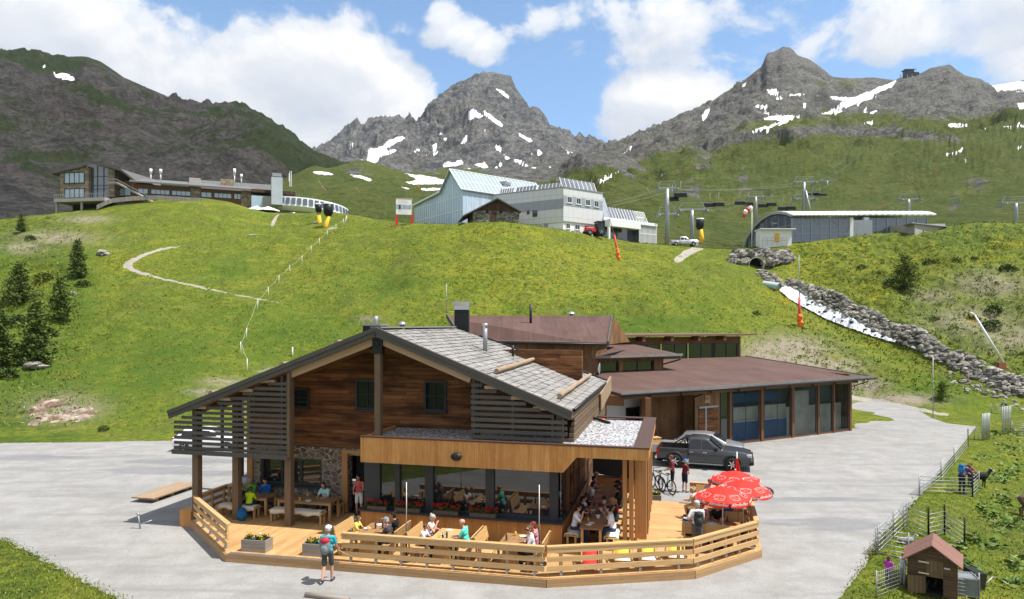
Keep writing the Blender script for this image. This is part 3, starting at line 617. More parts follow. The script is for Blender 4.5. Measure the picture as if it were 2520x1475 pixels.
# ================= chalet ==========================================================================
K = Frame(-5.14, 25.3, R(-13.72)); DZ = .3
ch = thing('chalet', 'large dark timber chalet with grey shingle gable roof, slatted screens and orange larch bay', 'chalet', K.w(0, 4, 0))
RB = -.15
rl, rr = K.pb(422, 1008, RB), K.pb(1398, 1008, RB); ridz = K.pb(925, 806, RB); ra0 = ridz[0]
bL, bR, bE = 8.7, 8.7, 12.6
def roofz(a): return ridz[1]-(a-ra0)*(ridz[1]-rr[1])/(rr[0]-ra0) if a > ra0 else ridz[1]-(ra0-a)*(ridz[1]-rl[1])/(ra0-rl[0])
def backb(a): return bL if a < ra0 else bL+(a-ra0)/(rr[0]-ra0)*(bE-bL)
rp = [K.w(ra0, RB, ridz[1]), K.w(rr[0], RB, rr[1]), K.w(ra0, 8, ridz[1])]      # right slope plane
def on_roof(u, v): return plane_hit(u, v, *rp)
# roof boarding (solid slab below the shingles)
m = MB(K)
TH = .16
for (aa, za) in ((rl[0], rl[1]), (rr[0], rr[1])):
    be = bE if aa > 0 else bL
    c = [(ra0, RB+.06, ridz[1]-.06), (aa, RB+.06, za-.06), (aa, be, za-.06), (ra0, bL, ridz[1]-.06)]
    d = [(x, y, z-TH) for x, y, z in c]
    m._add([K.w(*p) for p in c+d], [(0, 1, 2, 3), (7, 6, 5, 4), (0, 4, 5, 1), (1, 5, 6, 2), (2, 6, 7, 3), (3, 7, 4, 0)], [(p[1]*1.0, p[0]*.2, p[2]) for p in c+d])
roof = m.build('roof', M['larch_beam'], ch)
# shingles: one small tapered board each, all one mesh of the roof
m = MB(K)
def shingles(aE, zE, sgn):
    run = abs(aE-ra0); slope = (ridz[1]-zE)/run; L = math.hypot(run, ridz[1]-zE); n = int(L/.30)
    ux = Vector((sgn*run/L, 0, (zE-ridz[1])/L)); nn = Vector((sgn*(ridz[1]-zE)/L, 0, run/L))
    for i in range(n+1):
        s0 = i*L/n; a_mid = ra0+sgn*run*min(s0/L, 1)
        b = RB-.03; bend = backb(a_mid)-.02
        while b < bend:
            w = random.uniform(.16, .36); w = min(w, bend-b+.02)
            s_a, s_b = max(s0-.34, -.01), s0+random.uniform(-.03, .035)+.02
            t0 = .012; t1 = random.uniform(.03, .055); ln = random.uniform(0, .012)
            vs = []
            for (s_, tt) in ((s_a, t0), (s_b, t1+ln)):
                for bb in (b+.004, b+w-.006):
                    base = Vector((ra0, 0, ridz[1]-.06))+ux*s_
                    for dz in (0.0, tt):
                        q = base+nn*dz; vs.append(K.w(q.x, bb, q.z))
            r = random.random()*30
            lc = [(s_+r, bb, r) for s_ in (s_a, s_b) for bb in (b, b, b+w, b+w)]
            m._add(vs, [(0, 1, 3, 2), (4, 6, 7, 5), (1, 5, 7, 3), (0, 4, 5, 1), (2, 3, 7, 6)], lc)
            b += w
shingles(rr[0]+.06, rr[1]-.02, 1); shingles(rl[0]-.06, rl[1]-.02, -1)
m.box(ra0-.22, ra0+.22, RB-.02, bL, ridz[1]-.03, ridz[1]+.025)
m.build('shingles', M['shingle'], roof)
# bargeboards in two layers and the pale rafter under them
m = MB(K)
for aa, za in ((rl[0]-.12, rl[1]-.05), (rr[0]+.12, rr[1]-.05)):
    m.bar((ra0, RB-.03, ridz[1]-.18), (aa, RB-.03, za-.18), .07, .30)
    m.bar((ra0, RB-.085, ridz[1]-.07), (aa, RB-.085, za-.07), .05, .15)
    m.bar((ra0, RB-.01, ridz[1]+.0), (aa, RB-.01, za+.0), .16, .03)
m.build('bargeboard', M['oldgrey'], ch)
m = MB(K)
aLs, aRs = K.pb(712, 935, .05)[0], K.pb(1161, 940, .05)[0]
for aa in (aLs+.05, aRs-.05):
    m.bar((ra0, .12, ridz[1]-.47), (aa, .12, roofz(aa)-.47), .16, .26)
m.build('rafter', M['pale_beam'], ch)
m = MB(K)
for b in (1.2, 2.3):
    for aa in (rl[0]+.4, rr[0]-.3): m.bar((ra0, b, ridz[1]-.33), (aa, b, roofz(aa)-.33), .12, .2)
m.build('rafter', M['brown_beam'], ch)
# eave board, gutter of the right slope
m = MB(K); m.bar((rr[0]+.1, RB, rr[1]-.24), (rr[0]+.1, bE, rr[1]-.24), .05, .22); m.build('eave_board', M['oldgrey_brown'], ch)
m = MB(K); m.tube([(rr[0]+.17, RB+.3, rr[1]-.06), (rr[0]+.17, bE+.1, rr[1]-.06)], .06, 8); m.tube([(rr[0]+.17, bE+.1, rr[1]-.06), (rr[0]-1.0, bE+.1-.45, rr[1]+.42), (ra0+1.2, bL+.75, ridz[1]-.46)], .05, 8)
m.build('gutter', M['black'], ch)
m = MB(K); m.tube([(rl[0]-.16, RB+.2, rl[1]-.08), (rl[0]-.16, bL, rl[1]-.08)], .06, 8); m.build('gutter', M['black'], ch)
# logs that hold the snow on the roof
for (u0, v0, u1, v1) in [(1222, 921, 1335, 884), (1376, 984, 1452, 929)]:
    a, b = on_roof(u0, v0), on_roof(u1, v1); up = Vector((0, 0, .13))
    m = MB(); n = 7
    m.tube([a+(b-a)*(i/n)+up+Vector((random.uniform(-.02, .02), random.uniform(-.02, .02), random.uniform(-.015, .015))) for i in range(n+1)], [.092+random.uniform(-.010, .010) for i in range(n+1)], 10)
    m.build('snow_log', M['log'], ch)
for aa in (-1.9-0, -4.3, -7.6):
    m = MB(K); z = roofz(aa)+.12; m.tube([(aa, .5, z), (aa, 4, z), (aa, bL-.3, z)], .12, 9); m.build('snow_log', M['log'], ch)
# gable walls
WB = 2.6
aWL, aWR = K.pb(627, 1100, WB)[0], 7.0
zs = K.pb(800, 1099, WB)[1]
m = MB(K)
pts = [(aWL, WB, zs), (aWR, WB, zs), (aWR, WB, roofz(aWR)-.25), (ra0, WB, ridz[1]-.25), (aWL, WB, roofz(aWL)-.25)]
m.prism(pts, (0, .3, 0)); m.build('timber_wall', M['timber'], ch)
m = MB(K); m.box(aWL, aWL+.3, WB+.302, 8.4, DZ, roofz(aWL)-.3); m.box(aWR-.3, aWR, WB+.302, 12, DZ, roofz(aWR)-.3); m.box(aWL+.302, aWR-.302, 8.1, 8.4, DZ, 7); m.build('timber_wall', M['timber'], ch)
m = MB(K); m.box(aWL-.06, .2, WB-.05, WB-.002, zs-.02, zs+.12); m.build('plinth_beam', M['brown_beam'], ch)
dA, dB = K.pb(857, 1121, WB-.1)[0], K.pb(909, 1121, WB-.1)[0]; dz1 = K.pb(857, 1121, WB-.1)[1]
m = MB(K); w0, w1 = K.pb(641, 1124, WB-.1), K.pb(792, 1199, WB-.1)
m.box(aWL, w0[0], WB-.1, WB+.28, DZ, zs-.021); m.box(w0[0], w1[0], WB-.1, WB+.28, DZ, w1[1]); m.box(w0[0], w1[0], WB-.1, WB+.28, w0[1], zs-.021)
m.box(w1[0], dA, WB-.1, WB+.28, DZ, zs-.021); m.box(dA, .3, WB-.1, WB+.28, dz1, zs-.021); m.box(dB+.3, .3, WB-.1, WB+.28, DZ, dz1-.001)
m.build('stone_wall', M['fieldstone'], ch)
window(ch, K, WB+.02, w0[0]+.002, w1[0]-.002, w1[1]+.002, w0[1]-.002, cols=3, fw=.1, bars=.12)
m = MB(K); m.box(w0[0]-.1, w1[0]+.05, WB-.2, WB-.102, w1[1]-.09, w1[1]); m.build('window_ledge', M['darkframe'], ch)
for (u0, v0, u1, v1) in [(716, 955, 762, 1004), (877, 934, 935, 1009), (1045, 937, 1099, 1013)]:
    a0, z1 = K.pb(u0, v0, WB); a1, z0 = K.pb(u1, v1, WB)
    window(ch, K, WB, a0, a1, z0, z1, cols=2, rows=2, fw=.08, glass=M['gglass'], bars=.025)
# doorway
m = MB(K)
for x in (dA-.14, dB+.14): m.box(x-.13, x+.13, WB-.16, WB-.102, DZ, dz1+.1)
m.box(dA-.268, dB+.268, WB-.17, WB-.104, dz1+.101, dz1+.23); m.build('door_frame', M['larch_beam'], ch)
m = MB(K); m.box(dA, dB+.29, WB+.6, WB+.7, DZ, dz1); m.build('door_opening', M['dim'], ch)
# ridge post, corner posts
m = MB(K); m.box(-.05, .19, -.02, .22, 3.7, ridz[1]-.6); m.build('ridge_post', M['oldgrey_brown'], ch)
m = MB(K); m.box(-.12, .27, -.05, .2, ridz[1]-1.0, ridz[1]-.42); m.ball((.07, -.06, ridz[1]-.62), (.12, .04, .14), 8, 5); m.build('carved_bracket', M['black'], ch)
for (a, b, z0, z1, w) in [(K.pb(706, 1295, .05)[0], .05, DZ, 6.0, .27), (K.pb(478, 1270, .05)[0], .05, DZ, 4.75, .27), (K.pb(567, 1270, .1)[0], .35, DZ, 5.3, .27)]:
    m = MB(K); m.box(a-w/2, a+w/2, b+.04, b+.04+w, z0, z1); m.build('post', M['oldgrey_brown'], ch)
q = K.l(G(590, 1196, DZ)); m = MB(K); m.box(q[0]-.14, q[0]+.14, q[1]-.14, q[1]+.14, DZ, 5.0); m.build('post', M['oldgrey'], ch)
m = MB(K); m.box(aWL-.3, aWL-.02, WB-.14, WB+.14, DZ, roofz(aWL)-.3); m.build('post', M['larch_beam'], ch)
# slatted screens
def screen(a0, a1, zb, sup, lean=0):
    m = MB(K); z = zb; k = 0
    while True:
        lo = [a for a in np.linspace(a0, a1, 60) if roofz(a)-.42 > z+.1]
        if not lo: break
        x0, x1 = min(lo), max(lo)
        if x1-x0 > .4: m.box(x0, x1, -.045+random.uniform(-.006, .006), .0, z, z+.125+random.uniform(-.012, .008))
        z += .207; k += 1
    for s in sup: m.box(s-.05, s+.05, .002, .09, zb-.02, roofz(s)-.4, )
    m.build('slat_screen', M['oldgrey'], ch)
aSL = K.pb(430, 1110, .0)[0]; zSL = K.pb(712, 1119, 0)[1]
screen(aSL, aLs, zSL, [aSL+1.0, aSL+2.2, aSL+3.5, aLs-.3])
m = MB(K); m.box(aSL-.05, aLs+.03, -.12, -.047, zSL-.19, zSL-.02); m.build('screen_beam', M['oldgrey'], ch)
m = MB(K); m.box(aLs-.02, aLs+.1, -.1, .14, zSL-.1, roofz(aLs)-.36); m.build('screen_post', M['oldgrey_brown'], ch)
zSR = K.pb(1300, 1084, 0)[1]; screen(aRs, rr[0]-.05, zSR, [aRs+.1, aRs+1.55, aRs+3.0])
for a in (aRs+.12, rr[0]-.35): m = MB(K); m.box(a-.12, a+.12, .1, .34, 3.75, roofz(a)-.36); m.build('screen_post', M['oldgrey_brown'], ch)
# purlin ends below the eaves
m = MB(K)
for aa in (aLs-.9, aLs-1.9, aLs-2.9, aLs-3.9, aRs+.8, aRs+1.7, aRs+2.6):
    z = roofz(aa)-.40; m = MB(K); m.box(aa-.3, aa+.3, -.03, .1, z-.06, z+.06); m.build('purlin_end', M['pale_beam'], ch)
# ---- larch bay with flat gravel roof ----
FB = -.55
fl, fr_ = K.pb(887, 1076, FB), K.pb(1597, 1105, FB); fz = 4.07
zb1, zb2 = K.pb(887, 1136, FB)[1]-.02, K.pb(1597, 1135, FB)[1]
ak = K.pb(1386, 1165, FB)[0]; ak2 = K.pb(1419, 1130, FB)[0]
m = MB(K); m.prism([(fl[0], FB, fz-.03), (fl[0], FB, zb1), (ak, FB, zb1), (ak2, FB, zb2), (fr_[0], FB, zb2), (fr_[0], FB, fz-.03)], (0, .16, 0)); m.build('fascia', M['larch'], ch)
RBK = 7.1
m = MB(K); m.box(fr_[0]-.16, fr_[0]-.001, FB+.161, RBK, zb2, fz-.03); m.build('fascia', M['larch_s'], ch)
m = MB(K); m.box(fl[0], fl[0]+.16, FB+.161, WB-.18, zb1, fz-.03); m.build('fascia', M['larch_s'], ch)
m = MB(K); e = .3
m.box(fl[0]-.03, fr_[0]+.03, FB-.03, FB+e-.1, fz-.028, fz+.02); m.box(fr_[0]-.5, fr_[0]+.03, FB+e-.099, RBK-.3, fz-.028, fz+.02); m.box(rr[0]+.2, fr_[0]+.03, RBK-.299, RBK+.03, fz-.028, fz+.02); m.build('parapet_flashing', M['brownsheet'], ch)
m = MB(K); m.box(fl[0]+.17, fr_[0]-.17, FB+.17, RBK-.05, zb2+.06, fz-.12); m.build('gravel_roof', M['roofgravel'], ch)
m = MB(K)
for i in range(1500):
    a, b = random.uniform(fl[0]+.2, fr_[0]-.55), random.uniform(FB+.2, RBK-.35)
    if a < 7.3 and b > 2.5: continue
    s = random.uniform(.02, .05); m.ball((a, b, fz-.12), (s, s, s*.8), 5, 3, zr=(-.2, 1), jit=.25)
m.build('gravel_stones', M['roofgravel'], ch)['kind'] = 'stuff'
m = MB(K); m.box(fl[0]+.1, fr_[0]-.1, FB+.17, RBK-.1, zb2+.0, zb2+.055); m.box(fl[0]+.1, ak, FB+.17, WB-.2, zb1+.1, zb1+.14); m.build('soffit', M['larch'], ch)
m = MB(K); c = K.pb(1122.6, 1124.6, FB-.08); m.ball((c[0], FB-.09, c[1]), (.205, .1, .145), 18, 10); m.build('wall_lamp', M['black'], ch)
m = MB(K); c0, c1 = on_roof(1455, 1024) , None
p0 = K.l(G(1447, 1024, fz)); p1 = K.l(G(1500, 1037, fz)); m.tube([(p0[0], p0[1], fz-.02), (p1[0], p1[1], fz-.06)], .06, 8); m.build('drain_pipe', M['black'], ch)
m = MB(K); p = K.l(G(1484, 1032, fz)); m.lathe((p[0], p[1], fz-.13), [(0, .16), (.1, .14), (.1, 0)], 8); m.build('roof_drain', M['orange'], ch)
# base wall and window band
BB = .32
bw0, bw1 = K.pb(887, 1290, BB)[0], 7.05; zsill = 1.16
m = MB(K); m.box(bw0, bw1, BB, BB+.2, DZ, zsill-.06); m.build('base_wall', M['larch'], ch)
m = MB(K); m.box(bw1-.2, bw1-.001, BB+.201, 6.9, DZ, zsill-.06); m.build('base_wall', M['larch_s'], ch)
m = MB(K); m.box(bw0+.001, bw0+.2, BB+.201, WB-.12, DZ, zsill-.06); m.build('base_wall', M['larch_s'], ch)
m = MB(K); m.box(bw0-.05, bw1+.05, BB-.22, BB+.45, zsill-.058, zsill); m.box(bw1-.25, bw1+.05, BB+.451, 6.9, zsill-.058, zsill); m.build('window_ledge', M['darkframe'], ch)
BG = .62
cols_ = [(905, 935), (972, 984), (1046, 1066), (1195, 1216), (1352, 1373)]
m = MB(K)
for u0, u1 in cols_:
    a0, a1 = K.pb(u0, 1190, BG-.1)[0], K.pb(u1, 1190, BG-.1)[0]; m.box(a0, a1, BG-.12, BG+.1, zsill, 3.5)
m.box(bw0+.3, bw1-.05, BG-.05, BG+.05, zsill+.001, zsill+.08)
bwn = m.build('bay_window', M['darkframe'], ch)
xs = [K.pb(u, 1190, BG-.1) for c in cols_ for u in c]; xs = [x[0] for x in xs]
for i in range(4):
    m = MB(K); m.box(xs[2*i+1], xs[2*i+2], BG-.02, BG+.02, zsill+.081, 3.5); m.build('pane', M['glass'], bwn)
m = MB(K); m.box(bw1-.13, bw1-.09, BG+.101, 6.7, zsill+.001, 3.6); m.build('pane', M['glass'], bwn)
m = MB(K); m.box(bw0+.06, xs[0], BG-.1, BG+.1, zsill, 3.5); m.box(bw0+.06, bw0+.2, BG+.101, WB-.2, zsill, 3.5); m.build('side_panel', M['darkframe'], bwn)
m = MB(K)
for b in (1.9, 3.4, 4.9): m.box(bw1-.16, bw1+.02, b-.1, b+.1, zsill, zb2)
m.build('side_post', M['brown_beam'], ch)
# porch columns and fins
for (a, b, w, d) in [(9.75, 1.7, .42, .36), (9.2, 1.35, .15, .3), (9.43, 1.38, .15, .3), (9.02+.62, 1.45, .0, .0)]:
    if w: m = MB(K); m.box(a-w/2, a+w/2, b-d/2, b+d/2, DZ, zb2); m.build('porch_column', M['larch_beam'], ch)
for b in (2.6, 3.3, 4.4, 5.6, 6.8):
    m = MB(K); m.box(9.84, 9.99, b-.15, b+.15, DZ, zb2); m.build('porch_column', M['larch_beam'], ch)
# chimneys, flues
m = MB(); c = P(1137, 763, 35.2); m.box(c.x-.37, c.x+.37, c.y-.37, c.y+.37, 6.0, 8.98); cho = m.build('chimney', M['black'], ch)
m = MB(); m._add([(c.x+sx*r, c.y+sy*r, z) for z, r in ((8.99, .38), (9.18, .38), (9.37, .45), (9.4, .45)) for sx, sy in ((-1, -1), (1, -1), (1, 1), (-1, 1))], [(i*4+j, i*4+(j+1) % 4, i*4+4+(j+1) % 4, i*4+4+j) for i in range(3) for j in range(4)]+[(12, 13, 14, 15)]); m.build('chimney_cap', M['steel'], cho)
a, z = K.pb(919, 797, 1.6); m = MB(K); m.box(a-.37, a+.37, 1.4, 2.1, z-1.0, z-.08); cho = m.build('chimney', M['black'], ch)
m = MB(K); m.box(a-.41, a+.41, 1.36, 2.14, z-.079, z+.0); m.tube([(a+.06, 1.7, z), (a+.06, 1.7, z+.3)], .09, 10); m.build('chimney_cap', M['galv'], cho)
for (u, v, vt, r, mt) in [(1194, 862, 798, .1, 'galv'), (1262, 876, 850, .06, 'black'), (1355, 907, 876, .06, 'black')]:
    p = on_roof(u, v); h = (v-vt)/F*p.y; m = MB(); m.tube([p-Vector((0, 0, .1)), p+Vector((0, 0, h))], r, 12); fl_ = m.build('flue_pipe', M[mt], ch)
    if mt == 'galv': m = MB(); m.lathe(p+Vector((0, 0, h)), [(.1, -.1), (.14, -.1), (.14, .02), (0, .05)], 12); m.build('flue_cap', M['steel'], fl_)
p = on_roof(990, 806); m = MB(); m.lathe(p, [(.1, -.1), (.1, .1), (.17, .1), (.17, .16), (.06, .24), (0, .25)], 12); m.build('vent_cap', M['steel'], ch)
# ================= terrace ========================================================================
te = thing('terrace', 'pale larch terrace deck running round the chalet front on boarded skirts', 'terrace', K.w(2, -1, 0))
dA_ = K.l(G(470, 1297)); dB_ = K.l(G(557, 1383)); dD_ = K.l(G(1345, 1447)); dE_ = K.l(G(1710, 1425)); dF_ = K.l(G(1872, 1372))
dG_ = (14.1, 7.3, 0); dH_ = K.l(G(1690, 1237, DZ)); dI_ = K.l(G(1603, 1232, DZ))
def pt(q, z): return (q[0], q[1], z)
XS = 7.1
fb = lambda x: dB_[1]+(dD_[1]-dB_[1])*(x-dB_[0])/(dD_[0]-dB_[0])
left = [(dA_[0], 2.1), (dA_[0], dA_[1]), (dB_[0], dB_[1]), (XS, fb(XS)), (XS, 2.4), (aWL, 2.4)]
right = [(XS+.002, fb(XS)), (dD_[0]+.01, dD_[1]), (dE_[0], dE_[1]), (dF_[0], dF_[1]), (dG_[0], dG_[1]), (dH_[0], dH_[1]), (XS+.002, dH_[1])]
m = MB(K); m.prism([(x, y, DZ-.04) for x, y in left], (0, 0, .04)); m.build('deck_boards', M['deck_a'], te)
m = MB(K); m.prism([(x, y, DZ-.04) for x, y in right], (0, 0, .04)); m.build('deck_boards', M['deck_b'], te)
m = MB(K)
loop = [(dA_[0], 2.1), dA_, dB_, dD_, dE_, dF_, dG_, dH_, (9.9, dH_[1])]
for i in range(len(loop)-1):
    p, q = Vector((loop[i][0], loop[i][1])), Vector((loop[i+1][0], loop[i+1][1])); d = (q-p).normalized(); nrm = Vector((d.y, -d.x))
    for k in range(2):
        z = .005+k*.135
        L = (q-p).length; t = 0
        while t < L-.01:
            t2 = min(L, t+random.uniform(3, 4.5)); m.bar((*(p+d*(t+.002)+nrm*.02), z+.066), (*(p+d*(t2-.002)+nrm*.02), z+.066), .04, .13); t = t2
m.build('skirt', M['skirt'], te)
m = MB(K); e0 = dB_[0]+.12; e1 = K.pb(838, 1400, fb(0))[0]
for i in range(46):
    x = e0+(e1-e0)*i/46; m.box(x, x+(e1-e0)/46*.55, fb(x)-.05, fb(x)+.1, DZ+.002, DZ+.03)
m.build('step_edging', M['steel'], te)
# railings: each run a thing of its own
def railing(p, q, label, n, z0=DZ, end=(0, 0), h=.93, flipside=1, mat='rail'):
    p, q = Vector(p[:2]), Vector(q[:2]); L = (q-p).length; d = (q-p)/L; nr = Vector((d.y, -d.x))*flipside
    r = thing('railing', label, 'railing', K.w(p.x, p.y, z0), group='larch board railings round the terrace')
    m = MB(K)
    for z, hh in ((.88, .155), (.60, .155), (.315, .165)):
        m.bar((*(p+nr*.035-d*end[0]), z0+z-hh/2+.02), (*(q+nr*.035+d*end[1]), z0+z-hh/2+.02), .045, hh)
    o = m.build('board', M[mat], r)
    m = MB(K); m.bar((*(p-nr*.01-d*end[0]), z0+h), (*(q-nr*.01+d*end[1]), z0+h), .17, .05); m.build('top_rail', M[mat], r)
    for i in range(n):
        c = p+d*(L*(i+.35)/(n-.3) if n > 1 else L/2)
        m = MB(K); m.bar((*(c-nr*.035), z0+.14), (*(c-nr*.035), z0+h-.026), .085, .085, up=(d.x, d.y, 0)); po = m.build('post', M[mat], r)
        m = MB(K); m.box(c.x-.04, c.x+.04, c.y-.04, c.y+.04, z0+.0, z0+.139); m.build('post_foot', M['galv'], po)
    return r
off = .12
def ins(a, b, k=off):
    d = Vector((b[0]-a[0], b[1]-a[1])).normalized(); return Vector((-d.y, d.x))*k
def run(a, b, label, n, t0=0, t1=1):
    o = ins(a, b); A = Vector(a[:2])+o; B = Vector(b[:2])+o
    return railing(A+(B-A)*t0, A+(B-A)*t1, label, n)
c0 = (e1-dB_[0])/(dD_[0]-dB_[0])
run(dA_, dB_, 'larch board railing slanting down the left end of the terrace beside the step', 5, .03, .97)
run((dA_[0], 2.1), dA_, 'shaded larch railing along the left side under the slatted screen', 3, 0, .97)
railing((aWL-.1, 2.0), (dA_[0]+.15, 2.0), 'short shaded larch railing behind the left terrace tables', 2)
run(dB_, dD_, 'long larch board railing along the terrace front behind the walking man', 8, c0, .992)
run(dD_, dE_, 'larch board railing in front of the canvas deck chairs', 4, .008, .992)
run(dE_, dF_, 'larch board railing on the slanted front right corner of the terrace', 5, .012, .985)
run(dF_, dG_, 'larch board railing running back along the right side by the red parasols', 4, .02, .97)
run(dG_, dH_, 'larch board railing across the back right of the terrace near the cyclists', 3, .05, .95)
m = MB(K); q = K.l(G(459, 1296)); m.box(q[0]-.3, q[0]+.25, q[1]-.05, q[1]+.55, 0, .62); m.box(q[0]-.33, q[0]+.28, q[1]-.08, q[1]+.58, .621, .66)
tag(m.build('wooden_box', M['larch']), 'larch clad box with a lid at the left corner of the terrace', 'box')
# ================= rear lodge =====================================================================
H = Frame(15.1, 45.9, R(28.65))
lo = thing('lodge_building', 'long brown roofed timber and glass lodge behind the chalet', 'building', H.w(2, 5, 0))
EL, ER = P(1529, 966, 39.4), P(2148, 925, 52.1); ez = 4.15; EL.z = ez; ER.z = ez
ed = (ER-EL).normalized(); pd = Vector((-ed.y, ed.x, 0)); up = math.tan(R(5.2)); bk = 12.3
m = MB(); BL_, BR_ = EL+pd*bk, ER+pd*bk; BL_.z = BR_.z = ez+bk*up
# the front strip of the roof reaches further left over the entrance
lc = lambda p: ((p-EL).dot(ed), (p-EL).dot(pd), p.z)
c = [EL, ER, BR_, BL_]; d = [p-Vector((0, 0, .18)) for p in c]
m._add(c+d, [(0, 1, 2, 3), (7, 6, 5, 4), (0, 4, 5, 1), (1, 5, 6, 2), (2, 6, 7, 3), (3, 7, 4, 0)], [lc(p) for p in c+d]); lroof = m.build('roof', M['feltbrown'], lo)
m = MB(); nv = Vector((0, 0, 1))
m.bar(EL-pd*.02+nv*.0, ER-pd*.02, .03, .2); m.bar(ER+nv*.0+ed*.02, BR_+ed*.02, .03, .16); m.build('roof_trim', M['trim'], lroof)
m = MB(); m.tube([EL-pd*.1-nv*.12, ER-pd*.1-nv*.12+ed*.3], .07, 8); m.build('gutter', M['black'], lo)
# glazed front
pan = [(1803, 1866), (1880, 1944), (1954, 2007), (2016, 2046), (2053, 2086)]
zg = 3.55
xs2 = [H.pb(u, 1000, 0)[0] for p in pan for u in p]
m = MB(H); m.box(-1.5, xs2[-1]+.35, -.1, .12, zg+.25, 4.05); m.box(-.6, xs2[-1]+.3, -.06, .1, 0, .12); m.build('wall_beam', M['brown_beam'], lo)
for i in range(5):
    window(lo, H, 0, xs2[2*i]-.06, xs2[2*i+1]+.06, .13, zg+.248, cols=2 if i < 2 else 1, fw=.07, depth=.05, sill=False, glass=M['clear'])
edges = [xs2[0]-.3]+[(xs2[2*i+1]+xs2[2*i+2])/2 for i in range(4)]+[xs2[-1]+.22]
for k, x in enumerate(edges):
    w = .11 if k not in (3, 4) else .07; m = MB(H); m.box(x-w, x+w, -.13, .14, 0, zg+.249); m.build('facade_post', M['brown_beam'], lo)
rl_ = xs2[-1]+.3
m = MB(H); m.box(rl_, rl_+.15, .13, bk-2.0, 0, 4.4); m.build('side_wall', M['vboard'], lo)
wd0 = H.pb(1612, 1000, 0)[0]
window(lo, H, 0, H.pb(1772, 1000, 0)[0], H.pb(1791, 1000, 0)[0], .13, zg+.2, cols=1, fw=.06, depth=.05, sill=False)
m = MB(H); wx0, wx1 = H.pb(1708, 1000, 0)[0], H.pb(1770, 1000, 0)[0]; m.box(wx0, wx1, -.05, .15, 0, 3.95); m.box(wd0, wx0-.001, 1.3, 1.5, 0, 4.4); m.build('boarded_wall', M['vboard'], lo)
m = MB(H); m.box(wx0+.02, wx0+.15, .151, 1.5, 0, 4.0); m.build('boarded_wall', M['vboard'], lo)
dx0, dx1 = H.pb(1719, 1040, -.05)[0], H.pb(1766, 1040, -.05)[0]; dzt = H.pb(1719, 1001, -.05)[1]
m = MB(H); m.box(dx0, dx1, -.1, -.052, .05, dzt); do = m.build('door', M['timber'], lo)
m = MB(H); m.box(dx0, dx1, -.13, -.101, dzt-.12, dzt); m.box((dx0*.65+dx1*.35)-.06, (dx0*.65+dx1*.35)+.06, -.128, -.102, .1, dzt-.121); m.build('metal_strip', M['galv'], do)
m = MB(H); m.box(wx1+.6, xs2[3]+.1, .45, .5, 1.5, 2.45); m.box(xs2[4]-.1, rl_-.2, .62, .68, 0, 2.15); m.box(xs2[4]+.5, xs2[5]-.1, .5, .55, 0, 3.3); m.build('cream_screen', plain('cream_board', (.50, .46, .37), .8, var=.45, sc=1.1), lo)
m = MB(H); m.box(wx1+.6, xs2[3]+.1, .38, .55, .05, 1.42); m.box(wx1+.6, xs2[3]-.4, .7, .8, 2.7, 3.4); m.build('blue_panel', plain('blue_panel', (.035, .10, .22), .5, var=.3, sc=.8), lo)
m = MB(H); m.box(wx1+.6, xs2[3]+.1, .3, .6, 1.421, 1.49); m.box(wx1+.3, rl_-.2, .2, 5.0, .02, .05); m.build('inner_sill', plain('pale_sill', (.5, .5, .47), .7), lo)
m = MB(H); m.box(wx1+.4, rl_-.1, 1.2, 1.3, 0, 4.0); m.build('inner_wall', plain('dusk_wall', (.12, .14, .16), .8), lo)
# sign reading WC
a0, z0 = H.pb(1741, 982, -.05)
m = MB(H); m.prism([(a0-.26, -.08, z0-.24), (a0+.2, -.08, z0-.3), (a0+.26, -.08, z0+.2), (a0-.22, -.08, z0+.26)], (0, .025, 0)); sg = m.build('sign_board', M['pale_beam'], lo)
def text_mesh(s, size, mat, parent, p, rx, rz, name='lettering', ext=.004, font_shear=0.0, world=True):
    cu = bpy.data.curves.new(name, 'FONT'); cu.body = s; cu.size = size; cu.extrude = ext; cu.align_x = 'CENTER'; cu.align_y = 'CENTER'; cu.shear = font_shear; cu.resolution_u = 2
    o = bpy.data.objects.new(name+'_t', cu); COL.objects.link(o); bpy.context.view_layer.update()
    me = bpy.data.meshes.new_from_object(o.evaluated_get(bpy.context.evaluated_depsgraph_get())); bpy.data.objects.remove(o); bpy.data.curves.remove(cu)
    me.materials.clear(); me.materials.append(mat)
    mt = Matrix.Translation(p) @ Matrix.Rotation(rz, 4, 'Z') @ Matrix.Rotation(rx, 4, 'X')
    if parent is not None: mt = wmat(parent).inverted() @ mt
    me.transform(mt); o = bpy.data.objects.new(name, me); COL.objects.link(o)
    if parent is not None: o.parent = parent; KIDS.setdefault(parent.name, []).append(o)
    return o
text_mesh('WC', .3, M['brown_beam'], sg, H.w(a0, -.09, z0), R(90), H.ang)
# downpipe, porch post, white inner wall
m = MB(H); g0 = H.pb(1742, 957, -.9); g1 = H.pb(1708, 985, -.1); m.tube([(g0[0], -.9, 4.0), (g0[0], -.9, 3.85), (g1[0], -.12, 3.45), (g1[0], -.12, 3.2), (g1[0], -.12, .1)], .06, 8); m.build('downpipe', M['black'], lo)
m = MB(H); x = xs2[-1]+.4; m.tube([(x+1.2, -.6, 3.95), (x+1.2, -.6, 3.8), (x, -.02, 3.4), (x, -.02, .1)], .05, 8); m.build('downpipe', M['black'], lo)
m = MB(); p = P(1594, 1030, 38.6); m.box(p.x-.15, p.x+.15, p.y-.15, p.y+.15, 0, 4.0); m.build('porch_post', M['brown_beam'], lo)
m = MB(); p = P(1486, 1010, 40); m.box(p.x-.15, p.x+.15, p.y-.15, p.y+.15, 0, 4.0); m.build('porch_post', M['brown_beam'], lo)
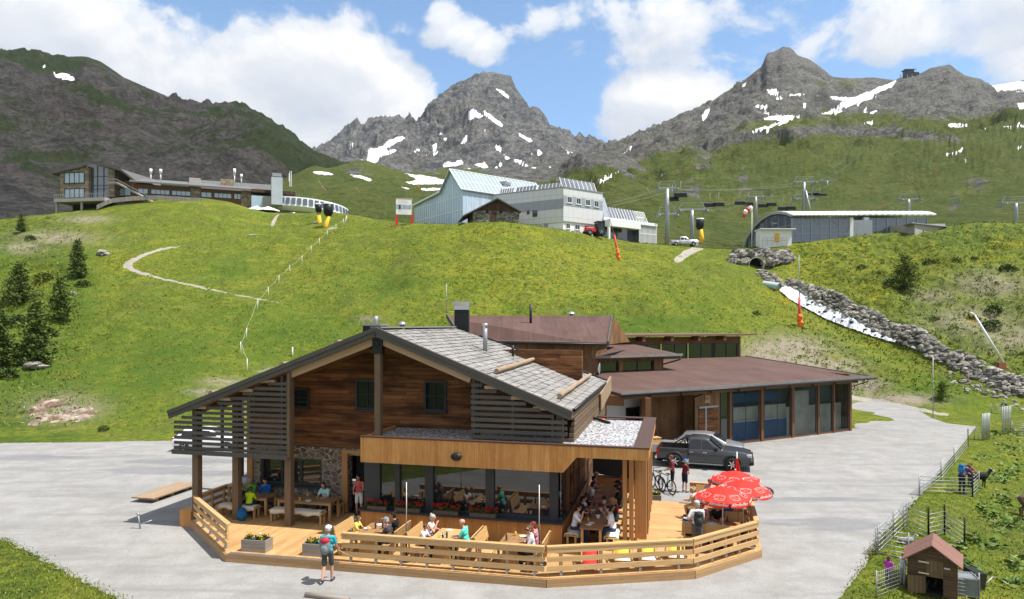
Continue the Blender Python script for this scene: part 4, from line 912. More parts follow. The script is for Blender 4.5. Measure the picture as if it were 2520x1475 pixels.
m = MB(H); a0, a1 = H.pb(1495, 1000, 2.6)[0], H.pb(1614, 1000, 2.6)[0]; m.box(a0-2, a1, 2.6, 2.8, 0, 4.35); m.build('white_wall', M['white'], lo)
x0, z1 = H.pb(1540, 1004, 2.58); x1 = H.pb(1607, 1004, 2.58)[0]
window(lo, H, 2.6, x0, x1+.0, .9, z1, cols=4, fw=.08, sill=False)
m = MB(); a = P(1500, 990, 39.3); b = P(1548, 996, 38.2); m.bar((a.x-.3, a.y+.6, 3.72), (EL.x+.2, EL.y+.25, 3.72), .25, .6); m.build('porch_beam', M['brown_beam'], lo)
m = MB(); m.bar(EL+pd*.4-nv*.3, ER+pd*.4-nv*.3-ed*2.2, .12, .2)
for i in range(9):
    p = EL+ed*(2.5+i*2.6)-nv*.28; m.bar(p+pd*.1, p+pd*1.3, .14, .2)
m.build('rafter', M['brown_beam'], lo)
# middle block with window strip
e0 = Vector((6.4, 47, 5.95)); e1 = Vector((12.9, 50.7, 5.95)); hd = Vector((H.c, H.s, 0)); hp = Vector((-H.s, H.c, 0))
m = MB(); sl_ = .113; L = 8.4; e0b = e0-hd*2.0
c = [e0b, e1, e1+hp*L+nv*(L*sl_), e0b+hp*L+nv*(L*sl_)]; d = [p-nv*.16 for p in c]
m._add(c+d, [(0, 1, 2, 3), (7, 6, 5, 4), (0, 4, 5, 1), (1, 5, 6, 2), (2, 6, 7, 3), (3, 7, 4, 0)], [lc(p) for p in c+d]); mr = m.build('roof', M['feltbrown'], lo)
m = MB(); m.bar(e0b-hp*.02, e1-hp*.02, .03, .18); m.build('roof_trim', M['trim'], mr)
m = MB(); m.tube([e1-hd*.25-nv*.15-hp*.05, e1-hd*.3-nv*.35-hp*.05, e1-hd*1.35-nv*.75+hp*.75, e1-hd*1.35-nv*1.6+hp*.75], .06, 8); m.build('downpipe', M['black'], lo)
H2 = Frame(e0.x, e0.y, H.ang)
a1_ = H2.l(e1)[0]-1.3
m = MB(H2); m.box(-2.2, a1_, .8, 1.0, 5.55, 5.9); m.box(-2.2, a1_, .8, 1.0, 4.2, 4.62); m.box(a1_-.9, a1_, .8, 1.001, 4.621, 5.549); m.box(2.0, 2.35, .8, 1.001, 4.621, 5.549); m.box(a1_-.2, a1_, 1.002, 7, 4.2, 6.0); m.build('boarded_wall', M['vboard'], lo)
window(lo, H2, 1.0, -2.2, 2.0, 4.621, 5.549, cols=2, fw=.06, sill=False, depth=.1); window(lo, H2, 1.0, 2.35, a1_-.9, 4.621, 5.549, cols=2, fw=.06, sill=False, depth=.1)
# clerestory at the back
cb = 11.6
x1 = H.pb(1822, 880, cb)[0]; zt = H.pb(1822, 843, cb)[1]; zt2 = H.pb(1822, 826, cb-.8)[1]
m = MB(H); m.box(x1-20, x1+.0, cb, cb+.2, zt+.0, zt2-.1); m.box(x1-20, x1, cb, cb+.2, 4.6, 5.1); m.box(x1-.25, x1, cb-.02, cb+4, 4.4, zt2-.12); m.build('boarded_wall', M['brown_beam'], lo)
for k in range(4):
    window(lo, H, cb+.02, x1-.3-(k+1)*3.1+.1, x1-.3-k*3.1-.1, 5.101, zt-.001, cols=2, fw=.09, sill=False)
m = MB(H); m.box(x1-22, x1+1.1, cb-1.0, cb+6, zt2, zt2+.16); m.build('roof', M['oldgrey_brown'], lo)
m = MB(H)
for k in range(4): m.box(x1-2.9-k*3.1-.16, x1-2.9-k*3.1+.16, cb-.9, cb-.02, zt2-.4, zt2-.01)
m.build('rafter_end', M['brown_beam'], lo)
# upper gabled block facing the chalet
A0, A1 = P(1101.6, 777, 47), P(1504.6, 777, 47); E0, E1 = P(1140, 838, 44.5), P(1494, 844, 40); B1 = P(1516, 835, 53); B0 = B1+(A0-A1)
m = MB(); lc3 = lambda p: (p.x, p.y, p.z)
for q in ([E0, E1, A1, A0], [A0, A1, B1, B0]):
    c = q; d = [p-nv*.16 for p in q]; m._add(c+d, [(0, 1, 2, 3), (7, 6, 5, 4), (0, 4, 5, 1), (1, 5, 6, 2), (2, 6, 7, 3), (3, 7, 4, 0)], [lc3(p) for p in c+d])
ur = m.build('roof', M['feltbrown'], lo)
m = MB(); m.bar(E1+Vector((.06, 0, -.05)), A1+Vector((.06, 0, -.05)), .1, .3); m.bar(A1+Vector((.06, 0, -.05)), B1+Vector((.06, 0, -.05)), .1, .3); m.bar(E0-Vector((.06, 0, .0)), A0-Vector((.06, 0, .0)), .1, .3); m.build('bargeboard', M['oldgrey'], ur)
m = MB(); m.tube([E0-nv*.1-Vector((0, .08, 0)), E1-nv*.1-Vector((0, .08, 0))], .07, 8); m.build('gutter', M['black'], lo)
m = MB(); wl = Vector((-1.5, 43.9, 0)); wr = Vector((4.9, 41.5, 0)); dv = (wr-wl).normalized()
UF = Frame(wl.x, wl.y, math.atan2(dv.y, dv.x)); Lw = (wr-wl).length
m = MB(UF); m.box(-4, Lw-1.0, 0, .2, 3.0, 7.2); m.box(Lw-2.3, Lw+.3, -.35, -.1, 6.15, 6.95); m.build('boarded_wall', M['vboard'], lo)
m = MB(UF); m.box(Lw-1.2, Lw-1.0, .201, 9, 3.0, 7.2); m.prism([(Lw+.3, -.3, 6.9), (Lw+.3, 5.5, 8.6), (Lw+.3, 11, 6.9)], (.05, 0, 0)); m.build('boarded_wall', M['vboard'], lo)
m = MB(UF); m.box(Lw+.05, Lw+.25, -.3, -.1, 3.6, 6.9); m.build('porch_post', M['brown_beam'], lo)
p = P(1306, 797, 45.5); m = MB(); m.tube([p-nv*.5, p+nv*1.35], .09, 10); m.build('flue_pipe', M['black'], lo)
p = P(1406, 776, 47.5); m = MB(); m.lathe(p, [(.12, -.2), (.12, .05), (.3, .05), (.3, .12), (.1, .25), (0, .27)], 10); m.build('vent_cap', M['steel'], lo)
p = P(1099, 776, 47); m = MB(); m.tube([p, p+nv*2.2], .02, 5); m.tube([p+nv*.25, p+nv*.25+Vector((.5, 0, 0))], .02, 5); m.build('antenna', M['galv'], lo)
p = P(1471, 908, 41); m = MB(); m.lathe((0, 0, 0), [(0, 0), (.2, .04), (.36, .12), (.37, .13), (.2, .07), (0, .03)], 14)
m.v = [tuple(p+Vector((v[2], v[0]*.35-.0, v[1])) ) for v in m.v]; m.build('satellite_dish', M['white'], lo)
# carved balcony front at the chalet's right rear corner
p0, p1 = K.w(7.5, 8.8, 0), K.w(7.6, 12.9, 0); m = MB(); m.bar((p0.x, p0.y, 4.5), (p1.x, p1.y, 5.05), .08, .8); m.build('balcony_board', M['log'], ch)
m = MB(K)
for i in range(7): m.box(7.15+.03*i, 7.42, .6+i*.05, 11.8, 3.55+.19*i, 3.70+.19*i)
m.build('log_wall', M['oldgrey_brown'], ch)
# ================= yard ===========================================================================
def pave_mat():
    t = NT('yard_asphalt'); p = t.pos()
    n1 = t.noise(p, .12, 6, .6); n2 = t.noise(p, .9, 6, .7); n3 = t.noise(p, 14, 4, .7)
    col = t.mix(n1, (.255, .252, .245), (.325, .322, .315)); col = t.mix(t.ramp(n2, [(.4, .6), (.60, 0.0)]), col, (.205, .195, .18))
    col = t.mix(t.ramp(n3, [(.4, .3), (.6, 0.0)]), col, (.15, .15, .148)); col = t.mix(t.ramp(n3, [(.6, 0.0), (.75, .45)]), col, (.46, .455, .44))
    cr = t.n('TexVoronoi', {'Vector': t.n('VectorMath', [p, t.scale(t.n('TexNoise', {'Vector': p, 'Scale': .8}).outputs[1], (1.5, 1.5, 1.5))], operation='ADD').outputs[0], 'Scale': .13}, feature='DISTANCE_TO_EDGE').outputs[0]
    col = t.mix(t.ramp(cr, [(.003, .18), (.006, 0.0)]), col, (.13, .125, .12))
    tm = t.noise(t.scale(p, (.12, .9, .5)), 1.0, 5, .6, dist=.8); col = t.mix(t.ramp(tm, [(.50, 0.0), (.66, .55)]), col, (.175, .172, .168))
    st_ = t.noise(p, .33, 3, .5); col = t.mix(t.ramp(st_, [(.60, 0.0), (.72, .3)]), col, (.36, .345, .315))
    sp = t.n('SeparateXYZ', [p]); bluish = None
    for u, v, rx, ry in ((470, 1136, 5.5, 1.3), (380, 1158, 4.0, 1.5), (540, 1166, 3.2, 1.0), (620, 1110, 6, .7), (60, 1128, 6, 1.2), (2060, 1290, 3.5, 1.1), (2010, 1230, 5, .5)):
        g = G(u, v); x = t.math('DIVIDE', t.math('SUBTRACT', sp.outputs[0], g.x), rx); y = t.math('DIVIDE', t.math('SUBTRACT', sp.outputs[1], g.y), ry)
        q = t.math('SUBTRACT', 1.0, t.math('ADD', t.math('MULTIPLY', x, x), t.math('MULTIPLY', y, y))); bluish = q if bluish is None else t.math('MAXIMUM', bluish, q)
    wn = t.noise(t.scale(p, (.35, 1.3, 1)), 1.0, 5, .6); bluish = t.ramp(t.math('ADD', bluish, t.math('MULTIPLY', t.math('SUBTRACT', wn, .5), 2.6)), [(.30, 0.0), (.62, .55)])
    col = t.mix(bluish, col, (.135, .142, .155))      # darker bluish ellipses broken up by noise
    t.bump(n3, .35, .01); return t.done(col, .9, 0, .12)
edge = [(-700, 1092), (-60, 1092), (60, 1090), (200, 1089), (330, 1086), (430, 1085), (470, 1084)]
edge2 = [(470, 1084), (900, 1075), (1400, 1060), (1700, 1040), (2085, 1000), (2110, 990), (2180, 985), (2250, 1005), (2290, 1028), (2330, 1042), (2400, 1050), (2412, 1058), (2390, 1090), (2352, 1130), (2320, 1165), (2260, 1225), (2225, 1262), (2180, 1310), (2150, 1350), (2140, 1375), (2115, 1420), (2085, 1470), (2060, 1530), (1900, 1700), (1260, 2100), (300, 2100), (330, 1490), (240, 1450), (170, 1415), (100, 1375), (40, 1345), (0, 1325), (-120, 1280), (-400, 1200), (-700, 1180)]
pts = []
for (u, v) in edge[:-1]+edge2: pts.append(G(u, v, .006))
fine = []
for i in range(len(pts)):
    p, q = pts[i], pts[(i+1) % len(pts)]; n = max(1, min(120, int((q-p).length/.16)))
    for k in range(n):
        r = p+(q-p)*k/n; fine.append(Vector((r.x+random.uniform(-.09, .09), r.y+random.uniform(-.10, .10), .006)))
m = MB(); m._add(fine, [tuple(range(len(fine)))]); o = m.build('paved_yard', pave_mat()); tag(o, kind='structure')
bm = bmesh.new(); bm.from_mesh(o.data); bmesh.ops.triangulate(bm, faces=bm.faces)
for f in bm.faces:
    if f.normal.z < 0: f.normal_flip()
bm.to_mesh(o.data); bm.free()
# ================= buildings on the crest =========================================================
def frame2(A, B): return Frame(A[0], A[1], math.atan2(B[1]-A[1], B[0]-A[0]))
def bpx(m, fr, u0, v0, u1, v1, b0, b1, mi=0, zfloor=None):
    a0, z1 = fr.pb(u0, v0, b0); a1, z0 = fr.pb(u1, v1, b0)
    if zfloor is not None: z0 = zfloor
    m.box(min(a0, a1), max(a0, a1), b0, b1, min(z0, z1), max(z0, z1), mi)
def winpx(parent, fr, u0, v0, u1, v1, b, **k):
    a0, z1 = fr.pb(u0, v0, b); a1, z0 = fr.pb(u1, v1, b); return window(parent, fr, b, a0, a1, z0, z1, **k)
def panel_mat(name, c, w, ax, line, ax2=None, w2=1.2, rough=.4, lw=.035):
    t = NT(name); sp = t.n('SeparateXYZ', [t.attr('rc', True)])
    e = t.math('LESS_THAN', t.math('FRACT', t.math('DIVIDE', sp.outputs[ax], w)), lw)
    if ax2 is not None: e = t.math('MAXIMUM', e, t.math('LESS_THAN', t.math('FRACT', t.math('DIVIDE', sp.outputs[ax2], w2)), lw))
    n = t.noise(t.pos(), 1.0, 3); return t.done(t.mix(e, t.mix(n, mul(c, .93), mul(c, 1.05)), line), rough, 0, .3)
M['whitepanel'] = panel_mat('white_cladding', (.60, .61, .63), 1.1, 0, (.40, .41, .43), 2, 1.9)
M['greypanel'] = panel_mat('grey_cladding', (.30, .33, .37), 1.1, 0, (.2, .22, .25))
M['paintwhite'] = plain('white_paint', (.72, .73, .74), .45, var=.04)
M['paleglass'] = None
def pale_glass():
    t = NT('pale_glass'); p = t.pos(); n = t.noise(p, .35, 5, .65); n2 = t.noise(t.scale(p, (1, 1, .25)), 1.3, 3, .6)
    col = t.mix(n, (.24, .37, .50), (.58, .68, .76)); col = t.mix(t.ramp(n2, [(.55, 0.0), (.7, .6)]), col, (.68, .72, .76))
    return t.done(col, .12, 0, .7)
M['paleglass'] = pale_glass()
M['roofglass'] = plain('roof_glass', (.27, .35, .38), .12, 0, .7, var=.15, sc=.4)
M['solar'] = plain('collector_glass', (.34, .36, .40), .18, .2, .6, var=.12)
M['concrete'] = plain('concrete', (.36, .34, .31), .85, var=.2, sc=.8, bump=.1)
M['greymetal'] = plain('grey_metal', (.30, .32, .34), .45, .5)
M['hutstone'] = stone_wall('dry_stone', (.13, .12, .10), (.38, .36, .31), (.05, .05, .045), 1.5, 1.8, .06)
M['amberstone'] = stone_wall('amber_stone', (.2, .15, .10), (.46, .37, .26), (.14, .12, .1), .95, 1.7, .05)
M['hutboard'] = planks('hut_boards', (.055, .03, .02), (.15, .09, .06), .2, 0, .8, .12, .2, 1, 30)
M['red'] = plain('red_paint', (.52, .03, .025), .45, var=.1); M['yellowp'] = plain('yellow_pad', (.75, .42, .02), .6, var=.12); M['whiteplastic'] = plain('white_fabric', (.75, .75, .76), .7, var=.05)
M['blueglass'] = glass_dark('blue_glass', (.065, .09, .13), .05, 1.9)
M['skyglass'] = plain('sky_painted_glass', (.34, .45, .55), .08, 0, .8, var=.15, sc=.3)  # sky reflection put into the pale blue base colour
M['slate'] = plain('slate_roof', (.10, .095, .095), .8, var=.2, sc=1.0)
# --- glass and white panel lift station ---
gb = thing('lift_station', 'white panelled building with tall glass gabled hall and solar collectors on the crest', 'building', (3, 120, 24))
cor = (8.73, 114.0); FR = frame2(cor, (16.1, 119.2)); FL = frame2((-3.9, 121.2), cor); LL = math.hypot(12.63, 7.2)
ztop = 31.6; zb = 22.5
m = MB(FR); m.box(0, 9.05, 0, 9, 25.9, ztop); m.build('block', M['whitepanel'], gb)
m = MB(FR); m.box(.15, 8.9, .25, 8.8, zb, 25.899); m.build('plinth', M['white'], gb)
m = MB(FL); m.box(-1.0, LL-.02, .0, 4, 25.7, ztop-.02); m.build('wing', M['whitepanel'], gb)
m = MB(FL); m.box(-1.0, LL-.1, .15, 3.9, zb, 25.699); m.build('plinth', M['white'], gb)
m = MB(FL); m.box(-.5, LL-.03, -.03, -.003, 28.0, 29.7); m.build('grey_band', M['greypanel'], gb)
m = MB(FR); a0, z1 = FR.pb(1400, 484, -.03); z1, z0 = FR.pb(1430, 487, -.03)[1], FR.pb(1430, 511, -.03)[1]; m.box(.02, 9.02, -.03, -.003, z0, z1); m.build('grey_band', M['greypanel'], gb)
for x0, y0, x1, y1 in [(195, 508, 288, 640), (360, 533, 450, 665), (530, 560, 620, 690), (686, 585, 775, 715)]:
    winpx(gb, FR, (1850+x0/5.4625)/1.3516, (560+y0/5.4625)/1.3516, (1850+x1/5.4625)/1.3516, (560+y1/5.4625)/1.3516, -.03, cols=2, fw=.09, frame=M['paintwhite'], depth=.05)
for x0, y0, x1, y1 in [(175, 1000, 255, 1105), (335, 1020, 432, 1125), (505, 1040, 600, 1140)]:
    winpx(gb, FR, (1850+x0/5.4625)/1.3516, (560+y0/5.4625)/1.3516, (1850+x1/5.4625)/1.3516, (560+y1/5.4625)/1.3516, .24, cols=2, fw=.09, frame=M['paintwhite'], depth=.05)
winpx(gb, FL, 1311, 519, 1322, 533, -.03, cols=1, fw=.05, sill=False); winpx(gb, FL, 1297, 519, 1303, 527, -.03, cols=1, fw=.05, sill=False)
m = MB(FL); bpx(m, FL, 1339, 537, 1348, 560, .08, .14); m.build('door', M['greypanel'], gb)
m = MB(FR); m.box(-.1, 9.15, -.1, 9, ztop+.002, ztop+.15); m.build('roof_edge', M['greymetal'], gb)
m = MB(FL); m.box(-1, LL-.12, -.1, 4, ztop, ztop+.12); m.build('roof_edge', M['greymetal'], gb)
def collector(fr, a0, a1, b, z, h, n, lean=.45):
    m = MB(fr); m.quad((a0, b, z), (a1, b, z), (a1, b+h*lean, z+h), (a0, b+h*lean, z+h)); m.prism([(a0, b, z), (a1, b, z), (a1, b+h*lean, z+h), (a0, b+h*lean, z+h)], (0, .12, -.03))
    o = m.build('solar_collector', M['solar'], gb)
    m = MB(fr)
    for i in range(n+1):
        a = a0+(a1-a0)*i/n; m.bar((a, b-.02, z), (a, b+h*lean-.02, z+h), .1, .05)
    m.build('glazing_bar', M['paintwhite'], o)
a0, z0 = FR.pb(1386, 459, .4); a1, _ = FR.pb(1468, 470, .4); collector(FR, .1, a1, .4, ztop+.15, 1.75, 8)
for (u0, u1) in ((1228, 1262), (1268, 1318), (1322, 1376)):
    collector(FL, FL.pb(u0, 470, 1.6)[0], FL.pb(u1, 470, 1.6)[0], 1.6, ztop+.1, 1.3, 6)
HF = Frame(-10.8, 120, math.atan2(-.79, .61)); HLn = 19.5
gz = 23
m = MB(HF); out_ = [(-13.3, gz), (3.6, gz), (3.6, 32.1), (0, 36), (-3.6, 32.4), (-13.3, 31.4)]
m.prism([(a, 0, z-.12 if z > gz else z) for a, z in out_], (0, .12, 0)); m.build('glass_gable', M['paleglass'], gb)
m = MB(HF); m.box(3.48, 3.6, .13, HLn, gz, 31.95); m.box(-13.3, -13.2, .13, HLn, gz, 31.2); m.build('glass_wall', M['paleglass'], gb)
m = MB(HF)
def gtop(a): return 31.4+(a+13.3)/9.7 if a < -3.6 else (32.4+3.6*(a+3.6)/3.6 if a < 0 else 36-3.9*a/3.6)
a = -13.2
while a < 3.6: m.box(a-.05, a+.05, -.06, -.002, gz, gtop(a)-.15); a += .8
for z in (26.0, 28.4, 30.8): m.box(-13.2, 3.55, -.05, -.003, z-.06, z+.06)
b = .9
while b < HLn: m.box(3.602, 3.65, b-.04, b+.04, gz, 31.9); b += 1.1
m.build('glazing_bar', plain('pale_bar', (.70, .74, .78), .4), gb)
m = MB(HF)
for a0, z0, a1, z1 in ((0, 36, 3.9, 31.8), (0, 36, -3.6, 32.4), (-3.6, 32.4, -13.8, 31.3)):
    c = [(a0, -.5, z0), (a1, -.5, z1), (a1, HLn, z1), (a0, HLn, z0)]; m._add([HF.w(*p) for p in c]+[HF.w(p[0], p[1], p[2]-.15) for p in c], [(0, 1, 2, 3), (7, 6, 5, 4), (0, 4, 5, 1), (1, 5, 6, 2), (2, 6, 7, 3), (3, 7, 4, 0)])
gr_ = m.build('glass_roof', M['roofglass'], gb)
m = MB(HF); n = 22
for i in range(n+1):
    b = -.45+(HLn+.4)*i/n
    m.bar((0, b, 36.04), (3.9, b, 31.84), .1 if 0 < i < n else .25, .12, up=(0, 0, 1)); m.bar((0, b, 36.04), (-3.6, b, 32.44), .1, .12)
for t in (.0, .55, 1.0): m.bar((3.9*t, -.5, 36.06-4.2*t), (3.9*t, HLn, 36.06-4.2*t), .2 if t != .55 else .1, .16)
m.bar((-3.6, -.5, 32.45), (-13.8, -.5, 31.36), .2, .3); m.build('roof_rib', M['paintwhite'], gr_)
m = MB(FL); a, z = FL.pb(1233, 478, 4.5); m.box(a-.9, a+.9, 4.5, 6, 31, z+1.7); cc = m.build('vent_stack', M['paintwhite'], gb)
m = MB(FL); m.box(a-1.15, a+1.15, 4.25, 6.25, z+1.7, z+2.3); m.build('stack_cap', M['galv'], cc)
# low glazed wing to the right
zt = FR.pb(1500, 537, 0)[1]; aE = FR.pb(1615, 560, 0)[0]
m = MB(FR); m.box(9.06, aE, -.3, 8, zt-.55, zt); m.build('parapet', M['paintwhite'], gb)
m = MB(FR); m.box(9.3, FR.pb(1577, 560, -1.6)[0], -1.6, -.301, zt-1.7, zt-.45); m.build('canopy', M['paintwhite'], gb)
m = MB(FR); x0 = FR.pb(1573, 560, 0)[0]; m.box(x0, aE-.1, .05, 7.5, zb-2, zt-.56); m.build('glazed_wall', M['blueglass'], gb)
m = MB(FR); n = 14
for i in range(n+1): x = x0+(aE-x0)*i/n; m.box(x-.06, x+.06, -.08, .045, zb-2, zt-.56)
for z in (zt-2.1, zt-4.6): m.box(x0, aE, -.06, .046, z-.06, z+.06)
m.build('glazing_bar', M['paintwhite'], gb)
m = MB(FR); m.box(9.06, x0-.002, 1.5, 1.7, zb-1, zt-.56); m.build('entrance_glazing', M['blueglass'], gb)
m = MB(FR); m.box(9.1, 9.5, -1.5, -1.1, zb-1, zt-1.701); m.build('canopy_post', M['paintwhite'], gb)
z0 = zt+.05; collector(FR, FR.pb(1503, 530, 1)[0], FR.pb(1568, 540, 1)[0], 1.0, z0, 2.4, 9, .5)
m = MB(FR)
a0, a1 = FR.pb(1572, 540, 1)[0], FR.pb(1595, 540, 1)[0]
for i in range(7): a = a0+(a1-a0)*i/6; m.bar((a, 1.0, z0), (a, 2.2, z0+2.3), .1, .1)
for t in (0, .5, 1): m.bar((a0, 1+1.2*t, z0+2.3*t), (a1, 1+1.2*t, z0+2.3*t), .08, .08)
m.build('open_frame', M['paintwhite'], gb)
a0, a1 = FR.pb(1484, 520, 1)[0]+.2, FR.pb(1502, 520, 1)[0]; m = MB(FR); m.prism([(a0, .8, zt+.01), (a0, 2.6, zt+4.2), (a0, 5, zt+.01)], (a1-a0, 0, 0)); m.build('dormer', M['solar'], gb)
# --- stone hut ---
SH = frame2(P(1164, 548, 109.5), P(1278, 548, 111)); hu = thing('stone_hut', 'old dry stone hut with dark boarded gable standing before the glass station', 'hut', SH.w(4, 3, 23))
w_, _ = SH.pb(1278, 548, 0); ax, az = SH.pb(1223, 490, 0); zl = SH.pb(1164, 518, 0)[1]
m = MB(SH); m.box(0, w_, 0, 7, 22, zl); m.build('wall', M['hutstone'], hu)
m = MB(SH); m.prism([(-.02, -.03, zl), (w_+.02, -.03, zl), (ax, -.03, az-.15)], (0, 7, 0)); m.build('gable', M['hutboard'], hu)
m = MB(SH); pl, pr = SH.pb(1140, 530, -.5), SH.pb(1283, 520, -.5)
for q in (pl, pr):
    c = [(ax, -.6, az+.1), (q[0], -.6, q[1]), (q[0], 7.4, q[1]), (ax, 7.4, az+.1)]; m._add([SH.w(*p) for p in c]+[SH.w(p[0], p[1], p[2]-.2) for p in c], [(0, 1, 2, 3), (7, 6, 5, 4), (0, 4, 5, 1), (1, 5, 6, 2), (2, 6, 7, 3), (3, 7, 4, 0)])
m.build('roof', M['slate'], hu)
m = MB(SH); bpx(m, SH, 1208.5, 521, 1222.5, 546, -.09, -.032); m.build('door', M['hutboard'], hu)
for u in (1195, 1229): m = MB(SH); bpx(m, SH, u, 519, u+7, 525, -.06, -.033); m.build('window', M['dim'], hu)
m = MB(SH); bpx(m, SH, 1221, 497, 1226, 502, -.08, -.034); m.build('window', M['dim'], hu)
# --- billboard ---
BF = frame2((P(975, 500, 117)), (P(1012, 500, 117.6))); bb = thing('billboard', 'white ski area information board on two red posts beside the glass station', 'billboard', BF.w(1.3, 0, 24.5))
m = MB(BF); bpx(m, BF, 974.5, 488, 1012.5, 529, 0, .15); m.build('panel', M['paintwhite'], bb)
m = MB(BF); bpx(m, BF, 975, 488.5, 1012, 491, -.03, -.002); m.build('header', M['red'], bb)
m = MB(BF); bpx(m, BF, 976, 503, 1011.5, 515, -.03, -.002); m.build('picture', plain('photo_print', (.30, .33, .38), .4, var=.8, sc=1.6), bb)
m = MB(BF)
for y in (494, 497, 499.5, 518, 521, 524): bpx(m, BF, 980, y, 1004, y+.9, -.02, -.003)
m.build('text_line', M['greymetal'], bb)
m = MB(BF); bpx(m, BF, 982, 504, 986, 515, -.05, -.031); m.build('figure_print', M['dim'], bb)
for u in (973.5, 1011):
    m = MB(BF); bpx(m, BF, u, 529.1, u+5.5, 556, .0, .3); m.build('post', M['red'], bb)
    m = MB(BF); bpx(m, BF, u+1.8, 488, u+3.4, 528.9, .151, .26); m.build('post', M['galv'], bb)
# --- arched lift hall ---
ah = thing('arched_hall', 'arched metal roofed glass lift hall on the right of the crest', 'building', (55, 125, 23))
ts = [0, .1, .25, .4, .5, .62, .75, .85, .93, 1]; az_ = [27.7, 28.3, 28.75, 28.85, 28.6, 28.1, 27.2, 26.1, 25.1, 23.2]
def arch(x0, x1, y0, dz, sk=-4.5, dep=12.0, name='roof'):
    m = MB(); vs, fs = [], []; n = len(ts)
    ns = 30
    for i in range(ns+1):
        x = x0+(x1-x0)*i/ns
        for t, z in zip(ts, az_): vs.append((x+sk*t, y0+dep*t, z+dz+(.0 if i % 2 else .09)))
    for i in range(ns):
        for j in range(n-1): fs.append((i*n+j, i*n+j+1, (i+1)*n+j+1, (i+1)*n+j))
    m._add(vs, fs, smooth=False); o = m.build(name, M['paintwhite'], ah, flip=False)
    so = o.modifiers.new('thick', 'SOLIDIFY'); so.thickness = .25; so.offset = -1
    return o
x0 = 50.3; x1 = P(2094, 536, 121).x
arch(x0-.1, x1+.9, 120.2, 0)
m = MB(); m.box(x0+.3, x1-.4, 121, 121.1, 20, 27.3); m.build('glazed_wall', M['blueglass'], ah)
m = MB(); n = 6
for i in range(n+1): x = x0+.3+(x1-.7-x0)*i/n; m.box(x-.07, x+.07, 120.88, 120.998, 20, 27.5)
for z in (27.45, 26.0, 24.6, 23.3): m.box(x0+.3, x1-.4, 120.9, 120.999, z-.06, z+.06)
for i in range(n):
    xa, xb = x0+.3+(x1-.7-x0)*i/n, x0+.3+(x1-.7-x0)*(i+1)/n; z0, z1 = (26.0, 27.4) if i % 2 else (27.4, 26.0); m.bar((xa, 120.95, z0), (xb, 120.95, z1), .06, .06)
m.build('glazing_bar', M['greymetal'], ah)
m = MB(); pts = [(x0-4.5*t, 120.6+12*t, z-.3) for t, z in zip(ts, az_)]+[(x0-4.5, 132.6, 20), (x0, 120.6, 20)]; m.prism(pts, (.12, 0, 0)); m.build('arched_gable', M['blueglass'], ah)
m = MB()
for t in (.0, .12, .25, .38, .5, .62, .75, .87): z = np.interp(t, ts, az_); m.bar((x0-4.5*t-.05, 120.6+12*t, 21), (x0-4.5*t-.05, 120.6+12*t, z-.3), .1, .1)
for z in (24.4, 26.2): m.bar((x0-.06, 120.7, z), (x0-.06-4.5*.82, 120.6+12*.82, z), .1, .1)
m.build('glazing_bar', M['greymetal'], ah)
m = MB(); pts = [(x0-.2-4.5*t, 120.1+12*t, z+.02) for t, z in zip(ts, az_)]
for i in range(len(pts)-1): m.bar(pts[i], pts[i+1], .25, .4)
m.build('arch_edge', M['galv'], ah)
m = MB(); m.box(x1-.2, x1+.4, 120.9, 121.4, 20, 27.6); m.build('corner_post', M['paintwhite'], ah)
x2, x3 = P(2133, 536, 126).x, P(2281, 536, 126).x
m = MB(); m.box(x1+.41, x2-.002, 124, 130, 20, 27.6); m.build('grey_wall', M['greypanel'], ah)
arch(x1+1.2, x3+1.3, 125.2, .9)
m = MB(); m.box(x2, x3, 126, 126.1, 20, 28.2); m.build('glazed_wall', M['blueglass'], ah)
m = MB()
for i in range(7): x = x2+(x3-x2)*i/6; m.box(x-.08, x+.08, 125.88, 125.998, 20, 28.3)
for z in (28.2, 26.6, 25.2): m.box(x2, x3, 125.9, 125.999, z-.06, z+.06)
m.build('glazing_bar', M['greymetal'], ah)
m = MB(); m.box(x2-.6, x2+.3, 125.7, 126.4, 20, 28.4); m.build('corner_post', M['paintwhite'], ah)
sh = thing('ticket_shed', 'small flat roofed white shed in front of the arched hall', 'shed', P(1915, 598, 117))
m = MB(); a, b = P(1870, 566, 117), P(1948, 598, 117); m.box(a.x, b.x, 117, 119, b.z-2, a.z); m.build('wall', M['paintwhite'], sh)
m = MB(); a = P(1868, 563.5, 117); c = P(1955, 566, 117); m.box(a.x, c.x, 116.3, 119.3, c.z+.02, a.z); m.build('roof', M['paintwhite'], sh)
m = MB(); a, b = P(1906, 575, 116.95), P(1918, 596, 116.95); m.box(a.x, b.x, 116.93, 116.99, b.z, a.z); m.build('door', M['yellowp'], sh)
m = MB(); a, b = P(1876, 585, 116.5), P(1936, 598, 116.5)
for z in (a.z, a.z-.5): m.bar((a.x, 116.5, z), (b.x, 116.5, z), .05, .05)
for i in range(6): x = a.x+(b.x-a.x)*i/5; m.bar((x, 116.5, b.z-1), (x, 116.5, a.z), .05, .05)
m.build('handrail', M['galv'], sh)
cw = thing('concrete_abutment', 'wedge shaped concrete retaining wall with steel edge on the right crest', 'retaining wall', P(2250, 590, 121))
p0, p1, p2 = P(2190, 556, 126), P(2251, 552, 119.5), P(2326, 551, 124)
m = MB()
for a, b in ((p0, p1), (p1, p2)): m.prism([(a.x, a.y, 20), (b.x, b.y, 20), (b.x, b.y, b.z), (a.x, a.y, a.z)], (.05, .35, 0))
m.build('wall', M['concrete'], cw)
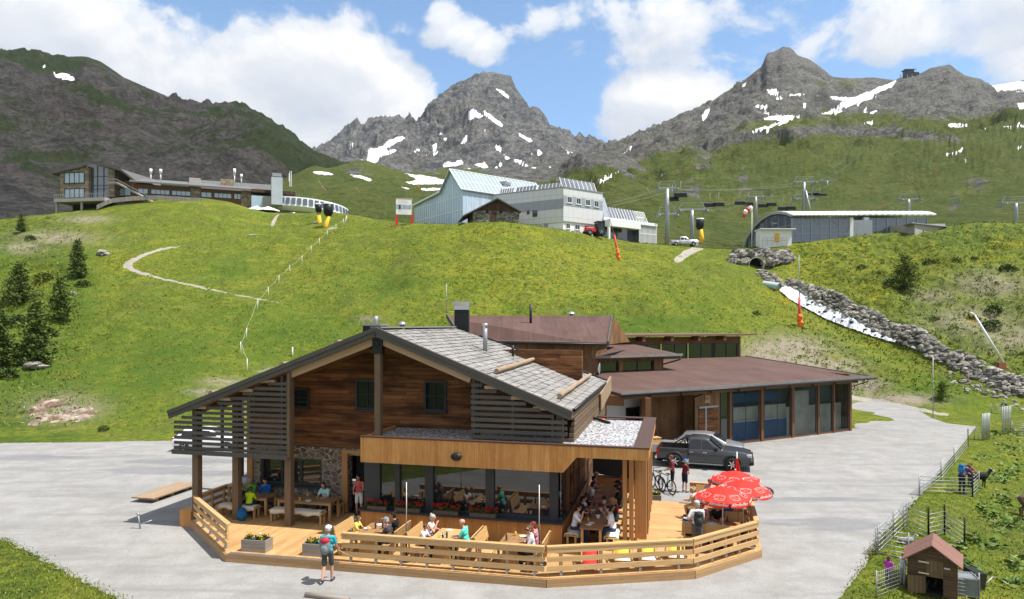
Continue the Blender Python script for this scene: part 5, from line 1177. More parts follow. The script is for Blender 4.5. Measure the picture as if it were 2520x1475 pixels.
m = MB(); m.prism([(p1.x-1.0, p1.y-.8, p1.z+.06), (p2.x, p2.y-.6, p1.z+.06), (p2.x, p2.y+2, p1.z+.06), (p1.x-1, p1.y+2, p1.z+.06)], (0, 0, .15)); m.build('platform', M['galv'], cw)
# --- gondola station on the left ---
u1b = lambda x: 74+x/2.9618
v1b = lambda y: 355.1+y/2.9618
u4 = lambda x: 74+x/8.515
v4 = lambda y: 384.7+y/8.515
u3 = lambda x: 517.9+x/6.1928
v3 = lambda y: 414.3+y/6.1928
st = thing('gondola_station', 'wide stone and glass mountain restaurant and gondola station on the left crest', 'building', (-55, 156, 34))
TF = frame2(P(148, 486, 156), P(272, 486, 154)); zt0 = 30
m = MB(TF); a0, z0 = TF.pb(u4(628), v4(330), 0); a1, z1 = TF.pb(u4(1228), v4(215), 0); zl_ = TF.pb(u4(800), v4(880), 0)[1]
wu = [TF.pb(u4(718), v4(375), 0), TF.pb(u4(1142), v4(565), 0)]; wl_ = [TF.pb(u4(725), v4(685), 0), TF.pb(u4(1142), v4(872), 0)]
m.prism([(a0, 0, zl_), (a1, 0, zl_), (a1, 0, z1), (a0, 0, z0)], (0, 10, 0)); m.build('stone_tower', M['amberstone'], st)
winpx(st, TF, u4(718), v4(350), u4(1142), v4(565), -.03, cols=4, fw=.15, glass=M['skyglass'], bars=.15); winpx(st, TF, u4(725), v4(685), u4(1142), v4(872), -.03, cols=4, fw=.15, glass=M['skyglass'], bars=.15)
m = MB(TF); g1, gz1 = TF.pb(u4(1680), v4(290), .8); _, gz0 = TF.pb(u4(1235), v4(160), .8); m.prism([(a1, .8, zl_), (g1, .8, zl_), (g1, .8, gz1), (a1, .8, gz0)], (0, 8, 0)); m.build('glass_front', M['blueglass'], st)
m = MB(TF)
for k in range(1, 3): x = a1+(g1-a1)*k/3; m.box(x-.07, x+.07, .7, .798, zl_, gz0+(gz1-gz0)*k/3)
for y in (430, 620, 690): z = TF.pb(u4(1400), v4(y), .7)[1]; m.box(a1, g1, .72, .799, z-.06, z+.06)
m.build('glazing_bar', M['darkframe'], st)
m = MB(TF); w0, zz = TF.pb(u4(1680), v4(270), 0); w1, _ = TF.pb(u4(1760), v4(300), 0); m.box(g1, w1, .2, 8, zl_, zz); x0, _ = TF.pb(u4(2125), v4(560), 0); x1, zz1 = TF.pb(u4(2220), v4(520), 0); m.box(x0, x1, .1, 8, zl_, zz1); m.build('stone_pier', M['amberstone'], st)
m = MB(TF); m.box(w1, x0, 2, 8, zl_, zz1+.5); m.build('timber_wall', M['brown_beam'], st)
winpx(st, TF, u4(1695), v4(680), u4(2120), v4(830), 1.9, cols=3, fw=.12, glass=M['skyglass'], bars=.12)
m = MB(TF); r = [TF.pb(u4(x), v4(y), -1) for x, y in ((1120, 50), (1890, 262), (2225, 520))]
for i in range(2): m.prism([(r[i][0], -1, r[i][1]), (r[i+1][0], -1, r[i+1][1]), (r[i+1][0], -1, r[i+1][1]-.5), (r[i][0], -1, r[i][1]-.5)], (0, 11, 0))
q = [TF.pb(u4(x), v4(y), -.6) for x, y in ((430, 345), (640, 322), (1125, 215))]
m.prism([(q[0][0], -.6, q[0][1]), (q[2][0], -.6, q[2][1]+.3), (q[2][0], -.6, q[2][1]-.05), (q[0][0], -.6, q[0][1]-.35)], (0, 11, 0)); m.build('roof', M['slate'], st)
m = MB(TF); s0, sz = TF.pb(u4(500), v4(895), -3); s1, _ = TF.pb(u4(1560), v4(900), -3); m.box(s0, s1, -3, 6, sz-.75, sz); m.build('terrace_slab', M['concrete'], st)
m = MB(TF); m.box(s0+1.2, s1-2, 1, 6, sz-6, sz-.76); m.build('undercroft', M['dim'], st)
m = MB(TF)
for x in (555, 1080): a = TF.pb(u4(x), v4(1000), -2.5)[0]; m = MB(TF); m.box(a-.2, a+.2, -2.6, -2.2, sz-7, sz-.751); m.build('slab_post', M['concrete'], st)
m = MB(TF); m.box(s0, s1, -3, -2.95, sz+.9, sz+1.0)
for i in range(24): x = s0+(s1-s0)*i/23; m.box(x-.03, x+.03, -2.98, -2.93, sz, sz+.9)
m.build('balustrade', M['greymetal'], st)
m = MB(TF); b0 = TF.pb(u4(1630), v4(480), -1.5); b1 = TF.pb(u4(1800), v4(480), -1.5); b2 = TF.pb(u4(2500), v4(850), -1.5)
m.prism([(b0[0], -1.5, b0[1]-1.0), (b1[0], -1.5, b1[1]-1.0), (b2[0], -1.5, b2[1]-1.0), (b2[0], -1.5, b2[1]-.7), (b1[0], -1.5, b1[1]-.6), (b0[0], -1.5, b0[1]-.6)], (0, 1.4, 0)); stt = m.build('outdoor_stair', M['concrete'], st)
m = MB(TF)
for p, q_ in ((b0, b1), (b1, b2)):
    m.bar((p[0], -1.5, p[1]), (q_[0], -1.5, q_[1]), .12, .12)
    for i in range(9): t = i/8; m.bar((p[0]+(q_[0]-p[0])*t, -1.5, p[1]+(q_[1]-p[1])*t-1), (p[0]+(q_[0]-p[0])*t, -1.5, p[1]+(q_[1]-p[1])*t), .05, .05)
m.build('stair_railing', M['galv'], stt)
LF = frame2(P(326, 450, 152), P(632, 470, 161)); Lw = LF.l(P(632, 470, 161))[0]
ze = LF.pb(334, 447, 0)[1]; ze2 = LF.pb(628, 468, 0)[1]; zr1, zr2 = LF.pb(u1b(745), v1b(240), 5)[1], LF.pb(u1b(1560), v1b(300), 5)[1]
m = MB(LF); c = [(-.5, -1, ze), (Lw, -1, ze2), (Lw-2, 6, zr2), (-.5, 6, zr1)]; m._add([LF.w(*p) for p in c]+[LF.w(p[0], p[1], p[2]-.35) for p in c], [(0, 1, 2, 3), (7, 6, 5, 4), (0, 4, 5, 1), (1, 5, 6, 2), (2, 6, 7, 3), (3, 7, 4, 0)]); m.build('roof', plain('station_roof', (.14, .135, .135), .7, var=.2), st)
m = MB(LF); m.prism([(0, .5, 26), (Lw, .5, 26), (Lw, .5, ze2-.4), (0, .5, ze-.4)], (0, 5, 0)); m.build('timber_wall', M['brown_beam'], st)
for x0, x1 in ((785, 862), (880, 1020), (1030, 1172), (1245, 1325), (1340, 1470), (1485, 1538)):
    m_ = (x0+x1)/2; y0 = 318+(m_-800)*.058; winpx(st, LF, u1b(x0), v1b(y0), u1b(x1), v1b(y0+46), .45, cols=4 if x1-x0 > 100 else 2, fw=.12, glass=M['skyglass'], bars=.1, sill=False)
m = MB(LF)
for x0, x1 in ((1172, 1242), (1540, 1612)): a, z = LF.pb(u1b(x0), v1b(320), .3); b, _ = LF.pb(u1b(x1), v1b(320), .3); m.box(a, b, .3, 5, 26, min(ze, ze2)-.2)
m.build('stone_pier', M['amberstone'], st)
for x, h, w in ((1200, 45, 1.2), (1435, 35, 1.4)):
    a, z = LF.pb(u1b(x), v1b(285), 3); m = MB(LF); m.box(a-w, a+w, 3, 4.5, z-1, z+h/2.9618*155/1650*.9); m.build('chimney', M['concrete'] if x < 1300 else M['amberstone'], st)
for x, y, h in ((880, 262, 2.6), (952, 258, 2.4), (1490, 282, 3.4), (1540, 280, 2.0)):
    a, z = LF.pb(u1b(x), v1b(y), 3); m = MB(LF); m.tube([(a, 3, z-.5), (a, 3, z+h*.75)], .14, 6); m.tube([(a, 3, z+h*.6), (a, 3, z+h)], .32, 8); m.build('roof_vent', M['paintwhite'], st)
m = MB(LF); a, z = LF.pb(u1b(1240), v1b(268), 6.5); b, _ = LF.pb(u1b(1760), v1b(280), 6.5); m.box(a, b, 6.5, 9, z-3.6, z+.2); m.build('upper_wall', panel_mat('standing_seam', (.33, .33, .33), .9, 0, (.2, .2, .2)), st)
SF = frame2(P(619, 500, 158), P(845, 500, 166))
m = MB(SF); bpx(m, SF, u3(625), v3(312), u3(1295), v3(405), 1, 8); m.build('dark_block', M['hutboard'], st)
m = MB(SF); bpx(m, SF, u3(625), v3(412), u3(800), v3(680), .9, 7); m.build('glass_box', M['skyglass'], st)
m = MB(SF); bpx(m, SF, u3(800), v3(420), u3(1000), v3(720), 1.2, 7); bpx(m, SF, u3(1000), v3(405), u3(1260), v3(700), 3, 7); m.build('base_wall', M['concrete'], st)
m = MB(SF); bpx(m, SF, u3(930), v3(130), u3(1100), v3(560), -1.5, 1.5); m.build('lift_shaft', plain('shaft_metal', (.42, .46, .50), .4, .2, var=.2, sc=.5), st)
m = MB(SF); bpx(m, SF, u3(945), v3(70), u3(1085), v3(130), -1, 1.2); m.build('shaft_head', M['greymetal'], st)
for x, y0, y1 in ((1205, 45, 280), (1228, 40, 280), (1195, 80, 200)):
    m = MB(SF); bpx(m, SF, u3(x), v3(y0), u3(x+9), v3(y1), 2, 2.3); m.build('antenna', M['paintwhite'], st)
c = P(745, 490, 176); m = MB(); nn = 40; vs, fs = [], []
for i in range(nn+1):
    t = -2.45+2.5*i/nn; rx = 10.6; ry = 12
    for r_, z in ((1.0, 39.6-1.6*i/nn), (1.03, 37.3-1.5*i/nn), (.93, 36.4-1.7*i/nn), (.75, 36.3-1.7*i/nn)): vs.append((c.x+2.0+math.cos(t)*rx*r_, c.y+math.sin(t)*ry*r_-3, z))
for i in range(nn):
    for j in range(3): fs.append((i*4+j, i*4+j+1, i*4+5+j, i*4+4+j))
m._add(vs, fs); o = m.build('round_platform', [M['paintwhite']], st, flip=False); so = o.modifiers.new('thick', 'SOLIDIFY'); so.thickness = .3
m = MB(); vs, fs = [], []
for i in range(nn):
    if i % 2: continue
    q = [Vector(o_) for o_ in (m.v or [])]; t0, t1 = -2.45+2.5*(i+.15)/nn, -2.45+2.5*(i+1.6)/nn
    k = len(vs)
    for t in (t0, t1):
        f = (t+2.45)/2.5
        for rr_, zz_ in ((1.035, 37.75-1.5*f), (1.012, 39.3-1.6*f)): vs.append((c.x+2.0+math.cos(t)*10.6*rr_, c.y+math.sin(t)*12*rr_-3.05, zz_))
    fs.append((k, k+1, k+3, k+2))
m._add(vs, fs); m.build('pane', M['blueglass'], o, flip=False)
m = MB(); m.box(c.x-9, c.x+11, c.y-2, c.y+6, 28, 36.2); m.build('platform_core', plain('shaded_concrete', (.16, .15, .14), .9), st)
for u in (u3(1268), u3(1425)): p = P(u, 505, 168); m = MB(); m.tube([(p.x, p.y, 30), (p.x, p.y, 37)], .35, 10); m.build('platform_column', M['paintwhite'], st)
for (u, v, r_) in ((u3(705), v3(650), 2.1), (u3(880), v3(660), 2.6)):
    p = HILL.at(u, max(v+4, 516)); p = P(u, v, 150); pa = thing('white_parasol', 'white parasol by the gondola station, '+('smaller one to the left' if r_ < 2.3 else 'larger one to the right'), 'parasol', p, group='white parasols at the gondola station')
    m = MB(); m.lathe((p.x, p.y, p.z), [(r_, .0), (r_*.95, .25), (.1, 1.1), (0, 1.15)], 8, smooth=False); m.build('canopy', M['whiteplastic'], pa); m = MB(); m.tube([p-Vector((0, 0, 3)), p+Vector((0, 0, 1))], .06, 6); m.build('pole', M['galv'], pa)
# parapet fence that follows the crest in front of the station
fp = [(238, 505), (258, 495), (278, 488), (330, 483), (390, 481), (440, 484), (500, 489), (545, 496), (585, 506), (612, 516), (640, 524), (665, 528), (680, 534)]
ff = thing('crest_fence', 'long pale slat fence curving along the crest below the gondola station', 'fence', HILL.at(440, 488))
pts = []
for i in range(len(fp)-1):
    for k in range(6): t = k/6; pts.append((fp[i][0]*(1-t)+fp[i+1][0]*t, fp[i][1]*(1-t)+fp[i+1][1]*t))
W_ = [P(u, v, 151) for u, v in pts]; m = MB()
for a, b in zip(W_[:-1], W_[1:]): m.prism([(a.x, a.y, a.z-1.0), (b.x, b.y, b.z-1.0), (b.x, b.y, b.z), (a.x, a.y, a.z)], (0, .06, 0))
m.build('slat_panel', planks('fence_slats', (.30, .27, .25), (.46, .43, .41), .3, 0, .7, .2, .4), ff)
# ================= lift towers, chairs, cables ====================================================
def pylon(u, vb, vt, Y, label, w=4.2, two=False, dark=False, tilt=0):
    b = P(u, vb, Y); h = (vb-vt)/F*Y; r = thing('lift_pylon', label, 'pylon', b, group='chairlift pylons behind the crest')
    m = MB(); m.tube([(b.x, b.y, b.z-6), (b.x, b.y, b.z+h*.6), (b.x, b.y, b.z+h-.8)], [.48, .4, .33], 10); m.build('mast', M['greymetal'] if dark else M['galv'], r)
    for k, z in enumerate((b.z+h-.6,)+((b.z+h*.47,) if two else ())):
        m = MB(); m.bar((b.x-w/2, b.y, z), (b.x+w/2, b.y, z), .3, .3)
        for s in (-1, 1):
            m.bar((b.x+s*w/2, b.y, z+.05), (b.x+s*w*.36, b.y, z+1.4), .12, .12); m.bar((b.x+s*w*.5, b.y-1.6, z-.35), (b.x+s*w*.5, b.y+1.6, z-.2), .16, .22)
            for j in range(5): y = b.y-1.5+j*.75; m.tube([(b.x+s*w*.5-.12, y, z-.55), (b.x+s*w*.5+.12, y, z-.55)], .22, 8)
        m.bar((b.x-w*.42, b.y, z+1.2), (b.x+w*.42, b.y, z+1.35), .08, .08); m.bar((b.x-w*.42, b.y, z+.7), (b.x+w*.42, b.y, z+.8), .05, .05)
        m.build('crossarm', M['greymetal'], r)
    return b+Vector((0, 0, h-.8))
T = {}
T['a'] = pylon(1642, 590, 455, 128, 'tall grey double armed lift pylon right of the white station', 3.4, True)
T['b'] = pylon(1703, 588, 508, 134, 'squat grey lift pylon with wide dark head above the parked silver pickup', 5.4)
T['c'] = pylon(1860, 540, 478, 190, 'slim grey lift pylon standing behind the windsock', 4.4)
T['d'] = pylon(1979, 530, 442, 170, 'dark lift pylon with a leaning brace behind the arched hall', 5.0, True, True)
T['e'] = pylon(2236, 528, 484, 165, 'grey lift pylon rising behind the concrete retaining wall', 4.6)
T['f'] = pylon(2500, 548, 492, 140, 'grey lift pylon at the far right edge of the crest', 6.0)
T['g'] = pylon(2085, 411, 380, 480, 'small distant lift pylon high on the green slope', 9)
T['h'] = pylon(2036, 470, 442, 330, 'small lift pylon with a red foot halfway up the slope', 7)
p = P(1979, 530, 170); m = MB(); a = P(1983, 470, 169.5); b = P(2001, 530, 169); m.tube([a, b-Vector((0, 0, 2))], .25, 8); tag(m.build('pylon_brace', M['galv']), 'pale leaning steel strut propping the dark lift pylon', 'strut')
def chair(u, v, Y, label, w=2.4):
    p = P(u, v, Y); r = thing('lift_chair', label, 'chair', p, group='empty chairs hanging on the lift')
    m = MB(); m.box(p.x-w/2, p.x+w/2, p.y-.3, p.y+.35, p.z-.12, p.z+.05); m.box(p.x-w/2, p.x+w/2, p.y+.3, p.y+.42, p.z+.05, p.z+.75); m.build('bench', M['black'], r)
    m = MB(); m.tube([(p.x, p.y+.35, p.z+.7), (p.x, p.y+.5, p.z+1.6), (p.x, p.y, p.z+3.0)], .07, 6); m.bar((p.x-w/2, p.y+.36, p.z+.8), (p.x+w/2, p.y+.36, p.z+.8), .08, .08); m.build('hanger', M['greymetal'], r)
for k, (x, y, Y, lab) in enumerate([(175, 295, 130, 'empty lift chair just right of the tall double pylon, lower of the pair'), (230, 270, 130, 'empty dark lift chair right of the tall double pylon, upper of the pair'), (425, 335, 150, 'empty lift chair between the squat pylon and the windsock, leftmost of six'), (485, 330, 150, 'second empty lift chair right of the squat pylon'),
      (625, 320, 170, 'third empty lift chair right of the squat pylon, just before the slim pylon'), (683, 325, 170, 'dark lift chair right above the windsock'), (782, 338, 175, 'empty lift chair right of the slim pylon, the paler one'), (838, 329, 175, 'dark lift chair right of the slim pylon'), (912, 357, 175, 'empty lift chair left of the dark pylon, nearer its neighbour on the left'), (967, 354, 175, 'dark lift chair touching the left side of the dark pylon'),
      (1112, 257, 250, 'empty lift chair right of the dark pylon head'), (1160, 262, 250, 'dark lift chair right of the dark pylon head'), (1258, 85, 420, 'distant lift chair high on the slope, left of two'), (1300, 92, 420, 'distant dark lift chair high on the slope, right of two')]):
    chair(1590.7+x/2.7118, 384.7+y/2.7118, Y, lab, 2.5 if Y < 200 else 5)
def cable(pts, label, r=.014):
    P_ = []
    for a, b in zip(pts[:-1], pts[1:]):
        for k in range(8): t = k/8; P_.append(a+(b-a)*t-Vector((0, 0, (b-a).length*.012*4*t*(1-t))))
    m = MB(); m.tube(P_+[pts[-1]], r, 5); tag(m.build('lift_cable', M['greymetal']), label, 'cable', 'steel haul cables of the chairlifts')
for s in (-1, 1):
    o = lambda k, w: T[k]+Vector((s*w/2, 0, -.1))
    cable([P(1480, 508, 118)+Vector((s, 0, 0)), o('a', 3.4)], 'steel cable from the white station roof to the double pylon, '+('left' if s < 0 else 'right')+' strand')
    cable([o('b', 5.4), o('c', 4.4), o('h', 7), o('g', 9), P(2225+s*4, 185, 1290)], 'long steel cable climbing from the squat pylon to the summit, '+('left' if s < 0 else 'right')+' strand', .02)
    cable([o('a', 3.4), o('d', 5.0), P(2130+s*8, 330, 700)], 'long steel cable climbing from the double pylon past the dark pylon, '+('left' if s < 0 else 'right')+' strand', .02)
# summit lift station
p = P(2240, 190, 1290); sm = thing('summit_station', 'small dark lift station on the skyline ridge at the right', 'building', p)
m = MB(); m.box(p.x-11, p.x+4, p.y-6, p.y+6, p.z-4, p.z+12); m.box(p.x+4, p.x+14, p.y-5, p.y+5, p.z+2, p.z+8); m.box(p.x-14, p.x+6, p.y-7, p.y+7, p.z+12, p.z+13); m.build('hall', M['black'], sm)
m = MB()
for x in (-9, 0, 9): m.bar((p.x+x, p.y-6.1, p.z-14), (p.x+x, p.y-6.1, p.z+2), 1.2, 1.2)
m.bar((p.x-20, p.y-2, p.z-16), (p.x-20, p.y-2, p.z+4), 1, 1); m.bar((p.x-23, p.y-2, p.z+3), (p.x-16, p.y-2, p.z+3), .8, .8); m.bar((p.x+11, p.y, p.z+8), (p.x+11, p.y, p.z+20), .5, .5); m.build('steel_frame', M['greymetal'], sm)
# windsock
p = P(1850, 602, 119); wsk = thing('windsock', 'red and white striped windsock on a tall slim mast beside the arched hall', 'windsock', p); top = P(1850.5, 508, 119)
m = MB(); m.tube([p-Vector((0, 0, 2)), top], .06, 6); m.build('mast', M['paintwhite'], wsk)
pts = [top+Vector((-.05, 0, -.35)), top+Vector((-.55, 0, -.5)), top+Vector((-1.0, 0, -.75)), top+Vector((-1.3, 0, -1.3)), top+Vector((-1.45, 0, -1.9))]; rs = [.5, .46, .4, .32, .25]
for k in range(4):
    m = MB(); m.tube([pts[k], pts[k+1]], [rs[k], rs[k+1]], 10); m.build('sock_band', M['red'] if k in (1, 3) else M['whiteplastic'], wsk)
# snow guns
def snow_gun(u, vb, vt, hv, Y, hw, label, lean=0):
    b = P(u, vb, Y); k = Y/F; t = P(u+lean, vt, Y); r = thing('snow_gun', label, 'snow gun', b, group='fan snow guns on yellow padded posts')
    m = MB(); m.tube([b-Vector((0, 0, .8)), b, t], [.42, .45, .36], 8); m.build('padded_post', M['yellowp'], r)
    h = P(u+lean-2, hv, Y); m = MB(); m.tube([t, h], .12, 6); m.build('neck', M['galv'], r)
    m = MB(); m.tube([h+Vector((0, .5, -hw*.6)), h+Vector((0, .3, -hw*.3)), h+Vector((0, 0, hw*.65))], [hw*.3, hw*.5, hw*.55], 10); m.build('fan_cover', M['black'], r)
    m = MB(); m.tube([h+Vector((0, 0, hw*.65)), h+Vector((0, -.02, hw*.82))], [hw*.55, hw*.45], 10); m.build('cover_rim', M['paintwhite'], r)
snow_gun(787, 554, 531, 514, 132, 1.25, 'smaller snow gun with black cover, left of the pair on the meadow', -2)
snow_gun(801, 557, 533, 518, 128, 1.75, 'larger snow gun with black cover, right of the pair on the meadow', 8)
snow_gun(1727, 586, 565, 553, 131, 1.5, 'snow gun with black head beside the squat pylon', -2)
def lance(u0, v0, u1, v1, u2, v2, label, Y=None, r=.05, pad=True, red=True):
    b = HILL.at(u2, v2) if Y is None else P(u2, v2, Y); Y = b.y; o = thing('snow_lance', label, 'snow lance', b, group='thin snow lances along the pistes')
    top, mid_ = P(u0, v0, Y), P(u1, v1, Y); m = MB(); m.tube([mid_, top], [r, r*.6], 6); m.build('tube', M['galv'], o)
    m = MB(); m.tube([b-Vector((0, 0, .4)), mid_], [r*3.2, r*2.6], 8); m.build('stand', M['red'], o)
    if pad:
        m = MB(); L = (mid_-b).length
        for k in range(7): m.ball(b+(mid_-b)*(.02+.38*k/6)+Vector((random.uniform(-.12, .12), random.uniform(-.1, .1), 0)), (r*5.5, r*5, r*6.5), 8, 5, jit=.25)
        m.build('orange_padding', plain('orange_padding', (.75, .17, .02), .6), o)
    return o
lance(1486, 491, 1512, 578, 1523, 640, 'tall leaning red snow lance with orange padding in the middle of the meadow')
lance(1966, 628, 1967, 732, 1968, 805, 'upright red snow lance with orange padding beside the stream', r=.06)
lr = [(1925, 120, 1885, 62, 'right of the rock band'), (1780, 183, 1735, 125, 'on the open green piste'), (1583, 318, 1545, 253, 'above the two halls'), (1660, 372, 1637, 340, 'just above the second hall roof'), (1500, 130, 1497, 118, 'on the dark track'), (1697, 55, 1694, 40, 'on the upper track'), (215, 118, 208, 88, 'left of the long scree'), (325, 68, 300, 28, 'below the scree on the left slope'), (30, 260, 2, 210, 'left of the double pylon'), (1322, 383, 1303, 364, 'behind the first hall roof')]
for x, y, xt, yt, w in lr:
    u, v = 1590.7+x/2.7118, 384.7+y/2.7118; b = R_sheet.at(u, v)
    ut, vt = 1590.7+xt/2.7118, 384.7+yt/2.7118; lance(ut, vt, u+(ut-u)*.2, v+(vt-v)*.2, u, v, 'distant red snow lance '+w, b.y, b.y*.00035, False)
for u, v, ut, vt, w in [(795, 462, 783, 443, 'above the round platform'), (803, 470, 790, 458, 'right of the round platform'), (885, 475, 875, 460, 'on the green slope behind the billboard'), (1030, 465, 1029, 430, 'left of the glass gable')]:
    b = M_sheet.at(u, v); lance(ut, vt, u+(ut-u)*.2, v+(vt-v)*.2, u, v, 'distant thin snow lance '+w, b.y, b.y*.00035, False)
# rope fence down the meadow
fpts = [(846, 556), (826, 569), (805, 585), (786, 605), (766, 624), (742, 650), (714, 674), (686, 700), (661, 730), (633, 764), (606, 836), (594, 872), (609, 915)]
W_ = [HILL.at(u, v) for u, v in fpts]; rf = thing('rope_fence', 'low white rope fence with thin posts running down the meadow', 'fence', W_[5])
for a in W_: m = MB(); m.tube([a-Vector((0, 0, .2)), a+Vector((random.uniform(-.1, .1), 0, 1.3))], .032, 6); m.build('post', M['whiteplastic'], rf)
m = MB()
for a, b in zip(W_[:-1], W_[1:]): m.tube([a+Vector((0, 0, 1.2)), (a+b)/2+Vector((0, 0, .95)), b+Vector((0, 0, 1.2))], .012, 4)
m.build('rope', plain('rope', (.6, .58, .4), .8), rf)
for u, v, h, lab in [(720, 878, 1.0, 'single short white marker post in the meadow above the chalet roof'), (846, 556, 1.9, 'pale wooden marker post by the snow guns')]:
    a = HILL.at(u, v); m = MB(); m.tube([a-Vector((0, 0, .2)), a+Vector((.6 if h > 1.5 else 0, 0, h))], .06, 6); tag(m.build('marker_post', M['whiteplastic']), lab, 'post')
a = G(2296, 1030); m = MB(); m.tube([a, a+Vector((0, 0, 5.4))], .035, 6); tag(m.build('thin_pole', M['galv']), 'tall thin grey pole at the far edge of the paved yard', 'pole')
# ================= stream, rocks, plants ==========================================================
def rockmat(name, c0, c1):
    t = NT(name); r = t.rnd(); n = t.noise(t.pos(), 3.0, 6, .65); c = t.mix(r, c0, c1); c = t.mix(t.ramp(n, [(.35, .7), (.6, 0.0)]), c, mul(c0, .5)); t.bump(n, .8, .08); return t.done(c, .9, 0, .15)
M['boulder'] = rockmat('boulder', (.13, .125, .115), (.43, .40, .35)); M['wetrock'] = rockmat('wet_rock', (.035, .035, .04), (.09, .09, .095))
def rock(m, c, r, flat_=.7):
    n, k = 8, 5; q = random.uniform(0, 6.3); sx, sy = random.uniform(.75, 1.3), random.uniform(.75, 1.2); vs, fs = [], []
    for i in range(k+1):
        t = -1.5+3.0*i/k
        for j in range(n):
            a = q+6.2832*j/n; e = random.uniform(.70, 1.15); ct = max(math.cos(t), .12)**.7
            vs.append(Vector(c)+Vector((ct*math.cos(a)*r*sx*e, ct*math.sin(a)*r*sy*e, math.sin(t)*r*flat_*e)))
    for i in range(k):
        for j in range(n): fs.append((i*n+j, i*n+(j+1) % n, (i+1)*n+(j+1) % n, (i+1)*n+j))
    fs += [tuple(range(n-1, -1, -1)), tuple(range(k*n, k*n+n))]; m._add(vs, fs, None, False)
zk = lambda x, y: ((2440+x/3.882)/1.3516, (820+y/3.882)/1.3516)
def path_pts(px, dz=0, n=10):
    o = []
    for (a, b) in zip(px[:-1], px[1:]):
        for k in range(n): t = k/n; o.append(HILL.at(a[0]*(1-t)+b[0]*t, a[1]*(1-t)+b[1]*t)+Vector((0, 0, dz)))
    return o
sl_ = [zk(*p) for p in [(590, 585), (700, 680), (850, 770), (1000, 850), (1180, 950), (1400, 1040), (1600, 1110), (1800, 1180), (2000, 1245), (2200, 1300), (2380, 1370)]]
sr_ = [zk(*p) for p in [(700, 530), (840, 600), (1000, 690), (1200, 790), (1400, 885), (1560, 960), (1700, 1045), (1850, 1130), (2020, 1215), (2210, 1285), (2390, 1360)]]
Lp, Rp = path_pts(sl_), path_pts(sr_); n = min(len(Lp), len(Rp)); m = MB(); vs, fs = [], []
for i in range(n):
    l, r_ = Lp[i], Rp[i]
    for k in range(9):
        t = k/8; p = l+(r_-l)*t; z = HILL.zat(p.x, p.y)+.22+.12*math.sin(t*math.pi)+random.uniform(-.07, .1); vs.append((p.x, p.y, max(z, l.z*(1-t)+r_.z*t-.1)))
for i in range(n-1):
    for k in range(8): fs.append((i*9+k, i*9+k+1, i*9+10+k, i*9+9+k))
m._add(vs, fs, None, True); t = NT('white_water'); nz = t.noise(t.pos(), 2.2, 6, .7); nz2 = t.noise(t.pos(), .6, 4)
c = t.mix(t.ramp(t.math('ADD', t.math('MULTIPLY', nz, .7), t.math('MULTIPLY', nz2, .3)), [(.42, 0.0), (.56, 1.0)]), (.33, .37, .45), (.86, .87, .89)); t.bump(nz, 1.0, .12)
tag(m.build('stream', t.done(c, .35, 0, .4), flip=False), kind='structure')
m = MB()
for i in range(18): k = random.randrange(12, n-5); p = Lp[k]+(Rp[k]-Lp[k])*random.uniform(.2, .85); rock(m, (p.x, p.y, HILL.zat(p.x, p.y)+.3), random.uniform(.18, .4), .6)
tag(m.build('stream_rocks', M['wetrock']), 'dark wet soaked rocks breaking the white water of the stream', 'rocks', kind='stuff')
m = MB()
Rq = Rp+path_pts([(2262, 872), (2294, 888), (2344, 909), (2403, 936), (2463, 962), (2532, 984)])
for i in range(len(Rq)):
    base = Rq[i]; wd = .9+.8*min(1, i/20)
    for k in range(5):
        j = .3+k/4*wd; p = Vector((base.x+j*.55+random.uniform(-.15, .2), base.y+j*.75+random.uniform(-.2, .2), 0)); p.z = HILL.zat(p.x, p.y)+.1+k*.16; rock(m, p, random.choice((.2, .26, .3, .36, .5))*random.uniform(.85, 1.15), random.uniform(.5, .85))
for i in range(70):
    u, v = random.uniform(2330, 2520), 0; v = 912+(u-2330)*.36+random.uniform(-14, 34); p = HILL.at(u, v); rock(m, p, random.uniform(.15, .38))
tag(m.build('boulder_bank', M['boulder']), 'long bank of piled grey boulders along the right side of the white stream', 'stone bank')
cu = thing('culvert', 'round dark culvert mouth set in a headwall of big grey boulders at the stream head', 'culvert', HILL.at(1862, 655))
m = MB(); c0 = HILL.at(1862, 662); hb = []
for row, (y, x0, x1, k) in enumerate([(648, 1795, 1950, 17), (640, 1793, 1952, 17), (630, 1796, 1950, 16), (621, 1805, 1940, 14)]):
    for i in range(k):
        u = x0+(x1-x0)*(i+random.uniform(.2, .8))/k
        if abs(u-1862) < 19 and row < 3 and y > 630: continue
        p = P(u, y+random.uniform(-3, 3), c0.y+.6+.5*row+(.6 if abs(u-1862) > 40 else 0)); rock(m, p, random.uniform(.5, .9), .75)
for i in range(60):
    t = random.random(); u = 1868+60*t+random.uniform(-14, 16); v = 668+40*t+random.uniform(-6, 6); rock(m, HILL.at(u, v)+Vector((0, 0, .1)), random.uniform(.25, .55), .5)
m.build('boulder_headwall', M['boulder'], cu)
c = P(1862, 652, c0.y-.2); m = MB(); m.tube([c+Vector((.1, 2.5, .1)), c], 1.18, 20, cap=False); m.tube([c, c+Vector((0, .01, 0))], [1.18, 1.3], 20, cap=False); m.build('pipe', M['concrete'], cu)
m = MB(); m.tube([c+Vector((.1, 1.6, .1)), c+Vector((.1, 1.4, .1))], 1.17, 20); m.build('dark_interior', plain('pipe_dark', (.008, .008, .008), 1), cu)
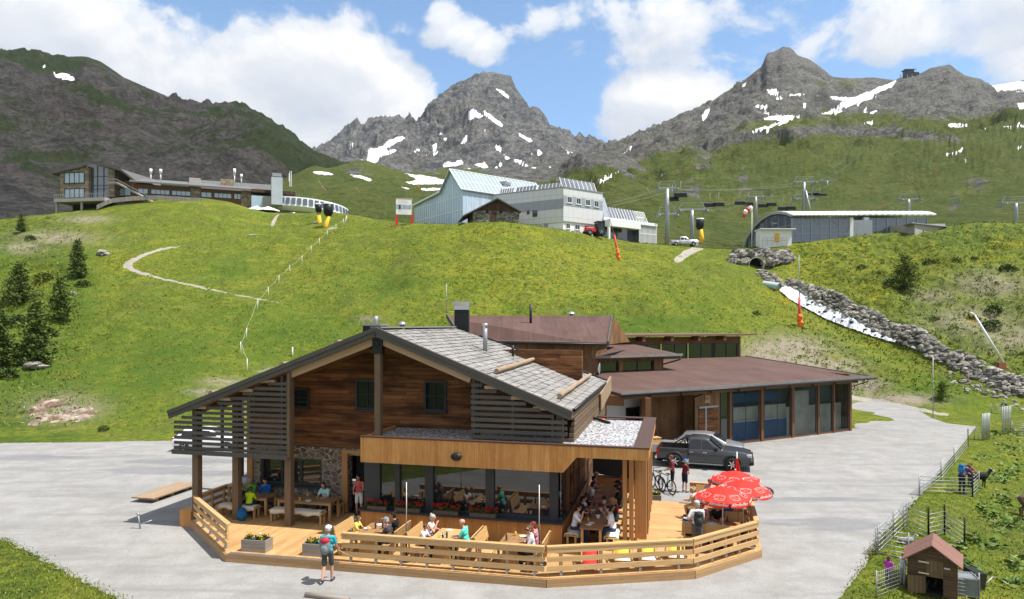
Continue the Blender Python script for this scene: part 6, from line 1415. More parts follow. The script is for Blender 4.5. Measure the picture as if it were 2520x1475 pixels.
a, b = HILL.at(*zk(480, 530)), HILL.at(*zk(590, 570)); m = MB(); m.tube([a+Vector((-.6, 1.2, .5)), b+Vector((0, 0, .5))], .62, 16, cap=False); m.tube([a+Vector((-.4, 1.0, .5)), b+Vector((-.15, .3, .5))], .5, 16); tag(m.build('drain_pipe', plain('pale_pipe', (.36, .45, .46), .5)), 'pale blue drain pipe pouring white water below the culvert', 'pipe')
# ---- leaves -----
def leafmat(name, c0, c1, c2=None, k=.12):
    t = NT(name); r = t.rnd(); n = t.noise(t.pos(), .9, 3); c = t.mix(r, c0, c1); c = t.mix(t.ramp(n, [(.35, .5), (.6, 0.0)]), c, mul(c0, .55))
    if c2: c = t.mix(t.math('GREATER_THAN', r, 1-k), c, c2)
    return t.done(c, .75, 0, .15)
M['needle'] = leafmat('needles', (.058, .092, .02), (.145, .185, .04)); M['larchneedle'] = leafmat('larch_needles', (.065, .10, .016), (.14, .185, .03)); M['shrubleaf'] = leafmat('shrub_leaf', (.03, .06, .012), (.085, .12, .03))
M['bark'] = wood('bark', (.07, .05, .035), (.13, .1, .075), .9); M['grass'] = leafmat('grass_blade', (.080, .130, .014), (.21, .235, .034), (.26, .24, .06)); M['dock'] = leafmat('dock_leaf', (.07, .13, .024), (.17, .235, .055), (.22, .24, .10), .15)
def leaf(m, c, d, L, w, up=Vector((0, 0, 1))):
    s = d.cross(up); s = s.normalized()*w if s.length > 1e-4 else Vector((w, 0, 0))
    m._add([c, c+d*L*.5+s, c+d*L, c+d*L*.5-s], [(0, 1, 2, 3)])
def rdir(zmin=-1, zmax=1):
    z = random.uniform(zmin, zmax); a = random.uniform(0, 6.2832); r = math.sqrt(max(0, 1-z*z)); return Vector((r*math.cos(a), r*math.sin(a), z))
def conifer(p, h, r, label, mat='needle', dens=1.0, ragged=.35, group='small conifers on the hillside'):
    o = thing('conifer', label, 'tree', p, 0, group); m = MB(); m.tube([p-Vector((0, 0, .3)), p+Vector((0, 0, h*.5)), p+Vector((0, 0, h*.97))], [h*.022, h*.015, h*.004], 7)
    cr = MB(); z = h*.05
    while z < h*.97:
        f = 1-z/h; rr_ = r*(f**.75)*random.uniform(1-ragged, 1.1); nb = int(5+5*f)
        for b in range(nb):
            a = random.uniform(0, 6.28); L = rr_*random.uniform(.55, 1.1); d = Vector((math.cos(a), math.sin(a), random.uniform(-.1, .5))).normalized(); q0 = p+Vector((0, 0, z)); m.tube([q0, q0+d*L*.9], [h*.006, h*.002], 4, cap=False)
            for k in range(max(3, int(21*dens*L/r+4))):
                t = random.uniform(.2, 1.0); c = q0+d*L*t+Vector((random.gauss(0, .07*r), random.gauss(0, .07*r), random.gauss(0, .06*r))); leaf(cr, c, (d*.6+rdir(-.3, .9)).normalized(), random.uniform(.10, .19)*h*.36+.07, random.uniform(.03, .05)*h*.34+.016, rdir())
        z += h*random.uniform(.035, .06)
    m.build('trunk', M['bark'], o); cr.build('crown', M[mat], o, flip=False); return o
def px_h(p, px): return px/F*p.y
for u, vb, vt, hw, lab, mt, de in [(192, 684, 590, 24, 'slim dark pointed spruce highest on the left slope beside a grey boulder', 'needle', 1.3), (48, 748, 645, 44, 'broad dark pine near the left edge, upper of the left group', 'needle', 1.5), (88, 900, 740, 42, 'tall dark pine with bare lower trunk on the left slope', 'needle', 1.5), (6, 905, 765, 34, 'dark pine cut by the left picture edge', 'needle', 1.4), (148, 790, 680, 36, 'feathery pale larch behind the dark pines', 'larchneedle', .8), (2226, 712, 622, 42, 'loose light green larch on the right slope above the stream', 'larchneedle', 1.1), (52, 572, 527, 12, 'small bush like pine on the crest at the far left', 'needle', 1.0), (2318, 985, 938, 18, 'thin little larch above the thin grey pole', 'larchneedle', .6)]:
    p = HILL.at(u, vb); conifer(p, px_h(p, vb-vt), px_h(p, hw)*1.35, lab, mt, de)
def bush(p, r, label, mat='shrubleaf', n=260, flatz=.7, grp='bushes on the right slope'):
    o = thing('bush', label, 'bush', p, 0, grp); m = MB()
    for i in range(n):
        d = rdir(-.1, 1); c = p+Vector((d.x*r, d.y*r, d.z*r*flatz+.1))*random.uniform(.45, 1.05); leaf(m, c, (d+rdir()*.7).normalized(), r*.3, r*.09, rdir())
    m.build('leaves', M[mat], o, flip=False); m = MB()
    for i in range(5): d = rdir(.4, 1); m.tube([p-Vector((0, 0, .1)), p+Vector((d.x*r*.6, d.y*r*.6, d.z*r*flatz*.7))], [.05, .02], 5)
    m.build('stems', M['bark'], o)
for u, v, px, lab in [(2480, 668, 24, 'dark bush near the right edge below the crest'), (2286, 650, 17, 'dark rounded bush right of the larch'), (2190, 700, 20, 'low shadowy bush left of the larch foot'), (2352, 645, 15, 'low bush on the upper right slope with pale twigs'), (2396, 640, 11, 'tiny dark bush on the upper right slope'), (2445, 768, 22, 'dark green bush above the leaning white pipe'), (2440, 805, 24, 'dense green bush just left of the leaning white pipe'), (2395, 790, 18, 'yellow flowered cushion bush on the stony right slope'), (1862, 776, 13, 'small leafy bush in the meadow left of the upright snow lance'), (2300, 790, 14, 'flat green bush in the middle of the stony right slope'), (2120, 660, 12, 'small scrubby tuft right of the culvert'), (1935, 940, 8, 'little green tuft on the gravelly slope'), (2470, 1000, 9, 'small grey green bush behind the metal hurdles')]:
    p = HILL.at(u, v); bush(p, px_h(p, px)*.8, lab)
for u, v, px, lab in [(118, 830, 30, 'green shrub right of the tall dark pine on the left slope'), (150, 765, 26, 'shrub at the foot of the pale larch on the left slope'), (45, 800, 32, 'wide shrub between the broad dark pine and the cut off pine'), (205, 705, 20, 'small shrub under the pointed spruce on the left slope'), (20, 930, 30, 'dark shrub at the left picture edge under the cut off pine'), (110, 690, 26, 'yellowish shrub between the broad pine and the pale larch'), (75, 590, 14, 'little shrub on the left crest below the bush like pine'), (255, 1060, 14, 'low shrub near the asphalt left of the chalet')]:
    p = HILL.at(u, v); bush(p, px_h(p, px)*.8, lab, 'larchneedle' if px == 26 else 'shrubleaf', 320, .8, 'shrubs on the left slope')
def meadow_bits():
    m = MB(); y = MB(); w = MB()
    for i in range(24000):
        u, v = random.uniform(-30, 2550), random.uniform(530, 1085); p = HILL.at(u, v)
        if p.y < 51 or 505 > v or v > 1078 or (u > 1800 and v > 975): continue
        c = CX+p.x/p.y*F
        if any(inpoly(np.array([u]), np.array([v]), q)[0] for q in (path_poly,)): continue
        s = random.uniform(.14, .34)*(1.5 if u > 1950 or u < 200 else 1)*min(1, p.y/88)
        for k in range(3): leaf(m, p+Vector((random.uniform(-.25, .25), random.uniform(-.25, .25), -.03)), rdir(.2, 1), s, s*.19, rdir())
    tag(m.build('meadow_grass', M['grass'], flip=False), 'tufts of taller grass spread over the hill meadow', 'grass', kind='stuff')
    for i in range(2600):
        b = random.choice([(1905, 722, 30, 10, 4), (1935, 742, 26, 8, 4), (2230, 660, 150, 40, 1), (2480, 603, 40, 12, 2), (2150, 720, 50, 30, 1), (300, 640, 60, 16, .3), (30, 720, 50, 26, 2), (90, 690, 40, 22, 2), (1300, 590, 260, 40, .6), (1400, 640, 240, 50, .6), (2340, 650, 80, 20, 2), (2395, 790, 16, 10, 3), (2300, 640, 120, 14, 1)])
        u, v = random.gauss(b[0], b[2]*.6), random.gauss(b[1], b[3]*.6)
        if not -20 < u < 2540 or v < 575 or (1460 < u < 1800 and v < 625): continue
        p = HILL.at(u, v); leaf(y, p+Vector((0, 0, random.uniform(.1, .25))), rdir(-.1, .5), .10, .05, rdir())
    tag(y.build('yellow_flowers', plain('yellow_petals', (.62, .40, .01), .7, var=.2), flip=False), 'yellow flowers speckling the hill meadow', 'flowers', kind='stuff')
meadow_bits()
def pasture():
    m = MB(); d = MB()
    for i in range(26000):
        if i % 4: u, v = random.uniform(2080, 2560), random.uniform(1030, 1500)
        else: u, v = random.uniform(-60, 420), random.uniform(1310, 1500)
        p = HILL.at(u, v); dd = ((p.x-9.7)*34.1-(p.y-20)*27.7)/43.9
        if u > 1000 and dd < .25: continue
        if u < 1000 and v < np.interp(u, [-60, 0, 40, 100, 170, 240, 330], [1300, 1330, 1352, 1382, 1422, 1457, 1497]): continue
        s = random.uniform(.06, .15); leaf(m, p-Vector((0, 0, .02)), rdir(.3, 1), s, s*.12, rdir())
    rim = [(0, 1325), (40, 1345), (100, 1375), (170, 1415), (240, 1450), (330, 1492)], [(2085, 1470), (2115, 1420), (2140, 1375), (2150, 1350), (2180, 1310), (2225, 1262), (2260, 1225), (2320, 1165), (2352, 1130), (2390, 1090), (2412, 1058)]
    for l in rim:
        for a, b in zip(l[:-1], l[1:]):
            for i in range(420): t = random.random(); p = G(a[0]+(b[0]-a[0])*t, a[1]+(b[1]-a[1])*t)+Vector((random.gauss(0, .12), random.gauss(0, .12), -.02)); s = random.uniform(.05, .12); leaf(m, p, rdir(.15, 1), s, s*.14, rdir())
    tag(m.build('pasture_grass', M['grass'], flip=False), 'short pasture grass beside the yard', 'grass', kind='stuff')
    spots = [(2480, 1110, 40), (2500, 1160, 36), (2440, 1180, 20), (2470, 1230, 34), (2420, 1255, 18), (2500, 1290, 36), (2440, 1275, 22), (2465, 1300, 26), (2400, 1330, 20), (2380, 1395, 20), (2410, 1420, 18), (2500, 1395, 24), (2360, 1350, 14), (2440, 1345, 22), (2475, 1180, 26), (2455, 1070, 20), (2505, 1070, 24), (2330, 1300, 12), (2490, 1440, 20), (2410, 1130, 10)]
    for u, v, w_ in spots:
        for k in range(int(w_*2.4)):
            p = HILL.at(random.gauss(u, w_*.5), random.gauss(v, w_*.28)); L = random.uniform(.16, .34)
            leaf(d, p+Vector((0, 0, random.uniform(.0, .16))), rdir(.05, .7), L, L*.26, rdir(.5, 1))
    tag(d.build('dock_leaves', M['dock'], flip=False), 'broad pale dock leaves growing in clumps in the pasture', 'weeds', kind='stuff')
pasture()
def boulder(u, v, r, label, fl=.6):
    p = HILL.at(u, v); m = MB(); rock(m, p+Vector((0, 0, r*.25)), r, fl); rock(m, p+Vector((r*.7, .1, r*.1)), r*.6, fl); tag(m.build('boulder', M['boulder']), label, 'boulder')
boulder(250, 628, 1.2, 'grey boulder on the crest right of the pointed spruce', .5)
boulder(82, 905, 1.0, 'pale rock pile at the foot of the tall dark pine', .4); boulder(178, 725, .5, 'small white stone below the pale larch')
m = MB()
for i in range(26): u = 155+random.uniform(-70, 70); v = 1010+random.uniform(-30, 28); rock(m, HILL.at(u, v)-Vector((0, 0, .45)), random.uniform(.5, 1.3), .5)
t = NT('red_brown_outcrop'); nn_ = t.noise(t.pos(), .9, 6, .65); tag(m.build('rock_outcrop', t.done(t.mix(t.ramp(nn_, [(.45, 0.0), (.62, 1.0)]), (.14, .085, .06), (.36, .31, .26)), .9)), 'bare reddish brown rock outcrop in the grass left of the chalet', 'rock outcrop')
# ================= vehicles =======================================================================
def carpaint(name, c, metal=.5): 
    t = NT(name); t.b.inputs['Coat Weight'].default_value = .6; t.b.inputs['Coat Roughness'].default_value = .06; n = t.noise(t.pos(), 1.2, 3); return t.done(t.mix(n, mul(c, .92), mul(c, 1.08)), .38, metal, .5)
M['tyre'] = plain('tyre', (.02, .02, .021), .85); M['lampred'] = plain('tail_lamp', (.45, .015, .012), .2); M['lampwhite'] = plain('head_lamp', (.6, .62, .65), .1, .3); M['carglass'] = glass_dark('car_glass', (.012, .016, .02), .03, 1.5); M['chrome'] = plain('chrome', (.7, .7, .7), .15, 1)
def wheel(o, x, y, r=.38, w=.26):
    s = 1 if y > 0 else -1; m = MB(); prof_ = [(r*.62, -w/2), (r*.93, -w/2), (r, -w*.32), (r, w*.32), (r*.93, w/2), (r*.62, w/2)]
    m.lathe((0, 0, 0), prof_, 22); m.v = [(x+a, y+c, r+b) for a, b, c in m.v]; t = m.build('wheel', M['tyre'], o, local=True)
    m = MB(); m.lathe((0, 0, 0), [(r*.63, s*w*.05), (r*.6, s*w*.29), (r*.22, s*w*.33), (0, s*w*.33)], 18); m.v = [(x+a, y+c, r+b) for a, b, c in m.v]; m.build('hub', M['black'], t, local=True)
    m = MB()
    for k in range(6): a = k*math.pi/3+.2; m.bar((x+math.cos(a)*r*.1, y+s*w*.40, r+math.sin(a)*r*.1), (x+math.cos(a)*r*.6, y+s*w*.42, r+math.sin(a)*r*.6), .05, .03, up=(0, s, 0))
    m.build('rim', M['chrome'], t, local=True)
def loft_body(secs, mat, name, o, smooth=True):
    """secs: list of (x, [(y, z) half profile from bottom centre to top centre])"""
    m = MB(); vs, fs = [], []; k = len(secs[0][1])
    for x, pr in secs:
        for y, z in pr: vs.append((x, y, z))
        for y, z in reversed(pr): vs.append((x, -y, z))
    w_ = 2*k
    for i in range(len(secs)-1):
        for j in range(w_): a, b = i*w_+j, i*w_+(j+1) % w_; fs.append((a, b, b+w_, a+w_))
    fs += [tuple(range(w_-1, -1, -1)), tuple(range((len(secs)-1)*w_, len(secs)*w_))]
    m._add(vs, fs, None, smooth); ob = m.build(name, mat, o, local=True); 
    e = ob.modifiers.new('edge', 'EDGE_SPLIT'); e.split_angle = R(38); return ob
def pickup(label, loc, rz, paint, grey=True):
    o = thing('pickup_truck', label, 'pickup truck', loc, rz)
    def S(x, hw, z0, zs, zt, in_=.06): return (x, [(0, z0), (hw-.08, z0), (hw, z0+.12), (hw, zs), (hw-in_, zt), (0, zt)])
    loft_body([S(2.66, .70, .42, .62, .80, .1), S(2.60, .82, .34, .8, .98, .1), S(2.2, .91, .32, .95, 1.08, .12), S(1.25, .925, .30, 1.02, 1.15, .1), S(.95, .925, .30, 1.04, 1.14, .05), S(-.78, .925, .30, 1.05, 1.12, .05)], paint, 'body', o)
    loft_body([(-.82, [(0, .5), (.85, .5), (.925, .6), (.925, 1.08), (.9, 1.14), (.82, 1.14), (.82, .78), (0, .78)]), (-2.5, [(0, .5), (.85, .5), (.925, .6), (.925, 1.08), (.9, 1.14), (.82, 1.14), (.82, .78), (0, .78)])], paint, 'cargo_bed', o)
    m = MB(); m.box(-2.56, -2.501, -.86, .86, .55, 1.12); tg = m.build('tailgate', paint, o, local=True)
    C = lambda x, hb, ht, z0, zt: (x, [(0, z0), (hb, z0), (ht, zt-.1), (ht-.08, zt-.015), (0, zt)])
    cab = loft_body([C(1.08, .84, .80, 1.10, 1.17), C(.35, .87, .72, 1.10, 1.70), C(.1, .87, .70, 1.10, 1.79), C(-.6, .87, .70, 1.10, 1.79), C(-.74, .87, .71, 1.10, 1.74), C(-.82, .86, .76, 1.10, 1.3)], paint, 'cab', o)
    for s in (-1, 1):
        m = MB()
        for q in ([(.72, 1.16), (.28, 1.60), (-.02, 1.66), (-.02, 1.16)], [(-.09, 1.16), (-.09, 1.66), (-.62, 1.66), (-.68, 1.5), (-.7, 1.16)]):
            pts = []
            for x, z in q: y = .875-(z-1.10)*(.165/.62); pts.append((x, s*(y+.012), z))
            m.prism(pts, (0, -s*.02, 0))
        m.build('side_window', M['carglass'], cab, local=True)
        for x in (.12, -.62): m = MB(); m.box(x-.11, x+.11, s*.93-.015, s*.93+.015, .95, .985); m.build('door_handle', M['chrome'], o, local=True)
        m = MB(); m.box(.6, .82, min(s*.93, s*1.12), max(s*.93, s*1.12), 1.12, 1.30); m.build('mirror', M['black'], o, local=True, bevel=.03)
        m = MB(); m.box(2.35, 2.63, min(s*.62, s*.86), max(s*.62, s*.86), .82, .98); m.build('headlight', M['lampwhite'], o, local=True, bevel=.02)
        m = MB(); m.box(-2.575, -2.42, min(s*.78, s*.93), max(s*.78, s*.93), .72, 1.08); m.build('tail_light', M['lampred'], o, local=True)
        for x in (1.6, -1.55):
            wheel(o, x, s*.86)
            m = MB(); vs, fs = [], []
            for i in range(13):
                a = math.pi*i/12
                for rr_, yy in ((.43, .86), (.43, .955), (.53, .945), (.53, .86)): vs.append((x+math.cos(a)*rr_, s*yy, .42+math.sin(a)*rr_))
            for i in range(12):
                for j in range(4): fs.append((i*4+j, i*4+(j+1) % 4, i*4+4+(j+1) % 4, i*4+4+j))
            m._add(vs, fs, None, True); m.build('wheel_arch', paint if not grey else plain('arch_grey', (.03, .032, .035), .5), o, local=True)
            m = MB(); m.tube([(x, s*.70, .42), (x, s*.929, .42)], .43, 20); m.build('wheel_well_disc', M['tyre'], o, local=True)  # solid dark disc in place of the shaded wheel opening
        m = MB(); m.box(-.9, 1.1, min(s*.84, s*.95), max(s*.84, s*.95), .3, .36); m.build('side_step', M['galv'] if grey else M['black'], o, local=True)
        m = MB(); m.tube([(-.95, s*.74, 1.12), (-1.0, s*.7, 1.62), (-1.0, 0, 1.66)], .04, 7); m.tube([(-1.0, s*.7, 1.6), (-1.7, s*.74, 1.14)], .035, 7); m.build('roll_bar', M['black'], o, local=True)
    m = MB(); q = [(1.0, .78, 1.185), (1.0, -.78, 1.185), (.36, -.68, 1.70), (.36, .68, 1.70)]; m.prism([(x+.02, y, z+.012) for x, y, z in q], (.012, 0, .012)); m.build('windscreen', M['carglass'], cab, local=True)
    m = MB(); m.box(2.62, 2.69, -.5, .5, .66, .92); m.build('grille', M['black'], o, local=True)
    m = MB(); m.box(2.5, 2.74, -.86, .86, .38, .6); m.build('bumper', M['black'], o, local=True, bevel=.04)
    m = MB(); m.box(-2.68, -2.561, -.8, .8, .46, .6); m.build('bumper', M['chrome'], o, local=True)
    return o
fw, rw = G(1800, 1160), G(1660.6, 1150.5); d = (fw-rw).normalized(); nl = Vector((-d.y, d.x, 0)); c = (fw+rw)/2+nl*.80
pickup('dark grey double cab pickup parked behind the terrace, facing right', c, math.atan2(d.y, d.x), carpaint('grey_metallic', (.055, .058, .062)))
p = HILL.at(1685, 606); pickup('silver double cab pickup parked on the gravel track at the crest', p+Vector((0, .6, .06)), R(-4), carpaint('silver_metallic', (.52, .54, .58)), False)
def car(label, loc, rz, paint, name='car', cat='car'):
    o = thing(name, label, cat, loc, rz)
    def S(x, hw, z0, zs, zt, in_=.06): return (x, [(0, z0), (hw-.08, z0), (hw, z0+.12), (hw, zs), (hw-in_, zt), (0, zt)])
    loft_body([S(2.1, .68, .35, .55, .7, .1), S(2.0, .8, .28, .7, .8, .1), S(1.1, .87, .24, .85, .95), S(-1.6, .87, .24, .9, .97), S(-2.05, .8, .3, .8, .95)], paint, 'body', o)
    C = lambda x, hb, ht, z0, zt: (x, [(0, z0), (hb, z0), (ht, zt-.08), (ht-.08, zt-.01), (0, zt)])
    cab = loft_body([C(1.1, .8, .78, .9, .97), C(.3, .82, .66, .9, 1.40), C(-.2, .82, .64, .9, 1.47), C(-1.4, .82, .63, .9, 1.42), C(-1.95, .8, .72, .9, 1.0)], paint, 'cabin', o)
    for s in (-1, 1):
        m = MB(); m.prism([(x, s*(.835-(z-.9)*.29+.01), z) for x, z in ((.75, .97), (.22, 1.32), (-.2, 1.36), (-1.3, 1.33), (-1.6, .98))], (0, -s*.02, 0)); m.build('side_window', M['carglass'], cab, local=True)
        for x in (1.35, -1.3): wheel(o, x, s*.81, .32, .22)
        m = MB(); m.box(1.8, 2.06, min(s*.5, s*.75), max(s*.5, s*.75), .62, .74); m.build('headlight', M['lampwhite'], o, local=True)
        m = MB(); m.box(-2.08, -1.95, min(s*.55, s*.8), max(s*.55, s*.8), .7, .9); m.build('tail_light', M['lampred'], o, local=True)
    for x0, z0, x1, z1 in ((1.05, .99, .32, 1.39), (-1.92, 1.02, -1.42, 1.4)):
        m = MB(); sx = .02 if x0 > 0 else -.02; m.prism([(x0+sx, .7, z0), (x0+sx, -.7, z0), (x1+sx, -.6, z1), (x1+sx, .6, z1)], (0, 0, .012)); m.build('windscreen', M['carglass'], cab, local=True)
    return o
WP = carpaint('white_car_paint', (.72, .72, .76), .0)
car('white car seen behind the left end of the slatted screen', G(516, 1106), R(5), WP)
q = K.w(-8.9, 7.2, 0); car('grey car parked along the left side of the chalet behind the posts', q, R(-100), carpaint('blue_grey', (.16, .18, .21)))
ca = P(1744, 1085, 42.2); ca.z = 0; o = car('small silver car with chequered roof strip behind the dark pickup', ca, R(-22), carpaint('silver_small', (.30, .31, .33)))
tl = thing('trailer', 'low white sided trailer behind the tail of the dark pickup', 'trailer', P(1635, 1100, 41.5)*1.0); tl.location.z = 0; tl.rotation_euler.z = R(-18)
m = MB(); m.box(-1.6, 1.3, -.8, .8, .45, .52); m.build('bed', M['galv'], tl, local=True)
m = MB(); m.box(-1.6, 1.3, -.84, -.801, .45, .95); m.box(-1.6, 1.3, .801, .84, .45, .95); m.box(1.301, 1.34, -.84, .84, .45, .95); m.box(-1.64, -1.601, -.84, .84, .45, .95); m.build('side_board', M['paintwhite'], tl, local=True)
for s in (-1, 1): wheel(tl, -.2, s*.95, .3, .2)
m = MB(); m.bar((1.34, 0, .48), (2.3, 0, .45), .1, .1); m.build('drawbar', M['galv'], tl, local=True)
p = HILL.at(1466, 582); tr = thing('tractor', 'red tractor with dark cab parked in front of the white lift station', 'tractor', Vector((P(1464, 577, 116.4).x, 116.4, HILL.zat(P(1464, 577, 116.4).x, 116.4))), R(200))
m = MB(); m.box(-.2, 1.9, -.45, .45, .7, 1.5); m.build('bonnet', M['red'], tr, local=True, bevel=.12)
m = MB(); m.box(-1.3, -.21, -.7, .7, 1.4, 2.5); m.build('cab', M['carglass'], tr, local=True, bevel=.08)
m = MB(); m.box(-1.4, -.1, -.8, .8, 2.501, 2.62); m.build('cab_roof', M['black'], tr, local=True)
for x, r_, w_ in ((-.8, .8, .4), (1.4, .55, .3)):
    for s in (-1, 1): wheel(tr, x, s*.85, r_, w_)
# bikes
def bike(label, loc, rz, col):
    o = thing('bicycle', label, 'bicycle', loc, rz, 'mountain bikes at the back of the terrace')
    for x in (-.53, .53):
        m = MB(); n = 24
        m.tube([(x+math.cos(6.2832*i/n)*.34, 0, .36+math.sin(6.2832*i/n)*.34) for i in range(n+1)], .032, 6, cap=False); w = m.build('wheel', M['tyre'], o, local=True)
        m = MB(); m.tube([(x, -.04, .36), (x, .04, .36)], .03, 6)
        for i in range(12): a = 6.2832*i/12; m.tube([(x, 0, .36), (x+math.cos(a)*.32, 0, .36+math.sin(a)*.32)], .004, 3)
        m.build('spokes', M['steel'], w, local=True)
    m = MB(); A = (-.08, 0, .34); B = (-.25, 0, .86); D = (.36, 0, .88); E = (.42, 0, .74); Rr = (-.53, 0, .36)
    for a, b, r_ in ((A, B, .02), (B, D, .022), (A, E, .026), (Rr, A, .013), (Rr, (-.22, 0, .78), .011)): m.tube([a, b], r_, 7)
    m.build('frame', col, o, local=True)
    m = MB(); m.tube([D, E, (.53, 0, .36)], .022, 7); m.tube([D, (.35, 0, 1.0)], .018, 6); m.tube([(.33, -.36, 1.02), (.37, 0, 1.0), (.33, .36, 1.02)], .015, 6); m.build('handlebar_fork', M['black'], o, local=True)
    m = MB(); m.box(-.38, -.14, -.06, .06, .94, .98); m.tube([B, (-.27, 0, .95)], .014, 6); m.build('saddle', M['black'], o, local=True)
    m = MB(); m.tube([(-.08, -.06, .34), (-.08, -.03, .34)], .1, 12); m.box(.03, .1, -.12, -.06, .28, .30); m.build('crankset', M['black'], o, local=True)
bike('dark mountain bike leaning by the planter, left of two', G(1619, 1207)+Vector((0, .2, 0)), R(105), M['black'])
bike('dark mountain bike beside the man in the chequered red shirt, right of two', G(1637, 1212), R(112), plain('bike_blue', (.03, .06, .12), .4))
# ================= terrace furniture ==============================================================
def table(label, a, b, rz, L=1.7, W=.85, h=.75, mat='table', fr=K, z=DZ, panel=False, group='wooden tables on the terrace'):
    o = thing('table', label, 'table', fr.w(a, b, z), fr.ang+rz, group); m = MB(); n = 6
    for i in range(n): m.box(-L/2, L/2, -W/2+W*i/n+.002, -W/2+W*(i+1)/n-.002, h-.045, h)
    m.build('tabletop', M[mat], o, local=True)
    for sx in (-1, 1):
        if panel:
            m = MB(); m.prism([(sx*(L/2-.3), -.34, 0), (sx*(L/2-.3), .34, 0), (sx*(L/2-.3), .22, h-.046), (sx*(L/2-.3), -.22, h-.046)], (.05, 0, 0)); m.build('leg', M['bench'], o, local=True)
        else:
            for sy in (-1, 1): m = MB(); x, y = sx*(L/2-.1), sy*(W/2-.08); m.box(x-.045, x+.045, y-.045, y+.045, 0, h-.046); m.build('leg', M['bench'], o, local=True)
    m = MB(); m.box(-L/2+.15, L/2-.15, -W/2+.06, -W/2+.09, h-.14, h-.046); m.box(-L/2+.15, L/2-.15, W/2-.09, W/2-.06, h-.14, h-.046); m.build('apron', M['bench'], o, local=True); return o
def bench(label, a, b, rz, L=1.7, back=False, fr=K, z=DZ, group='benches on the terrace', mat='bench'):
    """seat faces local +y"""
    o = thing('bench', label, 'bench', fr.w(a, b, z), fr.ang+rz, group); m = MB()
    for i in range(3): m.box(-L/2, L/2, -.19+.128*i, -.07+.128*i, .41, .45)
    m.build('seat', M[mat], o, local=True)
    for sx in (-1, 1):
        for sy in (-1, 1): m = MB(); x, y = sx*(L/2-.1), sy*.14; m.box(x-.035, x+.035, y-.035, y+.035, 0, .409); m.build('leg', M[mat], o, local=True)
        if back: m = MB(); m.bar((sx*(L/2-.1), -.2, .1), (sx*(L/2-.1), -.36, .98), .05, .06, up=(0, 1, .2)); m.build('back_post', M[mat], o, local=True)
    if back: m = MB(); m.prism([(-L/2, -.27, .60), (L/2, -.27, .60), (L/2, -.35, .97), (-L/2, -.35, .97)], (0, .035, .008)); m.build('backrest', M[mat], o, local=True)
    return o
def fleece(label, a, b, rz, L, w=.46, drop=.12, fr=K, z=DZ+.452):
    o = MB(); nx, ny = 26, 10; vs, fs = [], []
    for i in range(nx+1):
        for j in range(ny+1):
            x = -L/2+L*i/nx; y = -w/2-.06+(w+.12)*j/ny; e = max(0, abs(y)-.2); zz = .02+random.uniform(0, .015)-e*1.6+.03*math.sin(x*9)*(e > .0); vs.append((x+random.uniform(-.01, .01), max(-.22, min(.22, y))+random.uniform(-.008, .008)+.03*math.sin(x*7), zz))
    for i in range(nx):
        for j in range(ny): k = i*(ny+1)+j; fs.append((k, k+1, k+ny+2, k+ny+1))
    o._add(vs, fs, None, True); p = fr.w(a, b, z); mt = Matrix.Translation(p) @ Matrix.Rotation(fr.ang+rz, 4, 'Z'); o.v = [tuple(mt @ Vector(v)) for v in o.v]
    ob = o.build('sheepskin', M['fleece'], flip=False); so = ob.modifiers.new('thick', 'SOLIDIFY'); so.thickness = .02; tag(ob, label, 'sheepskin', 'cream sheepskins laid on the benches'); return ob
M['fleece'] = plain('sheepskin', (.60, .55, .44), .95, var=.15, sc=12, bump=.5)
table('dark topped table on the left terrace where the green jackets sit', -6.35, 1.55, 0, 1.9); table('long dark topped table below the stone wall window on the left terrace', -3.7, 1.5, 0, 2.5)
bench('low bench under the boy in lime green on the left terrace', -6.55, .85, 0, 1.9); bench('low bench with fleece in front of the long left table', -3.75, .75, 0, 2.4)
bench('shaded bench behind the green jackets table by the wall', -6.3, 2.15, R(180), 1.6); bench('shaded bench against the stone wall behind the long left table', -3.6, 2.15, R(180), 2.3)
fleece('cream sheepskin under the boy in lime green', -6.5, .85, 0, 1.7); fleece('long cream sheepskin on the low bench before the long left table', -3.75, .75, 0, 2.2)
for k, (a, la) in enumerate(((.72, 'left'), (3.4, 'middle'), (5.75, 'right'))):
    table('pale table at the front railing, '+la+' of three below the flower boxes', a, -1.75, R(90), 1.5, .8, mat='bench' if k == 1 else 'table', panel=True)
    bench('high backed bench on the left of the '+la+' front table', a-.78, -1.8, R(-90), 1.4, True); bench('high backed bench on the right of the '+la+' front table', a+.80, -1.8, R(90), 1.4, True)
for k, (b, la) in enumerate(((.98, 'nearest'), (2.75, 'second'), (4.5, 'third'), (6.2, 'farthest'))):
    table('dark table in the shaded porch, '+la+' of the row', 8.1, b, R(90), 1.65, .8); bench('bench along the window side of the '+la+' porch table', 7.40, b, R(-90), 1.6); bench('bench on the open side of the '+la+' porch table', 8.80, b, R(90), 1.6)
fleece('cream sheepskin hanging off the near window side porch bench', 7.40, .75, R(90), 1.1); fleece('pale sheepskin under the near right porch diner', 8.80, .8, R(90), 1.1)
for b, la in ((1.95, 'nearest the front right railing'), (3.85, 'behind the nearest parasol pole'), (5.7, 'at the back right corner')):
    a = 12.35 if b < 2 else 12.75
    table('table on the sunny right deck, '+la, a, b, 0, 1.8, .8); bench('larch bench before the table '+la, a-.25, b-.78, 0, 1.8, True); bench('larch bench behind the table '+la, a, b+.80, R(180), 1.8, True)
